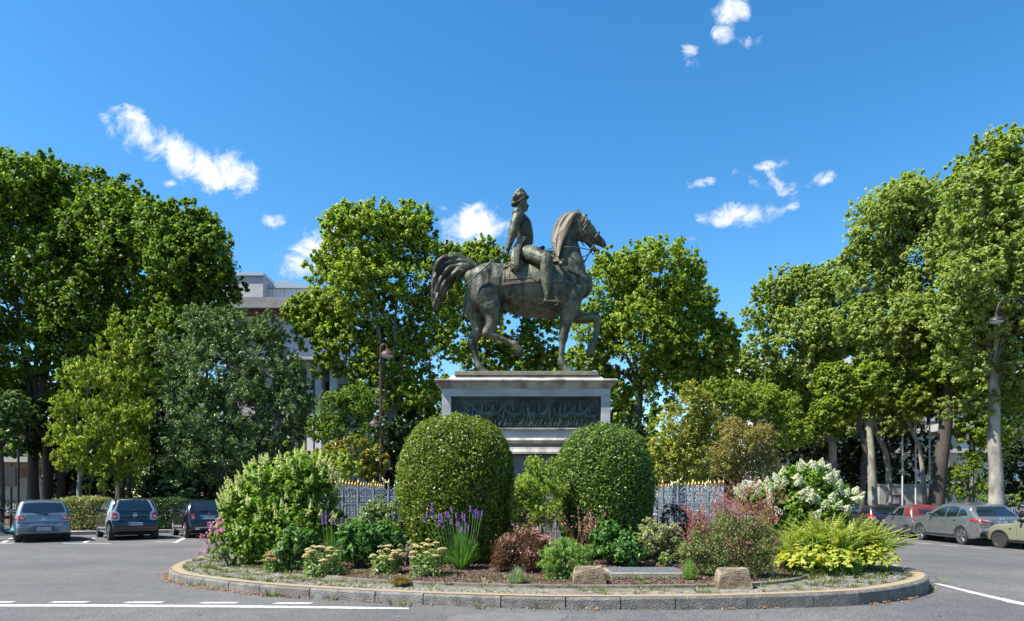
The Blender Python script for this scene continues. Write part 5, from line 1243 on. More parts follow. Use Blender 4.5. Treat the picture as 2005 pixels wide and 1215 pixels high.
tree('plane_tree', 'plane tree directly behind the tail and hind legs of the bronze horse', 43, 930, [(905, 520, 48), (955, 520, 50), (985, 590, 52), (905, 610, 50), (950, 690, 62), (1020, 680, 52), (1060, 640, 42), (1080, 720, 50), (960, 770, 55)], 64324, 0.175, LPL, BARKD, .22, group=GP)
tree('plane_tree', 'rounded plane tree directly right of the raised foreleg of the bronze horse', 38, 1245, [(1280, 558, 82), (1202, 552, 64), (1350, 585, 66), (1172, 640, 60), (1260, 660, 90), (1365, 680, 75), (1408, 650, 42), (1150, 720, 52), (1300, 745, 66), (1385, 745, 50), (1215, 760, 50)], 113805, 0.158, LPL, BARKD, .24, group=GP, path=[(1243, 985), (1246, 860), (1255, 760)])
tree('plane_tree', 'olive plane tree with forked pale trunk, left of the tall right mass', 44, 1628, [(1540, 566, 56), (1585, 580, 62), (1498, 628, 48), (1480, 700, 44), (1560, 680, 78), (1655, 550, 56), (1640, 680, 80), (1535, 780, 56), (1600, 790, 60), (1668, 790, 46), (1700, 640, 60), (1490, 780, 44), (1450, 740, 40), (1570, 840, 40), (1520, 850, 40), (1610, 850, 34)], 108858, 0.181, LPP, BARKP, .26, group=GP, path=[(1632, 985), (1631, 900), (1626, 830), (1618, 770)])
tree('plane_tree', 'pale leaved tall plane tree with a straight grey trunk in the right mass', 38, 1706, [(1742, 436, 84), (1702, 492, 44), (1800, 415, 82), (1722, 540, 80), (1820, 530, 95), (1735, 650, 85), (1835, 660, 85), (1715, 745, 60), (1780, 770, 60), (1770, 800, 30), (1660, 830, 26), (1680, 630, 56), (1765, 715, 60), (1700, 800, 34), (1745, 835, 32)], 128650, 0.168, LPP, BARKP, .23, group=GP, path=[(1711, 985), (1706, 900), (1700, 830), (1690, 760)])
tree('plane_tree', 'tallest plane tree at the right edge, thick mottled trunk behind the crossover', 31, 1951, [(1972, 288, 54), (1975, 320, 58), (1925, 352, 66), (2010, 380, 90), (1890, 420, 74), (1965, 480, 110), (1895, 560, 90), (2030, 560, 110), (1915, 660, 75), (2010, 680, 80), (1880, 730, 42), (2010, 770, 50), (1868, 800, 30), (2060, 450, 100), (1950, 640, 70), (1858, 620, 64), (1975, 720, 56), (1915, 790, 36), (1990, 830, 36)], 138547, 0.148, LPP, BARKP, .30, group=GP, path=[(1952, 985), (1950, 920), (1946, 860), (1947, 790), (1946, 745)])
tree('plane_tree', 'dark leaning plane tree trunk whose crown fills the space right of the flagpoles', 36, 1828, [(1880, 640, 60), (1850, 720, 66), (1800, 790, 40), (1905, 770, 60), (1960, 800, 44), (1930, 850, 40), (1880, 850, 35)], 44531, 0.161, LPL, BARKD, .38, group=GP, path=[(1826, 985), (1840, 920), (1850, 850), (1855, 780), (1862, 700)])
tree('plane_tree', 'slender crooked pale trunked plane tree just right of the straight grey trunk', 39.5, 1742, [(1715, 730, 52), (1690, 790, 40), (1765, 730, 54), (1800, 780, 36), (1650, 760, 40)], 51951, 0.161, LPP, BARKP, .16, group=GP, path=[(1742, 985), (1740, 930), (1732, 880), (1716, 845), (1708, 800)])
tree('plane_tree', 'thin crooked pale trunked plane tree between the flagpoles', 37, 1815, [(1778, 742, 40), (1815, 722, 50), (1850, 790, 36)], 44529, 0.148, LPL, BARKP, .12, group=GP, path=[(1816, 985), (1806, 920), (1798, 870), (1780, 830), (1768, 810)])
tree('plane_tree', 'thin brown plane tree trunk beside the white flowering hydrangea', 35, 1690, [(1665, 790, 42), (1705, 750, 44), (1640, 750, 46), (1610, 810, 34)], 44529, 0.148, LPL, BARKD, .15, group=GP, path=[(1687, 985), (1690, 930), (1694, 880), (1684, 840), (1682, 800)])
tree('yellow_tree', 'conical yellow green tree with drooping sprays in front of the left plane trees', 31, 157, [(237, 636, 26, 0), (215, 678, 34, 0), (255, 692, 34, 0), (172, 730, 38, 0), (225, 750, 50, .3), (282, 738, 32, 0), (150, 800, 36, -.3), (215, 820, 55, .2), (275, 805, 38, 0), (122, 850, 36, 0), (180, 880, 52, -.2), (250, 885, 46, 0), (130, 905, 26), (215, 930, 36)], 44625, .15, LYE, BARKG, .12, path=[(157, 985), (156, 940), (170, 880)], aspect=.36, up=.25, droop=.9, clump=.13, per=30, sub=12, thick=.25)
tree('ash_tree', 'large grey green small leaved tree between the yellow tree and the modern building', 32, 425, [(402, 640, 52, 0), (455, 645, 50, 0), (352, 690, 46, 0), (425, 725, 80, 0), (510, 690, 58, 0), (560, 720, 46, 0), (335, 760, 46, 0), (390, 810, 72, -.4), (470, 800, 80, -.2), (560, 800, 60, .2), (575, 770, 44, .1), (520, 650, 44, .2), (365, 880, 56, -.3), (440, 890, 72, -.3), (520, 880, 62, 0), (580, 850, 34, .2), (360, 950, 36), (460, 950, 45)], 120000, .155, LGG, BARKD, .2, aspect=.3, clump=.10, per=30, sub=12, up=.4, fill=.2, subr=.45)
tree('small_tree', 'small dark tree cut by the left edge in front of the cream building', 33, 0, [(10, 800, 44), (-30, 840, 60), (15, 868, 34), (40, 884, 18)], 10500, .17, LGG, BARKD, .12)
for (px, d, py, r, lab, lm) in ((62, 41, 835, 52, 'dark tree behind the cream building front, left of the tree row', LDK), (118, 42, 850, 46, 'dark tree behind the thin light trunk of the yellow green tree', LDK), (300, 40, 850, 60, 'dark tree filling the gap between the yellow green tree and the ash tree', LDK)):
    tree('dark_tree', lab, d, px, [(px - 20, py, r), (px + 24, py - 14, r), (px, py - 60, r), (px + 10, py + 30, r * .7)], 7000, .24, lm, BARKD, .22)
for (px, d, w_, lab) in ((88, 36, .17, 'dark trunked tree left of the wide dark trunk behind the silver blue hatchback'), (118, 38, .22, 'wide dark trunked tree behind the roof of the silver blue hatchback'), (236, 35, .25, 'thick dark trunked tree behind the two tone micro hatchback'), (255, 38, .14, 'dark trunked tree with a bare stem right of the thick one')):
    tree('park_tree', lab, d, px, [(px, 850, 40), (px + 20, 820, 46), (px - 18, 880, 26)], 9187, .2, LDK if px != 236 else LPD, BARKD, w_)
tree('small_tree', 'slender pale green sapling standing between the two micro and silver hatchbacks', 31, 175, [(175, 935, 9, 0), (173, 955, 10, 0), (176, 915, 7, 0), (172, 972, 9, 0)], 500, .11, LLM, BARKG, .03, limbs=2)
for (px, d, ll, lab) in ((1010, 54, [(960, 760, 60), (1040, 740, 60), (1090, 780, 50)], 'background tree straight behind the pedestal'), (1170, 53, [(1130, 770, 60), (1200, 790, 66), (1240, 830, 60)], 'background tree in the gap right behind the pedestal'), (850, 55, [(800, 800, 60), (870, 790, 56), (910, 810, 50)], 'background tree behind the left topiary'),
                        (1400, 54, [(1370, 740, 60), (1440, 730, 60), (1500, 760, 60), (1420, 830, 60)], 'background tree behind the yellow and tan shrubs'), (1600, 56, [(1550, 760, 60), (1620, 800, 60), (1680, 830, 50)], 'background tree behind the forked pale trunk'), (1690, 53, [(1640, 700, 70), (1720, 740, 70), (1660, 820, 60), (1760, 800, 60)], 'background tree behind the straight grey trunk and the flagpoles'), (1900, 50, [(1850, 700, 60), (1930, 740, 66), (2000, 800, 60)], 'background tree behind the thick mottled trunk'), (300, 52, [(260, 760, 70), (340, 780, 70), (200, 830, 60), (420, 800, 60)], 'background tree behind the yellow green tree and the ash tree'), (40, 52, [(0, 800, 70), (80, 790, 70)], 'background tree behind the left edge trees')):
    tree('background_tree', lab, d, px, ll, 11000, .34, LPD, BARKD, .25, group='background trees')
# backdrop growth: shrubs and trees beyond the pavement
def shrub(name, label, cat, d, lobes, n, size, lm, stem=BARKD, aspect=.6, up=.4, clump=.11, thick=.25, droop=0, group=None, sub=8, per=18, fill=.15, base=None, ns=5, sub_r=.5, rnd=None):
    k = F / d; cxp = sum(l[0] for l in lobes) / len(lobes); x = wx(cxp, d); z = (base if base is not None else gz(x)); t = thing(name, label, cat, (x, d, z), 0, group); Ls = []
    for l in lobes:
        p = W(l[0], l[1], d + (l[3] if len(l) > 3 else 0)); r = l[2] / k; Ls.append((p.x - x, (l[3] if len(l) > 3 else random.uniform(-.25, .25) * r), p.z - z, r, r * .9, r))
    P, O = shell(Ls, n, thick=thick, clump=clump, per=per, sub=sub, fill=fill, subr=sub_r); ok = P[:, 2] > .03; P, O = P[ok], O[ok]
    f = LF(); f.leaves(P, O, size, aspect, up=up, droop=droop); f.build('foliage', lm, t)
    mb = MB()
    for q in range(ns):
        l = Ls[q % len(Ls)]; mb.tube([(random.uniform(-.12, .12), random.uniform(-.1, .1), -.05), (l[0] * .4, l[1] * .4, max(.1, l[2] * .5)), (l[0], l[1], max(.15, l[2]))], [.03, .02, .01], 6, smooth=2)
    mb.build('stems', stem, t); t['_l'] = 0; del t['_l']; return t, Ls
LMG = leafmat('magnolia_leaf', [(.10, .15, .02), (.20, .24, .025), (.34, .30, .04), (.30, .20, .04)], .3, .3, .5)
shrub('magnolia_shrub', 'golden green large leaved shrub behind the railing, left of the brown lamp post', 'shrub', 27, [(655, 895, 32), (700, 880, 34), (735, 900, 30), (620, 905, 26), (690, 925, 30), (735, 935, 25)], 5000, .17, LMG)
shrub('lilac_shrub', 'fresh green shrub with upright shoots rising above the cream panicle hydrangea', 'shrub', 22, [(610, 905, 34), (655, 915, 40), (580, 890, 14), (560, 868, 6), (690, 925, 26)], 2600, .12, LLM, aspect=.5)
shrub('boxed_hedge', 'dense mid green shrub standing under the bright plane tree left of the pedestal', 'shrub', 31, [(650, 800, 36), (700, 790, 40), (660, 850, 40), (720, 850, 34), (625, 840, 26)], 20780, 0.101, LPD)
shrub('yellow_shrub', 'tall yellow green airy shrub right of the right topiary dome behind the railing', 'shrub', 29, [(1352, 790, 40), (1320, 840, 46), (1385, 830, 44), (1300, 895, 42), (1350, 900, 48), (1280, 930, 32), (1345, 760, 20)], 17000, .13, leafmat('olive_yellow_leaf', [(0.149, 0.2, 0.031), (0.23, 0.275, 0.044), (0.351, 0.35, 0.062), (0.446, 0.388, 0.1)], .38), aspect=.5, clump=.14)
shrub('khaki_shrub', 'tan coloured feathery shrub above the right end of the railing', 'shrub', 28.5, [(1440, 870, 42), (1490, 862, 32), (1410, 905, 34), (1470, 920, 38), (1430, 840, 24), (1512, 900, 20)], 18000, .09, LKH, aspect=.4, clump=.22)
shrub('leafy_shrub', 'bright green leafy shrub behind the white flowering hydrangea', 'shrub', 33, [(1480, 790, 46), (1530, 800, 40), (1440, 780, 36), (1550, 850, 34), (1400, 770, 30)], 24739, 0.114, LPL)
shrub('leafy_shrub', 'glossy green shrub beside the white gate pillar at right', 'shrub', 36, [(1880, 930, 26), (1905, 900, 24), (1870, 965, 22), (1920, 960, 22)], 10884, 0.094, LPL)
shrub('leafy_shrub', 'low lime green shrub behind the black fence at the right edge', 'shrub', 35, [(1960, 978, 14), (1990, 974, 16), (2020, 975, 18), (1925, 982, 12)], 1300, .12, LLM)
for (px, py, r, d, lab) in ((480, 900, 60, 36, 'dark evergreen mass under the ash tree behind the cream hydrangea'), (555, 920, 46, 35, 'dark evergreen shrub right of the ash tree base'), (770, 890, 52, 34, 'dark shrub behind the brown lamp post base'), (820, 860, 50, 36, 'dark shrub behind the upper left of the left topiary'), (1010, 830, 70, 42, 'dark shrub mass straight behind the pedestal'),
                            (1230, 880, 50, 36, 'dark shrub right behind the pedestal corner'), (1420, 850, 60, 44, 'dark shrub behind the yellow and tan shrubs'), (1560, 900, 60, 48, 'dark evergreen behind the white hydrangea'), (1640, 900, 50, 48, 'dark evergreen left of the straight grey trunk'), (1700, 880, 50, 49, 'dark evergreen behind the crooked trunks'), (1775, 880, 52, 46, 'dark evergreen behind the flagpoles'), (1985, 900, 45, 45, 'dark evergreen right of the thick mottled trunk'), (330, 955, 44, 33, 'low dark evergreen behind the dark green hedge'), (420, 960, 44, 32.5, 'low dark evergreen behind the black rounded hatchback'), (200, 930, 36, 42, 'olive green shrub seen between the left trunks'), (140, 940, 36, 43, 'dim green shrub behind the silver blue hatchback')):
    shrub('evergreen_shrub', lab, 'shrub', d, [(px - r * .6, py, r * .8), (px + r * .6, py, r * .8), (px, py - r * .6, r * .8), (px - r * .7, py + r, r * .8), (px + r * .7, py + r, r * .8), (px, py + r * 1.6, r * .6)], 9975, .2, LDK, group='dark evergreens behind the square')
# far wood, one mass
P, O = [], []
lob = []
for k in range(60):
    px = -200 + k * 42
    if 440 < px < 690: continue
    d = random.uniform(66, 74); top = random.uniform(770, 850); p = W(px, top, d); lob.append((p.x, d, p.z * .45, 3.4, 3, p.z * .55))
P, O = shell(lob, 90000, thick=.3, sub=5, per=16); ok = P[:, 2] > 0
f = LF(); f.leaves(P[ok], O[ok], .42, .7); tag(f.build('far_woods', LPD), 'far line of trees closing the view behind the square', 'wood', kind='stuff')
# hedges
def hedge(label, pxa, pxb, d, top, lm, n, dep=1.1):
    xa, xb = wx(pxa, d), wx(pxb, d); cx_ = (xa + xb) / 2; t = thing('hedge', label, 'hedge', (cx_, d, .13)); h_ = W(0, top, d).z - .13
    P, O = boxshell(xa - cx_, xb - cx_, 0, dep, .02, h_, n, .045); f = LF(); f.leaves(P, O, .075, .6, up=.3, rnd=1.0); f.build('foliage', lm, t)
    mb = MB(); mb.box(xa - cx_ + .12, xb - cx_ - .12, .12, dep - .12, 0, h_ - .12); mb.build('branch_core', mat('hedge_core', (.02, .03, .012), 1, col2=(.04, .04, .02), scale=20, bump=1), t)
LVG = leafmat('variegated_leaf', [(.12, .16, .04), (.24, .26, .07), (.38, .36, .14), (.16, .18, .05)], .3)
hedge('yellowish variegated clipped hedge between the silver blue and the two tone hatchbacks', 105, 196, 29.4, 977, LVG, 9000)
hedge('dark green clipped hedge between the two tone and the black rounded hatchbacks', 262, 360, 30.4, 979, leafmat('hedge_dark', [(.03, .07, .02), (.05, .10, .03), (.08, .14, .045)], .25), 9000)

# ------------------------------------------------------------------ island planting
def bedd(px, py):
    d = 13.0
    for _ in range(15): d = F * (CH - mound(wx(px, d), d)) / (py - HY)
    return d
def plant(name, label, cat, px, d, group=None):
    x = wx(px, d); return thing(name, label, cat, (x, d, mound(x, d) - .02), 0, group), x, mound(x, d) - .02
def topiary(label, px, d, top, hwpx, lm, low):
    t, x, z0 = plant('topiary', label, 'topiary', px, d, 'clipped domes in front of the pedestal'); k = F / d; R_ = hwpx / k; H = W(0, top, d).z - z0
    # silhouette: dome narrowing gently to the ground
    prof_ = [(0, .70), (.12, .80), (.28, .92), (.45, .99), (.58, 1.0), (.70, .965), (.80, .88), (.88, .75), (.94, .57), (.975, .36), (1.0, .0)]
    def rad(u):
        for (a, b), (c, e) in zip(prof_, prof_[1:]):
            if u <= c: s = (u - a) / (c - a); return (b + (e - b) * s) * R_
        return 0
    n = 42000; u = rng.random(n * 2) ; ra = np.array([rad(v) for v in u]); keep = rng.random(n * 2) < (ra / R_) * .8 + .2 * (u > .85); u, ra = u[keep], ra[keep]; m_ = len(u); th = rng.random(m_) * 2 * PI
    lump = .03 * np.sin(th * 5 + u * 9) + .02 * np.sin(th * 11 - u * 17); dr = 1 - np.abs(rng.normal(0, .03, m_)) + lump * .5; dr[rng.random(m_) < .2] *= .93
    P = np.stack([np.cos(th) * ra * dr, np.sin(th) * ra * dr, u * H * (1 + lump * .3)], 1); du = np.array([(rad(min(v + .03, 1)) - rad(max(v - .03, 0))) for v in u]) / (.06 * H)
    O = nrm(np.stack([np.cos(th), np.sin(th), -du], 1)); P += O * rng.normal(0, .03, m_)[:, None]
    f = LF(); f.leaves(P, O, .064, .42, up=.3, rnd=.8, fold=.12); f.build('foliage', lm, t)
    mb = MB(); mb.lathe([(rad(.0) * .88, .0)] + [(rad(v) * .93 - .03, v * H - .02) for v in (.05, .2, .4, .6, .75, .86, .93)] + [(0, H * .955)], 28); mb.build('branch_core', mat('topiary_core', (.012, .02, .008), 1, col2=(.03, .045, .015), scale=14, bump=1.0), t)
LTP = leafmat('topiary_leaf', [(0.05, 0.095, 0.012), (0.09, 0.155, 0.016), (0.16, 0.225, 0.022), (0.25, 0.29, 0.035), (0.07, 0.115, 0.014)], .25, .42, .35)
LTP2 = leafmat('topiary_leaf_dark', [(0.038, 0.091, 0.017), (0.076, 0.147, 0.022), (0.129, 0.21, 0.031), (0.197, 0.266, 0.042)], .25, .42, .35)
topiary('larger clipped dome of yellow green leaves, left of the pedestal centre', 893, 14.0, 814, 112, LTP, 1)
topiary('smaller clipped dome of darker green leaves, right of the pedestal centre', 1182, 14.4, 833, 96, LTP2, 1)
# panicle hydrangeas
def panicles(par, pts, m, hgt, rad, up=.9, n=120, sz=.022, nm='flower_panicle', one=False):
    f = LF(); allp = []
    for (x, y, z, ox, oy, oz) in pts:
        a = Vector((ox * .5, oy * .5, up)).normalized(); h_ = hgt * random.uniform(.7, 1.25); r0 = rad * random.uniform(.8, 1.2)
        tt = rng.random(n) ** .8; ang = rng.random(n) * 2 * PI; rr_ = r0 * (1 - tt) ** .8 * (0.6 + .4 * rng.random(n)); s_ = a.orthogonal().normalized(); q = a.cross(s_)
        P = np.array([x, y, z]) + np.outer(tt * h_, np.array(a)) + np.outer(np.cos(ang) * rr_, np.array(s_)) + np.outer(np.sin(ang) * rr_, np.array(q)); O = nrm(np.outer(np.cos(ang), np.array(s_)) + np.outer(np.sin(ang), np.array(q)) + .3 * np.array(a))
        f.leaves(P, O, sz, .9, up=.1, rnd=.5, fold=.1)
    return f.build(nm, m, par)
def surf_pts(Ls, n, zmin=-.2, front=True):
    out = []
    while len(out) < n:
        l = random.choice(Ls); d = rdir(1)[0]
        if d[2] < zmin or (front and d[1] > .6): continue
        p = (l[0] + d[0] * l[3], l[1] + d[1] * l[4], l[2] + d[2] * l[5])
        if any(((p[0] - q[0]) / q[3]) ** 2 + ((p[1] - q[1]) / q[4]) ** 2 + ((p[2] - q[2]) / q[5]) ** 2 < .92 for q in Ls if q is not l): continue
        out.append((*p, *d))
    return out
def bedshrub(name, label, cat, d, lobes, n, size, lm, **kw):
    cxp = sum(l[0] for l in lobes) / len(lobes); return shrub(name, label, cat, d, lobes, n, size, lm, base=mound(wx(cxp, d), d) - .03, **kw)
LHY = leafmat('hydrangea_leaf', [(0.087, 0.176, 0.024), (0.146, 0.257, 0.034), (0.219, 0.338, 0.047), (0.306, 0.405, 0.068)], .4)
CRE = leafmat('cream_floret', [(0.62, 0.6, 0.3), (0.74, 0.72, 0.42), (0.52, 0.58, 0.24)], .3, .6, .2)
t, Ls = bedshrub('panicle_hydrangea', 'large hydrangea with many upright cream green panicles at the left of the island', 'hydrangea', 14.2, [(480, 1000, 46, 0), (530, 960, 56, 0), (590, 945, 58, .1), (625, 970, 44, .2), (560, 1030, 60, -.2), (500, 1050, 50, -.1), (610, 1030, 46, -.1), (470, 965, 22, 0), (540, 1075, 42, -.2), (455, 1040, 30, 0), (490, 1080, 32, -.1), (590, 1080, 36, -.1)], 30000, .095, LHY, aspect=.5, clump=.14)
panicles(t, surf_pts(Ls, 90, 0.0) + surf_pts(Ls[:4], 50, .3), CRE, .20, .05, n=80, sz=.024)
WHF = leafmat('white_floret', [(.58, .58, .50), (.66, .66, .58), (.42, .47, .26)], .3, .6, .2)
t, Ls = bedshrub('white_hydrangea', 'hydrangea covered in big white flower heads at the right of the island', 'hydrangea', 16.2, [(1540, 975, 46, 0), (1590, 950, 42, 0), (1500, 985, 36, 0), (1630, 980, 38, 0), (1560, 1010, 44, -.2), (1466, 980, 26, 0), (1655, 985, 24, 0), (1610, 1010, 40, -.2), (1545, 935, 26, 0), (1520, 1050, 40, -.1), (1580, 1050, 44, -.1), (1640, 1040, 36, 0)], 20000, .11, LHY, aspect=.55, clump=.14)
panicles(t, surf_pts(Ls[:8], 66, -.05), WHF, .20, .12, n=170, sz=.036, up=.55)
# light green upright shrub between the domes
t, Ls = bedshrub('willow_leaved_shrub', 'light yellow green upright shrub growing between the two topiary domes', 'shrub', 13.5, [(1050, 915, 22), (1040, 960, 34), (1070, 945, 30), (1030, 1000, 34), (1065, 1000, 34), (1095, 960, 18), (1015, 975, 22), (1085, 905, 10)], 14000, .065, LLM, aspect=.35, clump=.25, up=.3)
t, Ls = bedshrub('round_shrub', 'rounded grey green small leaved shrub left of the left topiary', 'shrub', 13.8, [(725, 1020, 40), (760, 1015, 44), (700, 1045, 34), (745, 1050, 44), (780, 1050, 34)], 15000, .05, leafmat('small_grey_leaf', [(0.078, 0.12, 0.036), (0.13, 0.192, 0.06), (0.22, 0.288, 0.108), (0.337, 0.372, 0.18)], .3), aspect=.55)
t, Ls = bedshrub('variegated_shrub', 'pale variegated shrub right of the big leaved peony', 'shrub', 13.2, [(1270, 1050, 34), (1300, 1060, 32), (1245, 1065, 22), (1290, 1085, 28), (1320, 1040, 20)], 8000, .05, leafmat('variegated_pale', [(.14, .20, .06), (.34, .38, .18), (.50, .52, .32), (.22, .28, .09)], .35), aspect=.45)
t, Ls = bedshrub('variegated_shrub', 'pale cream edged shrub between the flat topped sedums and the purple spikes', 'shrub', 13.5, [(815, 1055, 22), (838, 1045, 22), (855, 1065, 18)], 1500, .045, bpy.data.materials['variegated_pale'], aspect=.5)
t, Ls = bedshrub('bronze_shrub', 'low shrub with dark red green leaves behind the pink gaura at right', 'shrub', 14.6, [(1320, 1015, 34), (1355, 1025, 30), (1300, 1040, 24)], 2600, .05, leafmat('bronze_leaf', [(.05, .06, .02), (.10, .10, .03), (.16, .07, .04), (.10, .15, .04)], .3), aspect=.5)
t, Ls = bedshrub('small_shrub', 'small white edged shrub behind the right sedum, left of the purple spikes', 'shrub', 13.0, [(800, 1080, 18), (780, 1070, 14)], 900, .04, bpy.data.materials['variegated_pale'], aspect=.5)
LPE = leafmat('peony_leaf', [(0.049, 0.13, 0.023), (0.084, 0.195, 0.036), (0.126, 0.26, 0.058)], .25, .5, .3)
for (px, py, r, d, lab) in ((585, 1068, 36, 12.9, 'dark green peony foliage between the small and large left sedums'), (700, 1062, 44, 13.0, 'glossy big leaved peony below the rounded grey green shrub'), (755, 1058, 34, 13.2, 'smaller peony clump touching the rounded grey green shrub'), (1195, 1062, 42, 13.0, 'glossy big leaved peony right of the first stone block'), (1228, 1076, 32, 12.8, 'dark peony clump beside the pale variegated shrub')):
    bedshrub('peony_plant', lab, 'peony', d, [(px - r * .4, py + 4, r * .75), (px + r * .45, py, r * .75), (px, py - r * .35, r * .7), (px, py + r * .5, r * .7)], 2600, .12, LPE, aspect=.36, up=.5, clump=.3, group='peony plants in the bed')
# flat topped sedums
SDL = leafmat('sedum_leaf', [(.12, .20, .05), (.20, .29, .08), (.28, .36, .12)], .3)
SDF = leafmat('sedum_flower', [(0.66, 0.5, 0.3), (0.74, 0.6, 0.38), (0.6, 0.6, 0.34)], .15, .8, .1); SDF2 = leafmat('sedum_flower_brown', [(0.46, 0.27, 0.2), (0.56, 0.38, 0.26), (0.5, 0.42, 0.26)], .15, .8, .1)
def sedum(label, px, pyb, wpx, hpx, m):
    d = bedd(px, pyb); t, x, z0 = plant('sedum_plant', label, 'sedum', px, d, 'flat topped sedums'); k = F / d; w = wpx / k / 2; H = hpx / k
    f = LF(); n = 900; th = rng.random(n) * 2 * PI; r = w * np.sqrt(rng.random(n)); z = rng.random(n) * H * .72 * np.sqrt(1 - (r / w) ** 2 * .5); P = np.stack([np.cos(th) * r * .95, np.sin(th) * r * .7, z], 1); f.leaves(P, nrm(P + .01), .055, .55, up=.5, rnd=.7); f.build('leaves', SDL, t)
    fl = LF(); mb = MB()
    for q in range(26):
        th_ = random.uniform(0, 2 * PI); r_ = w * math.sqrt(random.random()) ; hx, hy = math.cos(th_) * r_, math.sin(th_) * r_ * .7; hz = H * (1.0 - .40 * (r_ / w) ** 2 + random.uniform(-.12, .06))
        R_ = random.uniform(.045, .075); nn = 90; a = rng.random(nn) * 2 * PI; rr_ = R_ * np.sqrt(rng.random(nn)); P = np.stack([hx + np.cos(a) * rr_, hy + np.sin(a) * rr_, hz + .02 * (1 - (rr_ / R_) ** 2) + rng.normal(0, .004, nn)], 1); fl.leaves(P, np.tile([0, 0, 1.], (nn, 1)), .022, .9, up=1., rnd=.5); mb.tube([(hx * .3, hy * .3, 0), (hx * .8, hy * .8, hz * .6), (hx, hy, hz)], .006, 5)
    fl.build('flower_heads', m, t); mb.build('stems', SDL, t)
sedum('small brown headed sedum at the foot of the cream hydrangea', 543, 1117, 54, 42, SDF2)
sedum('largest cream headed sedum, between the two left peonies', 630, 1126, 74, 66, SDF)
sedum('sedum with tan flat heads in the middle of the three larger ones', 757, 1122, 64, 56, SDF)
sedum('cream headed sedum just left of the purple spike clump', 838, 1126, 76, 72, SDF)
# purple spikes
PUR = leafmat('purple_floret', [(.22, .08, .46), (.34, .14, .62), (.46, .22, .72)], .25, .6, .2)
LIA = leafmat('grassy_leaf', [(0.084, 0.195, 0.039), (0.126, 0.273, 0.052), (0.197, 0.351, 0.078)], .3)
def liatris(label, px, pyb, spikes, grass, gw, gh, d=None, cat='liatris', m=PUR, rs=.018):
    d = d or bedd(px, pyb); t, x, z0 = plant('liatris_plant', label, cat, px, d, 'purple flower spikes'); k = F / d
    if grass:
        n = grass; a = rng.random(n) * 2 * PI; r = rng.random(n) ** .5; B = np.stack([np.cos(a) * .06, np.sin(a) * .06, np.zeros(n)], 1); T = np.stack([np.cos(a) * r * gw / k, np.sin(a) * r * gw / k, gh / k * (1.05 - .75 * r ** 2) * rng.uniform(.6, 1.05, n)], 1); f = LF(); f.blades(B, T, .013, .3, 4); f.build('grassy_leaves', LIA, t)
    mb = MB()
    for (sx, sy, ln) in spikes:
        fl = LF()
        X = (sx - px) / k; Z = W(sx, sy, d).z - z0; Y = random.uniform(-.25, .15); ln_ = ln / k; nn = int(95 * ln_ / .2) + 30; tt = rng.random(nn); a = rng.random(nn) * 2 * PI
        rr_ = rs * (1 - .45 * tt) * rng.uniform(.6, 1.25, nn); lean = X * .12; P = np.stack([X + np.cos(a) * rr_ - lean * .0 + lean * tt * ln_, Y + np.sin(a) * rr_, Z - ln_ + tt * ln_], 1); fl.leaves(P, nrm(np.stack([np.cos(a), np.sin(a), a * 0 + .3], 1)), .017, .7, up=.1, rnd=.5)
        mb.tube([(X * .3, Y * .3, 0), (X * .75, Y * .8, (Z - ln_) * .6), (X, Y, Z - ln_ * .1)], .005, 5, smooth=2); fl.build('flower_spike', m, t)
    mb.build('stems', LIA, t)
liatris('grassy clump with many purple flower spikes in front of the left topiary', 905, 1113, [(846, 983, 20), (838, 1001, 12), (829, 1012, 9), (847, 1008, 9), (861, 1005, 26), (868, 1003, 18), (874, 1002, 10), (877, 1002, 12), (885, 992, 10), (892, 1004, 9), (897, 1013, 16), (905, 1002, 12), (911, 1005, 14), (898, 1027, 12), (905, 1028, 12), (912, 1022, 12), (917, 1028, 10), (922, 990, 12), (928, 998, 14), (933, 994, 20), (937, 1000, 18), (943, 1000, 12), (900, 1035, 9), (911, 1035, 9), (928, 1036, 9), (885, 1015, 9), (870, 1026, 9), (895, 1021, 8)], 520, 44, 85)
liatris('four purple flower spikes left of the rounded grey green shrub', 648, 1095, [(630, 1006, 20), (644, 998, 26), (653, 1009, 18), (667, 1013, 16)], 160, 25, 80, d=13.2)
liatris('purple flower spikes rising through the large pink gaura bush', 1395, 1100, [(1388, 1005, 30), (1402, 1012, 16), (1434, 1003, 16), (1412, 1022, 14)], 60, 20, 70, d=12.9)
shrubs_misc = None
def gaura(label, px, py, lobes, d, n, lm, fcol, nst, sth, spread, group='gaura bushes'):
    t, Ls = bedshrub('gaura_bush', label, 'gaura', d, lobes, n, .038, lm, aspect=.32, up=.3, clump=.3, group=group, per=14)
    mb = MB(); fl = LF()
    for q in range(nst):
        l = random.choice(Ls); a = random.uniform(-1, 1); p0 = Vector((l[0] + random.uniform(-.5, .5) * l[3], l[1] + random.uniform(-.5, .3) * l[4], l[2])); ln = sth * random.uniform(.5, 1.1)
        p1 = p0 + Vector((a * spread * .5, random.uniform(-.2, .2), ln * .55 + l[5] * .5)); p2 = p0 + Vector((a * spread, random.uniform(-.3, .3), ln + l[5] * .6)); mb.tube([p0, p1, p2], [.004, .003, .002], 4)
        nn = random.randint(6, 14); P = np.array([list(p1.lerp(p2, random.uniform(.1, 1))) for _ in range(nn)]) + rng.normal(0, .018, (nn, 3)); fl.leaves(P, rdir(nn), .031, .65, up=.2, rnd=1)
    mb.build('flower_stems', bpy.data.materials.get('gaura_stem') or mat('gaura_stem', (.22, .10, .06), .8), t); fl.build('flowers', fcol, t); return t
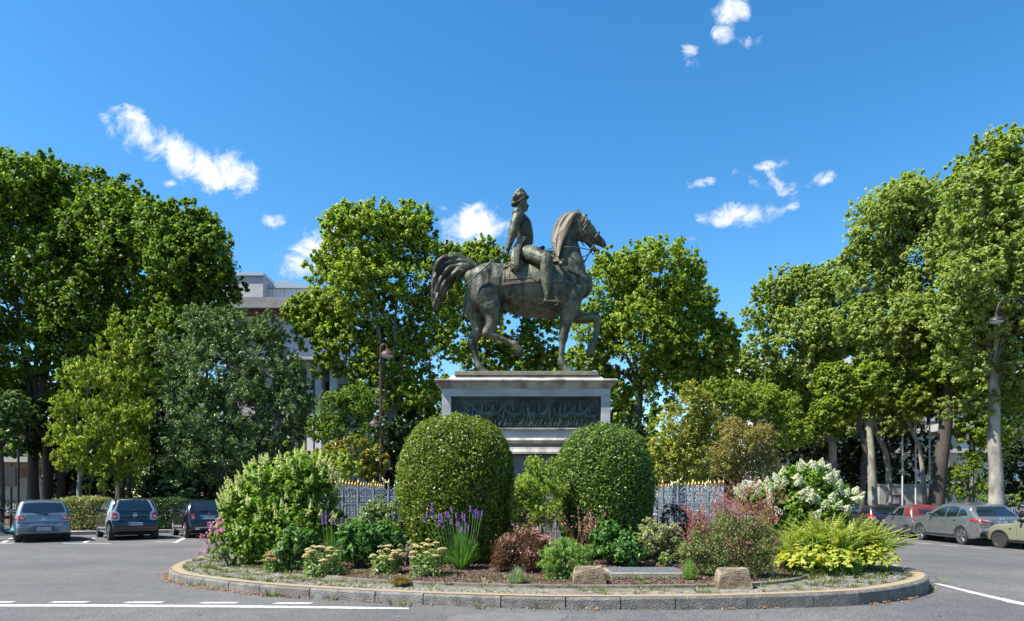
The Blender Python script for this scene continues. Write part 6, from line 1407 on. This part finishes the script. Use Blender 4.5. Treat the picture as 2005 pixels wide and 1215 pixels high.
GPK = leafmat('gaura_pink', [(0.52, 0.08, 0.15), (0.42, 0.04, 0.08), (0.56, 0.24, 0.28), (0.32, 0.16, 0.11)], .35); GPW = leafmat('gaura_blush', [(.66, .38, .38), (.55, .22, .24), (.74, .58, .54)], .35); GRB = leafmat('gaura_red_leaf', [(.09, .035, .02), (.15, .05, .03), (.10, .09, .03), (.22, .08, .05)], .3)
LGA = leafmat('gaura_leaf', [(0.11, 0.17, 0.045), (0.17, 0.24, 0.06), (0.25, 0.31, 0.1), (0.3, 0.26, 0.12)], .3)
gaura('largest gaura bush full of red pink blossom, right of the drain cover', 1420, 1060, [(1385, 1080, 34), (1430, 1060, 46), (1475, 1075, 40), (1400, 1110, 30), (1450, 1110, 38), (1495, 1105, 24), (1370, 1050, 20), (1420, 1030, 28), (1470, 1035, 24), (1365, 1105, 28), (1440, 1125, 24), (1500, 1060, 28), (1350, 1075, 22)], 11.8, 46000, LGA, GPK, 250, .42, .28)
gaura('low gaura bush with dark red foliage left of the first stone block', 1020, 1085, [(995, 1082, 32), (1030, 1068, 34), (1062, 1080, 28), (985, 1105, 22), (1035, 1105, 28)], 12.2, 20000, GRB, GPW, 90, .16, .12)
gaura('tall thin gaura with pink sprays leaning right above the first stone block', 1140, 1060, [(1130, 1075, 14), (1160, 1080, 12)], 13.1, 500, LGA, GPW, 26, .75, .5)
gaura('wispy gaura with red blossom hanging over the right end of the railing', 1460, 1000, [(1400, 1010, 18), (1450, 1000, 20), (1500, 1010, 16)], 14.2, 900, LGA, GPK, 55, .6, .5)
gaura('airy gaura with blush sprays in front of the light shrub between the domes', 1055, 1030, [(1040, 1045, 16), (1075, 1040, 14)], 13.4, 500, LGA, GPW, 22, .4, .25)
# grassy green mounds, silver tuft
def tuft(name, label, cat, px, pyb, wpx, hpx, n, m, wd=.009, d=None, stiff=.6):
    d = d or bedd(px, pyb); t, x, z0 = plant(name, label, cat, px, d); k = F / d; a = rng.random(n) * 2 * PI; r = rng.random(n) ** .6; w = wpx / k / 2; H = hpx / k
    B = np.stack([np.cos(a) * r * w * .4, np.sin(a) * r * w * .4, np.zeros(n)], 1); T = np.stack([np.cos(a) * r * w, np.sin(a) * r * w, H * (1.0 - stiff * r ** 2) * rng.uniform(.55, 1.05, n)], 1); f = LF(); f.blades(B, T, wd, .15, 3); f.build('leaves', m, t)
    P = B + (T - B) * rng.uniform(.3, 1, n)[:, None]; g = LF(); g.leaves(P, rdir(n), .03, .3, up=.4, rnd=1); g.build('side_leaves', m, t); return t
LGR = leafmat('bright_grass', [(0.12, 0.24, 0.04), (0.19, 0.33, 0.06), (0.28, 0.42, 0.1)], .35); LSV = leafmat('silver_leaf', [(.20, .26, .14), (.30, .36, .22), (.38, .42, .28)], .3)
bedshrub('feathery_plant', 'bright green feathery mound left of the first stone block', 'plant', 11.5, [(1075, 1095, 28), (1105, 1085, 34), (1135, 1095, 26), (1090, 1122, 28), (1122, 1125, 24), (1150, 1080, 16)], 16000, .06, LGR, aspect=.16, up=.3, rnd=None)
tuft('silver_plant', 'small silver green tuft in front of the dark red gaura', 'plant', 1013, 1142, 46, 38, 700, LSV)
tuft('sorrel_tuft', 'reddish green low tuft on the edging in front of the cream headed sedum', 'plant', 785, 1143, 50, 22, 800, leafmat('sorrel_leaf', [(.16, .18, .05), (.28, .22, .08), (.30, .12, .06)], .3))
tuft('small_weed', 'tiny bright green seedling below the largest sedum', 'weed', 666, 1120, 20, 34, 60, LGR, .016)
tuft('grass_tuft', 'green tuft of grass below the left peony', 'grass', 705, 1098 + 12, 40, 30, 220, LGR)
tuft('grass_tuft', 'narrow green tuft at the left foot of the largest pink gaura', 'grass', 1350, 1135, 34, 46, 500, LGR)
bedshrub('low_shrub', 'low dim green shrub filling the bed behind the dark red gaura', 'shrub', 14.2, [(960, 1060, 30), (1000, 1050, 30), (940, 1085, 22)], 5000, .06, LHY, aspect=.4)
bedshrub('low_shrub', 'low green shrub with thin leaves behind the peonies right of the stone block', 'shrub', 14.0, [(1150, 1040, 30), (1190, 1035, 28), (1230, 1040, 30)], 5000, .06, LLM, aspect=.3)
bedshrub('low_shrub', 'low leafy shrub between the panicle hydrangea and the left railing', 'shrub', 14.4, [(655, 1030, 32), (690, 1045, 28), (640, 1060, 30)], 5000, .07, LHY, aspect=.4)
bedshrub('low_shrub', 'low green shrub under the right end of the railing', 'shrub', 14.6, [(1380, 1050, 34), (1335, 1060, 30), (1300, 1070, 24)], 5000, .06, LPE, aspect=.4)
bedshrub('low_shrub', 'small leafy clump beside the drain cover, in front of the variegated shrub', 'shrub', 12.7, [(1300, 1098, 12), (1318, 1092, 10)], 500, .05, LHY, aspect=.5)
# pink phlox at left edge
t, Ls = bedshrub('phlox_plant', 'pink and mauve flowered leafy plant at the left edge of the island', 'phlox', 14.0, [(440, 1065, 30), (465, 1085, 26), (425, 1080, 22), (480, 1060, 24)], 2400, .07, LHY, aspect=.4)
fl = LF(); mb = MB(); k = F / 14.0
for (a, b_) in ((412, 1025), (420, 1040), (430, 1018), (436, 1032), (405, 1045), (418, 1055), (440, 1020), (428, 1048), (402, 1068), (410, 1080), (395, 1080), (425, 1030), (433, 1042), (442, 1035), (415, 1034), (408, 1058), (437, 1060), (400, 1050)):
    c = np.array([wx(a, 14) - t.location.x, random.uniform(-.2, .1), W(a, b_, 14).z - t.location.z]); fl.leaves(c + rng.normal(0, .03, (16, 3)), rdir(16), .05, .8, up=.3, rnd=.8); mb.tube([(c[0] * .5, 0, .1), tuple(c * .8), tuple(c)], .004, 4)
fl.build('flowers', leafmat('phlox_pink', [(.62, .22, .45), (.45, .22, .60), (.70, .30, .42), (.55, .12, .22)], .35), t); mb.build('stems', LIA, t)
# ferns / arborvitae-like fronds and hostas at the right
LFN = leafmat('fern_leaf', [(0.2, 0.29, 0.035), (0.3, 0.38, 0.05), (0.42, 0.46, 0.1), (0.5, 0.5, 0.18)], .35)
def fern(label, px, pyb, d, nf, L_):
    t, x, z0 = plant('fern_plant', label, 'fern', px, d, 'ferns on the right of the island'); f = LF(); mb = MB()
    for q in range(nf):
        a = random.uniform(0, 2 * PI); ln = L_ * random.uniform(.7, 1.1); tl = random.uniform(.2, 1.0); hd_ = np.array([math.cos(a), math.sin(a), 0]); pts = []
        for k_ in range(26):
            u = k_ / 25; pts.append(hd_ * ln * (u * tl * (0.5 + .5 * u)) + np.array([0, 0, ln * (u * 1.0 - .42 * tl * u ** 2.2)]))
        pts = np.array(pts); mb.tube([tuple(p) for p in pts[::5]], .005, 4); side = np.array([-math.sin(a), math.cos(a), 0])
        for s in (-1, 1):
            u = np.linspace(.12, 1, 24); wv = .11 * np.sin(PI * np.minimum(u * .85 + .12, 1)) * ln + .01; B = pts[2:26]; T = B + side * s * wv[:, None] + np.array([0, 0, .25]) * wv[:, None] + hd_ * wv[:, None] * .5; f.blades(B, T, .042, .1, 1)
    f.build('fronds', LFN, t); mb.build('stems', LFN, t)
for i, (px, d, nf, L_, lab) in enumerate(((1570, 14.0, 110, .95, 'yellow green fern in front of the left part of the white hydrangea'), (1615, 13.6, 130, 1.2, 'tallest yellow green fern below the white hydrangea'), (1660, 13.8, 130, 1.15, 'broad fern left of the outermost one'), (1702, 13.6, 120, 1.0, 'outermost fern reaching over the right cobbles'), (1545, 13.3, 60, .85, 'small fern right of the largest gaura'), (1640, 13.1, 70, 1.0, 'low fern standing among the yellow hostas'))): fern(lab, px, 0, d, nf, L_)
LHO = leafmat('hosta_leaf', [(0.34, 0.38, 0.05), (0.48, 0.48, 0.07), (0.24, 0.33, 0.06), (0.52, 0.46, 0.12)], .4, .5, .25)
def hosta(label, px, py, d, r):
    r *= 1.3
    t, x, z0 = plant('hosta_plant', label, 'hosta', px, d, 'yellow hostas on the right of the island'); f = LF(); n = 110; a = rng.random(n) * 2 * PI; rr_ = r * rng.random(n) ** .5; P = np.stack([np.cos(a) * rr_, np.sin(a) * rr_, .06 + r * 1.35 * (1 - (rr_ / r) ** 2 * .7) * rng.uniform(.6, 1.05, n)], 1); O = nrm(P * np.array([1, 1, .3]) + .01); f.leaves(P, O, .13, .62, up=.75, rnd=.45, fold=.14); f.build('leaves', LHO, t)
    mb = MB()
    for q in range(5): b_ = random.uniform(0, 2 * PI); mb.tube([(0, 0, 0), (math.cos(b_) * r * .3, math.sin(b_) * r * .3, r), (math.cos(b_) * r * .6, math.sin(b_) * r * .6, r * 1.9)], .005, 4)
    mb.build('stalks', LIA, t)
for (px, d, r, lab) in ((1560, 12.6, .26, 'yellow hosta at the left end of the hosta row'), (1590, 12.3, .28, 'yellow hosta with a pale broad front leaf'), (1622, 12.8, .28, 'yellow hosta behind the front ones below the tallest fern'), (1650, 12.35, .28, 'bright yellow hosta nearest the cobbles'), (1690, 12.9, .32, 'yellow hosta under the outermost fern'), (1722, 12.9, .28, 'rightmost yellow hosta beside the right cobbles'), (1540, 13.0, .17, 'small yellow hosta beside the largest gaura')): hosta(lab, px, 0, d, r)
tuft('green_plant', 'dark green leafy tuft between the front yellow hostas', 'plant', 1622, 1125, 36, 36, 300, LPE, .02, d=12.5)
tuft('green_plant', 'dark green leafy tuft left of the bright yellow front hosta', 'plant', 1672, 1122, 34, 34, 300, LPE, .02, d=12.55)
# ------------------------------------------------------------------ street furniture and buildings
LAMP = mat('lamp_brown', (.13, .055, .05), .45, .2, col2=(.09, .04, .038), scale=6)
LENS = mat('lamp_lens', (.55, .54, .52), .3)
def headp(t, x, y, z, s=1.0, m=LAMP):
    mb = MB(); mb.lathe([(0, .20 * s), (.05 * s, .20 * s), (.07 * s, .12 * s), (.20 * s, .07 * s), (.29 * s, -.03 * s), (.31 * s, -.09 * s), (.29 * s, -.10 * s), (0, -.09 * s)], 20, (x, y, z)); o = mb.build('lamp_shade', m, t, smooth=False)
    mb = MB(); mb.lathe([(.27 * s, -.101 * s), (.25 * s, -.16 * s), (.12 * s, -.21 * s), (0, -.22 * s)], 18, (x, y, z)); mb.build('lamp_glass', LENS, o, smooth=True)
def lamppost(label, px, d, ptop, arms, m=LAMP):
    x = wx(px, d); t = thing('street_lamp', label, 'street lamp', (x, d, gz(x)), 0, None); H = W(px, ptop, d).z - gz(x)
    mb = MB(); mb.tube([(0, 0, 0), (0, 0, 1.2), (0, 0, 1.25), (0, 0, H - .5)], [.10, .085, .06, .05], 12, round_caps=False); mb.lathe([(.14, 0), (.14, .06), (.10, .12)], 12); mb.build('pole', m, t)
    for (ax, az, s) in arms:
        zt = W(px, az, d).z - gz(x) + .24 * s; ar = MB(); r_ = abs(ax) / 2; top = zt + r_
        pts = [(0, 0, zt - .55), (0, 0, zt)] + [(ax / 2 - ax / 2 * math.cos(a), 0, zt + r_ * 1.15 * math.sin(a)) for a in [PI * k / 8 for k in range(1, 9)]]
        ar.tube(pts, .035, 8, smooth=2); ar.build('arm', m, t, smooth=True); headp(t, ax, 0, zt - .22 * s, s, m)
    return t
lamppost('brown street lamp with one high and one low bell shaped head behind the left topiary', 745, 30, 690, [(.30, 692, 1.0), (-.25, 828, .85)])
DK = mat('dark_iron', (.035, .03, .032), .5, .3)
lamppost('dark street lamp whose bell head hangs inside the crown of the tallest right plane tree', 2010, 26, 600, [(-1.15, 625, .85)], DK)
lamppost('small dark street lamp glimpsed in the trees right of the pedestal', 1310, 52, 780, [(-.25, 797, .9)], DK)
def pole(name, label, cat, px, d, ytop, r, m, extra=None):
    x = wx(px, d); t = thing(name, label, cat, (x, d, gz(x)))
    mb = MB(); H = W(px, ytop, d).z - gz(x); mb.tube([(0, 0, 0), (0, 0, H)], r, 8, round_caps=False); mb.build('pole', m, t); mb = MB(); mb.lathe([(r * 2, 0), (r * 2, .05), (r, .12)], 10); mb.build('base', m, t)
    if extra: extra(t, H)
    return t
RDP = mat('red_brown_paint', (.10, .03, .03), .5)
def board(t, H):
    mb = MB(); mb.box(-.22, .22, -.05, -.02, H - 1.0, H - .1); mb.build('dark_panel', DK, t)
pole('signpost', 'dark pole carrying a dark rectangular panel by the left cream building', 'signpost', 22, 29.6, 908, .05, DK, board)
pole('post', 'thin black pole standing behind the roof of the silver blue hatchback', 'post', 36, 30.2, 880, .05, DK)
pole('post', 'red brown post behind the two tone micro hatchback', 'post', 205, 31.8, 925, .05, RDP)
FLP = mat('flagpole_white', (.62, .62, .62), .4)
def flag(col, px, y0, y1, nm):
    def f(t, H):
        d = t.location.y; z0 = W(px, y1, d).z - t.location.z; z1 = W(px, y0, d).z - t.location.z; x = wx(px, d) - t.location.x; mb = MB(); rings = []
        for k in range(9):
            u = k / 8; z = z1 + (z0 - z1) * u
            rings.append([(x * j / 4 * (1.0 + .2 * math.sin(k)) , .10 * math.sin(j * 1.9 + k * .5), z - .10 * j) for j in range(5)] + [(x * j / 4 * (1.0 + .2 * math.sin(k)), .10 * math.sin(j * 1.9 + k * .5) + .015, z - .10 * j) for j in (4, 3, 2, 1, 0)])
        mb.rings(rings); mb.build('flag', mat(nm, col, .8, col2=tuple(c * .7 for c in col), scale=5), t, smooth=True)
    return f
pole('flagpole', 'white flagpole with a drooping purple flag, leftmost of the three under the right trees', 'flagpole', 1767, 38, 800, .045, FLP, flag((.16, .03, .09), 1759, 820, 850, 'purple_flag'))
pole('flagpole', 'white flagpole without a visible flag, middle one of the three', 'flagpole', 1793, 38, 800, .045, FLP)
pole('flagpole', 'white flagpole with a dark blue flag, rightmost of the three', 'flagpole', 1820, 38, 785, .045, FLP, flag((.02, .02, .05), 1815, 790, 825, 'navy_flag'))

CONC = mat('concrete', (.52, .52, .53), .85, col2=(.40, .40, .41), scale=.9, bump=.2, bscale=12)
WHT = mat('white_render', (.85, .86, .88), .75, col2=(.72, .74, .77), scale=.6)
RIB = mat('white_cladding', (.88, .89, .91), .6, col2=(.80, .81, .84), scale=1)
BRN = mat('brown_slab', (.36, .33, .32), .8, col2=(.25, .22, .21), scale=1.5)
BLR = mat('blue_roof', (.40, .48, .55), .5, .2)
WGL = mat('window_glass', (.06, .09, .12), .08, .3, coat=1.0)
CRM = mat('cream_render', (.45, .40, .33), .85, col2=(.36, .32, .27), scale=.8)
# modern white building between the trees
b = thing('modern_building', 'white and grey modern apartment building rising between the left trees', 'building', (wx(560, 50), 50, 0)); D = 50.0
def bx_(px0, px1, py0, py1, y0, y1, m, name, par=None, bev=.0):
    mb = MB(); q0 = W(px0, py1, D); q1 = W(px1, py0, D); ox = b.location.x
    mb.box(q0.x - ox, q1.x - ox, y0, y1, q0.z, q1.z); return mb.build(name, m, par or b, bevel=bev)
bx_(440, 515, 540, 594, 0, 9, CONC, 'stair_tower'); bx_(438, 517, 534, 540, -.15, 9.2, BLR, 'tower_roof')
bx_(515.3, 640, 548, 596, 1.2, 9, WHT, 'penthouse')
mb = MB(); ox = b.location.x; q = [W(515, 552, D), W(545, 539, D), W(580, 548, D), W(640, 550, D)]
mb.rings([[(p.x - ox, 1.0, W(0, 555, D).z) for p in q] + [(p.x - ox, 1.0, p.z) for p in q[::-1]], [(p.x - ox, 9, W(0, 555, D).z) for p in q] + [(p.x - ox, 9, p.z) for p in q[::-1]]]); mb.build('penthouse_roof', BLR, b)
for k in range(4): bx_(522 + k * 24, 523 + k * 24, 556, 594, 1.17, 1.19, CONC, 'panel_joint')
bx_(440, 680, 592, 612, -1.4, .3, BRN, 'terrace_slab'); bx_(440, 680, 612.2, 617, -1.0, .3, mat('terrace_soffit', (.20, .12, .08), .8), 'terrace_soffit')
bx_(440, 680, 618.2, 720, 0, 9, RIB, 'upper_facade')
mb = MB()
for k in range(60): q0 = W(442 + k * 4, 716, D); q1 = W(443.6 + k * 4, 650, D); mb.box(q0.x - ox, q1.x - ox, -.05, -.002, q0.z, q1.z)
mb.build('cladding_ribs', RIB, b)
bx_(440, 680, 702, 708, -.9, -.06, CONC, 'balcony_slab')
bx_(440, 680, 720.2, 965, 1.4, 9, CONC, 'lower_facade')
for k, (a, c) in enumerate(((600, 612), (616, 628), (645, 652), (560, 572), (520, 532))): bx_(a, c, 720.2, 965, .1, 1.38, WHT, 'column')
for k in range(3):
    for j in range(5): bx_(480 + j * 34, 500 + j * 34, 740 + k * 70, 785 + k * 70, 1.36, 1.39, WGL, 'window')
# low cream building at far left
b = thing('cream_building', 'low cream building with a dark framed window behind the left cars', 'building', (wx(20, 44), 44, 0)); D = 44.0
bx_(-160, 84, 905, 985, 0, 6, CRM, 'wall'); bx_(-170, 86, 896, 906, -1.3, 6.2, mat('eave_band', (.46, .43, .40), .8), 'roof_slab')
w_ = bx_(24, 33, 918, 950, -.06, -.01, WGL, 'window'); bx_(22, 24, 916, 952, -.1, -.0, DK, 'frame', w_); bx_(33, 35, 916, 952, -.1, -.0, DK, 'frame', w_)
bx_(-60, -10, 918, 950, -.06, -.01, WGL, 'window'); bx_(40, 80, 916, 935, -.06, -.01, mat('red_brick', (.30, .14, .09), .9), 'brick_panel')
# railings behind the left and right pavements
def simple_fence(label, pxa, da, pxb, db, h_, nm='iron_fence'):
    A = Vector((wx(pxa, da), da)); B = Vector((wx(pxb, db), db)); L_ = (B - A).length; t = thing(nm, label, 'fence', (A.x, A.y, gz(A.x)), math.atan2(B.y - A.y, B.x - A.x)); mb = MB(); x = 0
    while x < L_: mb.box(x, x + .03, -.015, .015, .05, h_); x += .13
    mb.build('bars', DK, t); mb = MB(); mb.box(0, L_, -.02, .02, h_ - .14, h_ - .10); mb.box(0, L_, -.02, .02, .12, .16); mb.build('rails', DK, t)
simple_fence('black bar fence in front of the low cream building', -120, 33.5, 84, 36, 1.45)
simple_fence('black bar fence behind the pale beige car at the right edge', 1925, 33, 2090, 30, 1.35)
# pale wall with a poster and a white gate pillar at right
D = 46.0
t = thing('garden_wall', 'pale rendered garden wall behind the dark estate car carrying a framed poster', 'wall', (wx(1740, 43), 43, gz(20)))
mb = MB(); xa, xb = wx(1722, 43), wx(1836, 43); mb.box(xa - t.location.x, xb - t.location.x, 0, .3, 0, 1.65 + 15 / F * 43 + .5); mb.build('wall_face', mat('wall_render', (.42, .40, .38), .85, col2=(.32, .30, .28), scale=1.2), t); mb = MB(); mb.box(xa - .05 - t.location.x, xb + .05 - t.location.x, -.05, .35, 1.65 + .98, 1.65 + 1.05); mb.build('coping', CONC, t)
t2 = thing('poster', 'small framed poster with a dark picture hanging on the pale garden wall', 'poster', (wx(1757, 42.9), 42.9, 0))
mb = MB(); a = 9.5 / F * 42.9; mb.box(-a - .03, a + .03, 0, .06, 1.65 - 22 / F * 43, 1.65 + 2 / F * 43 - .3 + .25); mb.build('frame', DK, t2)
mb = MB(); mb.box(-a + .03, a - .03, -.012, -.002, 1.65 - 19 / F * 43, 1.65 - 3 / F * 43); mb.build('picture', mat('poster_print', (.34, .33, .36), .5, col2=(.05, .02, .04), scale=2.2, lo=.45, hi=.55), t2)
t = thing('gate_pillar', 'bright white gate pillar at the right end of the pale garden wall', 'pillar', (wx(1848, 41), 41, gz(20)))
mb = MB(); mb.box(-.22, .22, -.25, .25, 0, 1.65 + .82); mb.build('shaft', WHT, t, bevel=.02); mb = MB(); mb.box(-.3, .3, -.32, .32, 1.65 + .825, 1.65 + .93); mb.build('cap', CONC, t, bevel=.02)
# buildings behind the right trees
b = thing('pale_building', 'pale building with long balconies glimpsed through the right trees', 'building', (wx(1900, 62), 62, 0)); D = 62.0
bx_(1480, 2200, 700, 985, 0, 8, WHT, 'wall')
for k in range(4):
    bx_(1470, 2210, 760 + k * 60, 768 + k * 60, -1.6, -.01, CONC, 'balcony_slab')
    for j in range(14): bx_(1500 + j * 50, 1528 + j * 50, 715 + k * 60, 757 + k * 60, -.05, -.01, WGL, 'window')
b = thing('white_canopy', 'grey flat canopy roof behind the leaning plane tree', 'canopy', (wx(1870, 50), 50, 0)); D = 50.0
bx_(1820, 1925, 832, 846, -2, 3, CONC, 'roof_slab')
for a in (1830, 1875, 1918): bx_(a, a + 3, 846.2, 985, -1.5, -1.3, CONC, 'post')
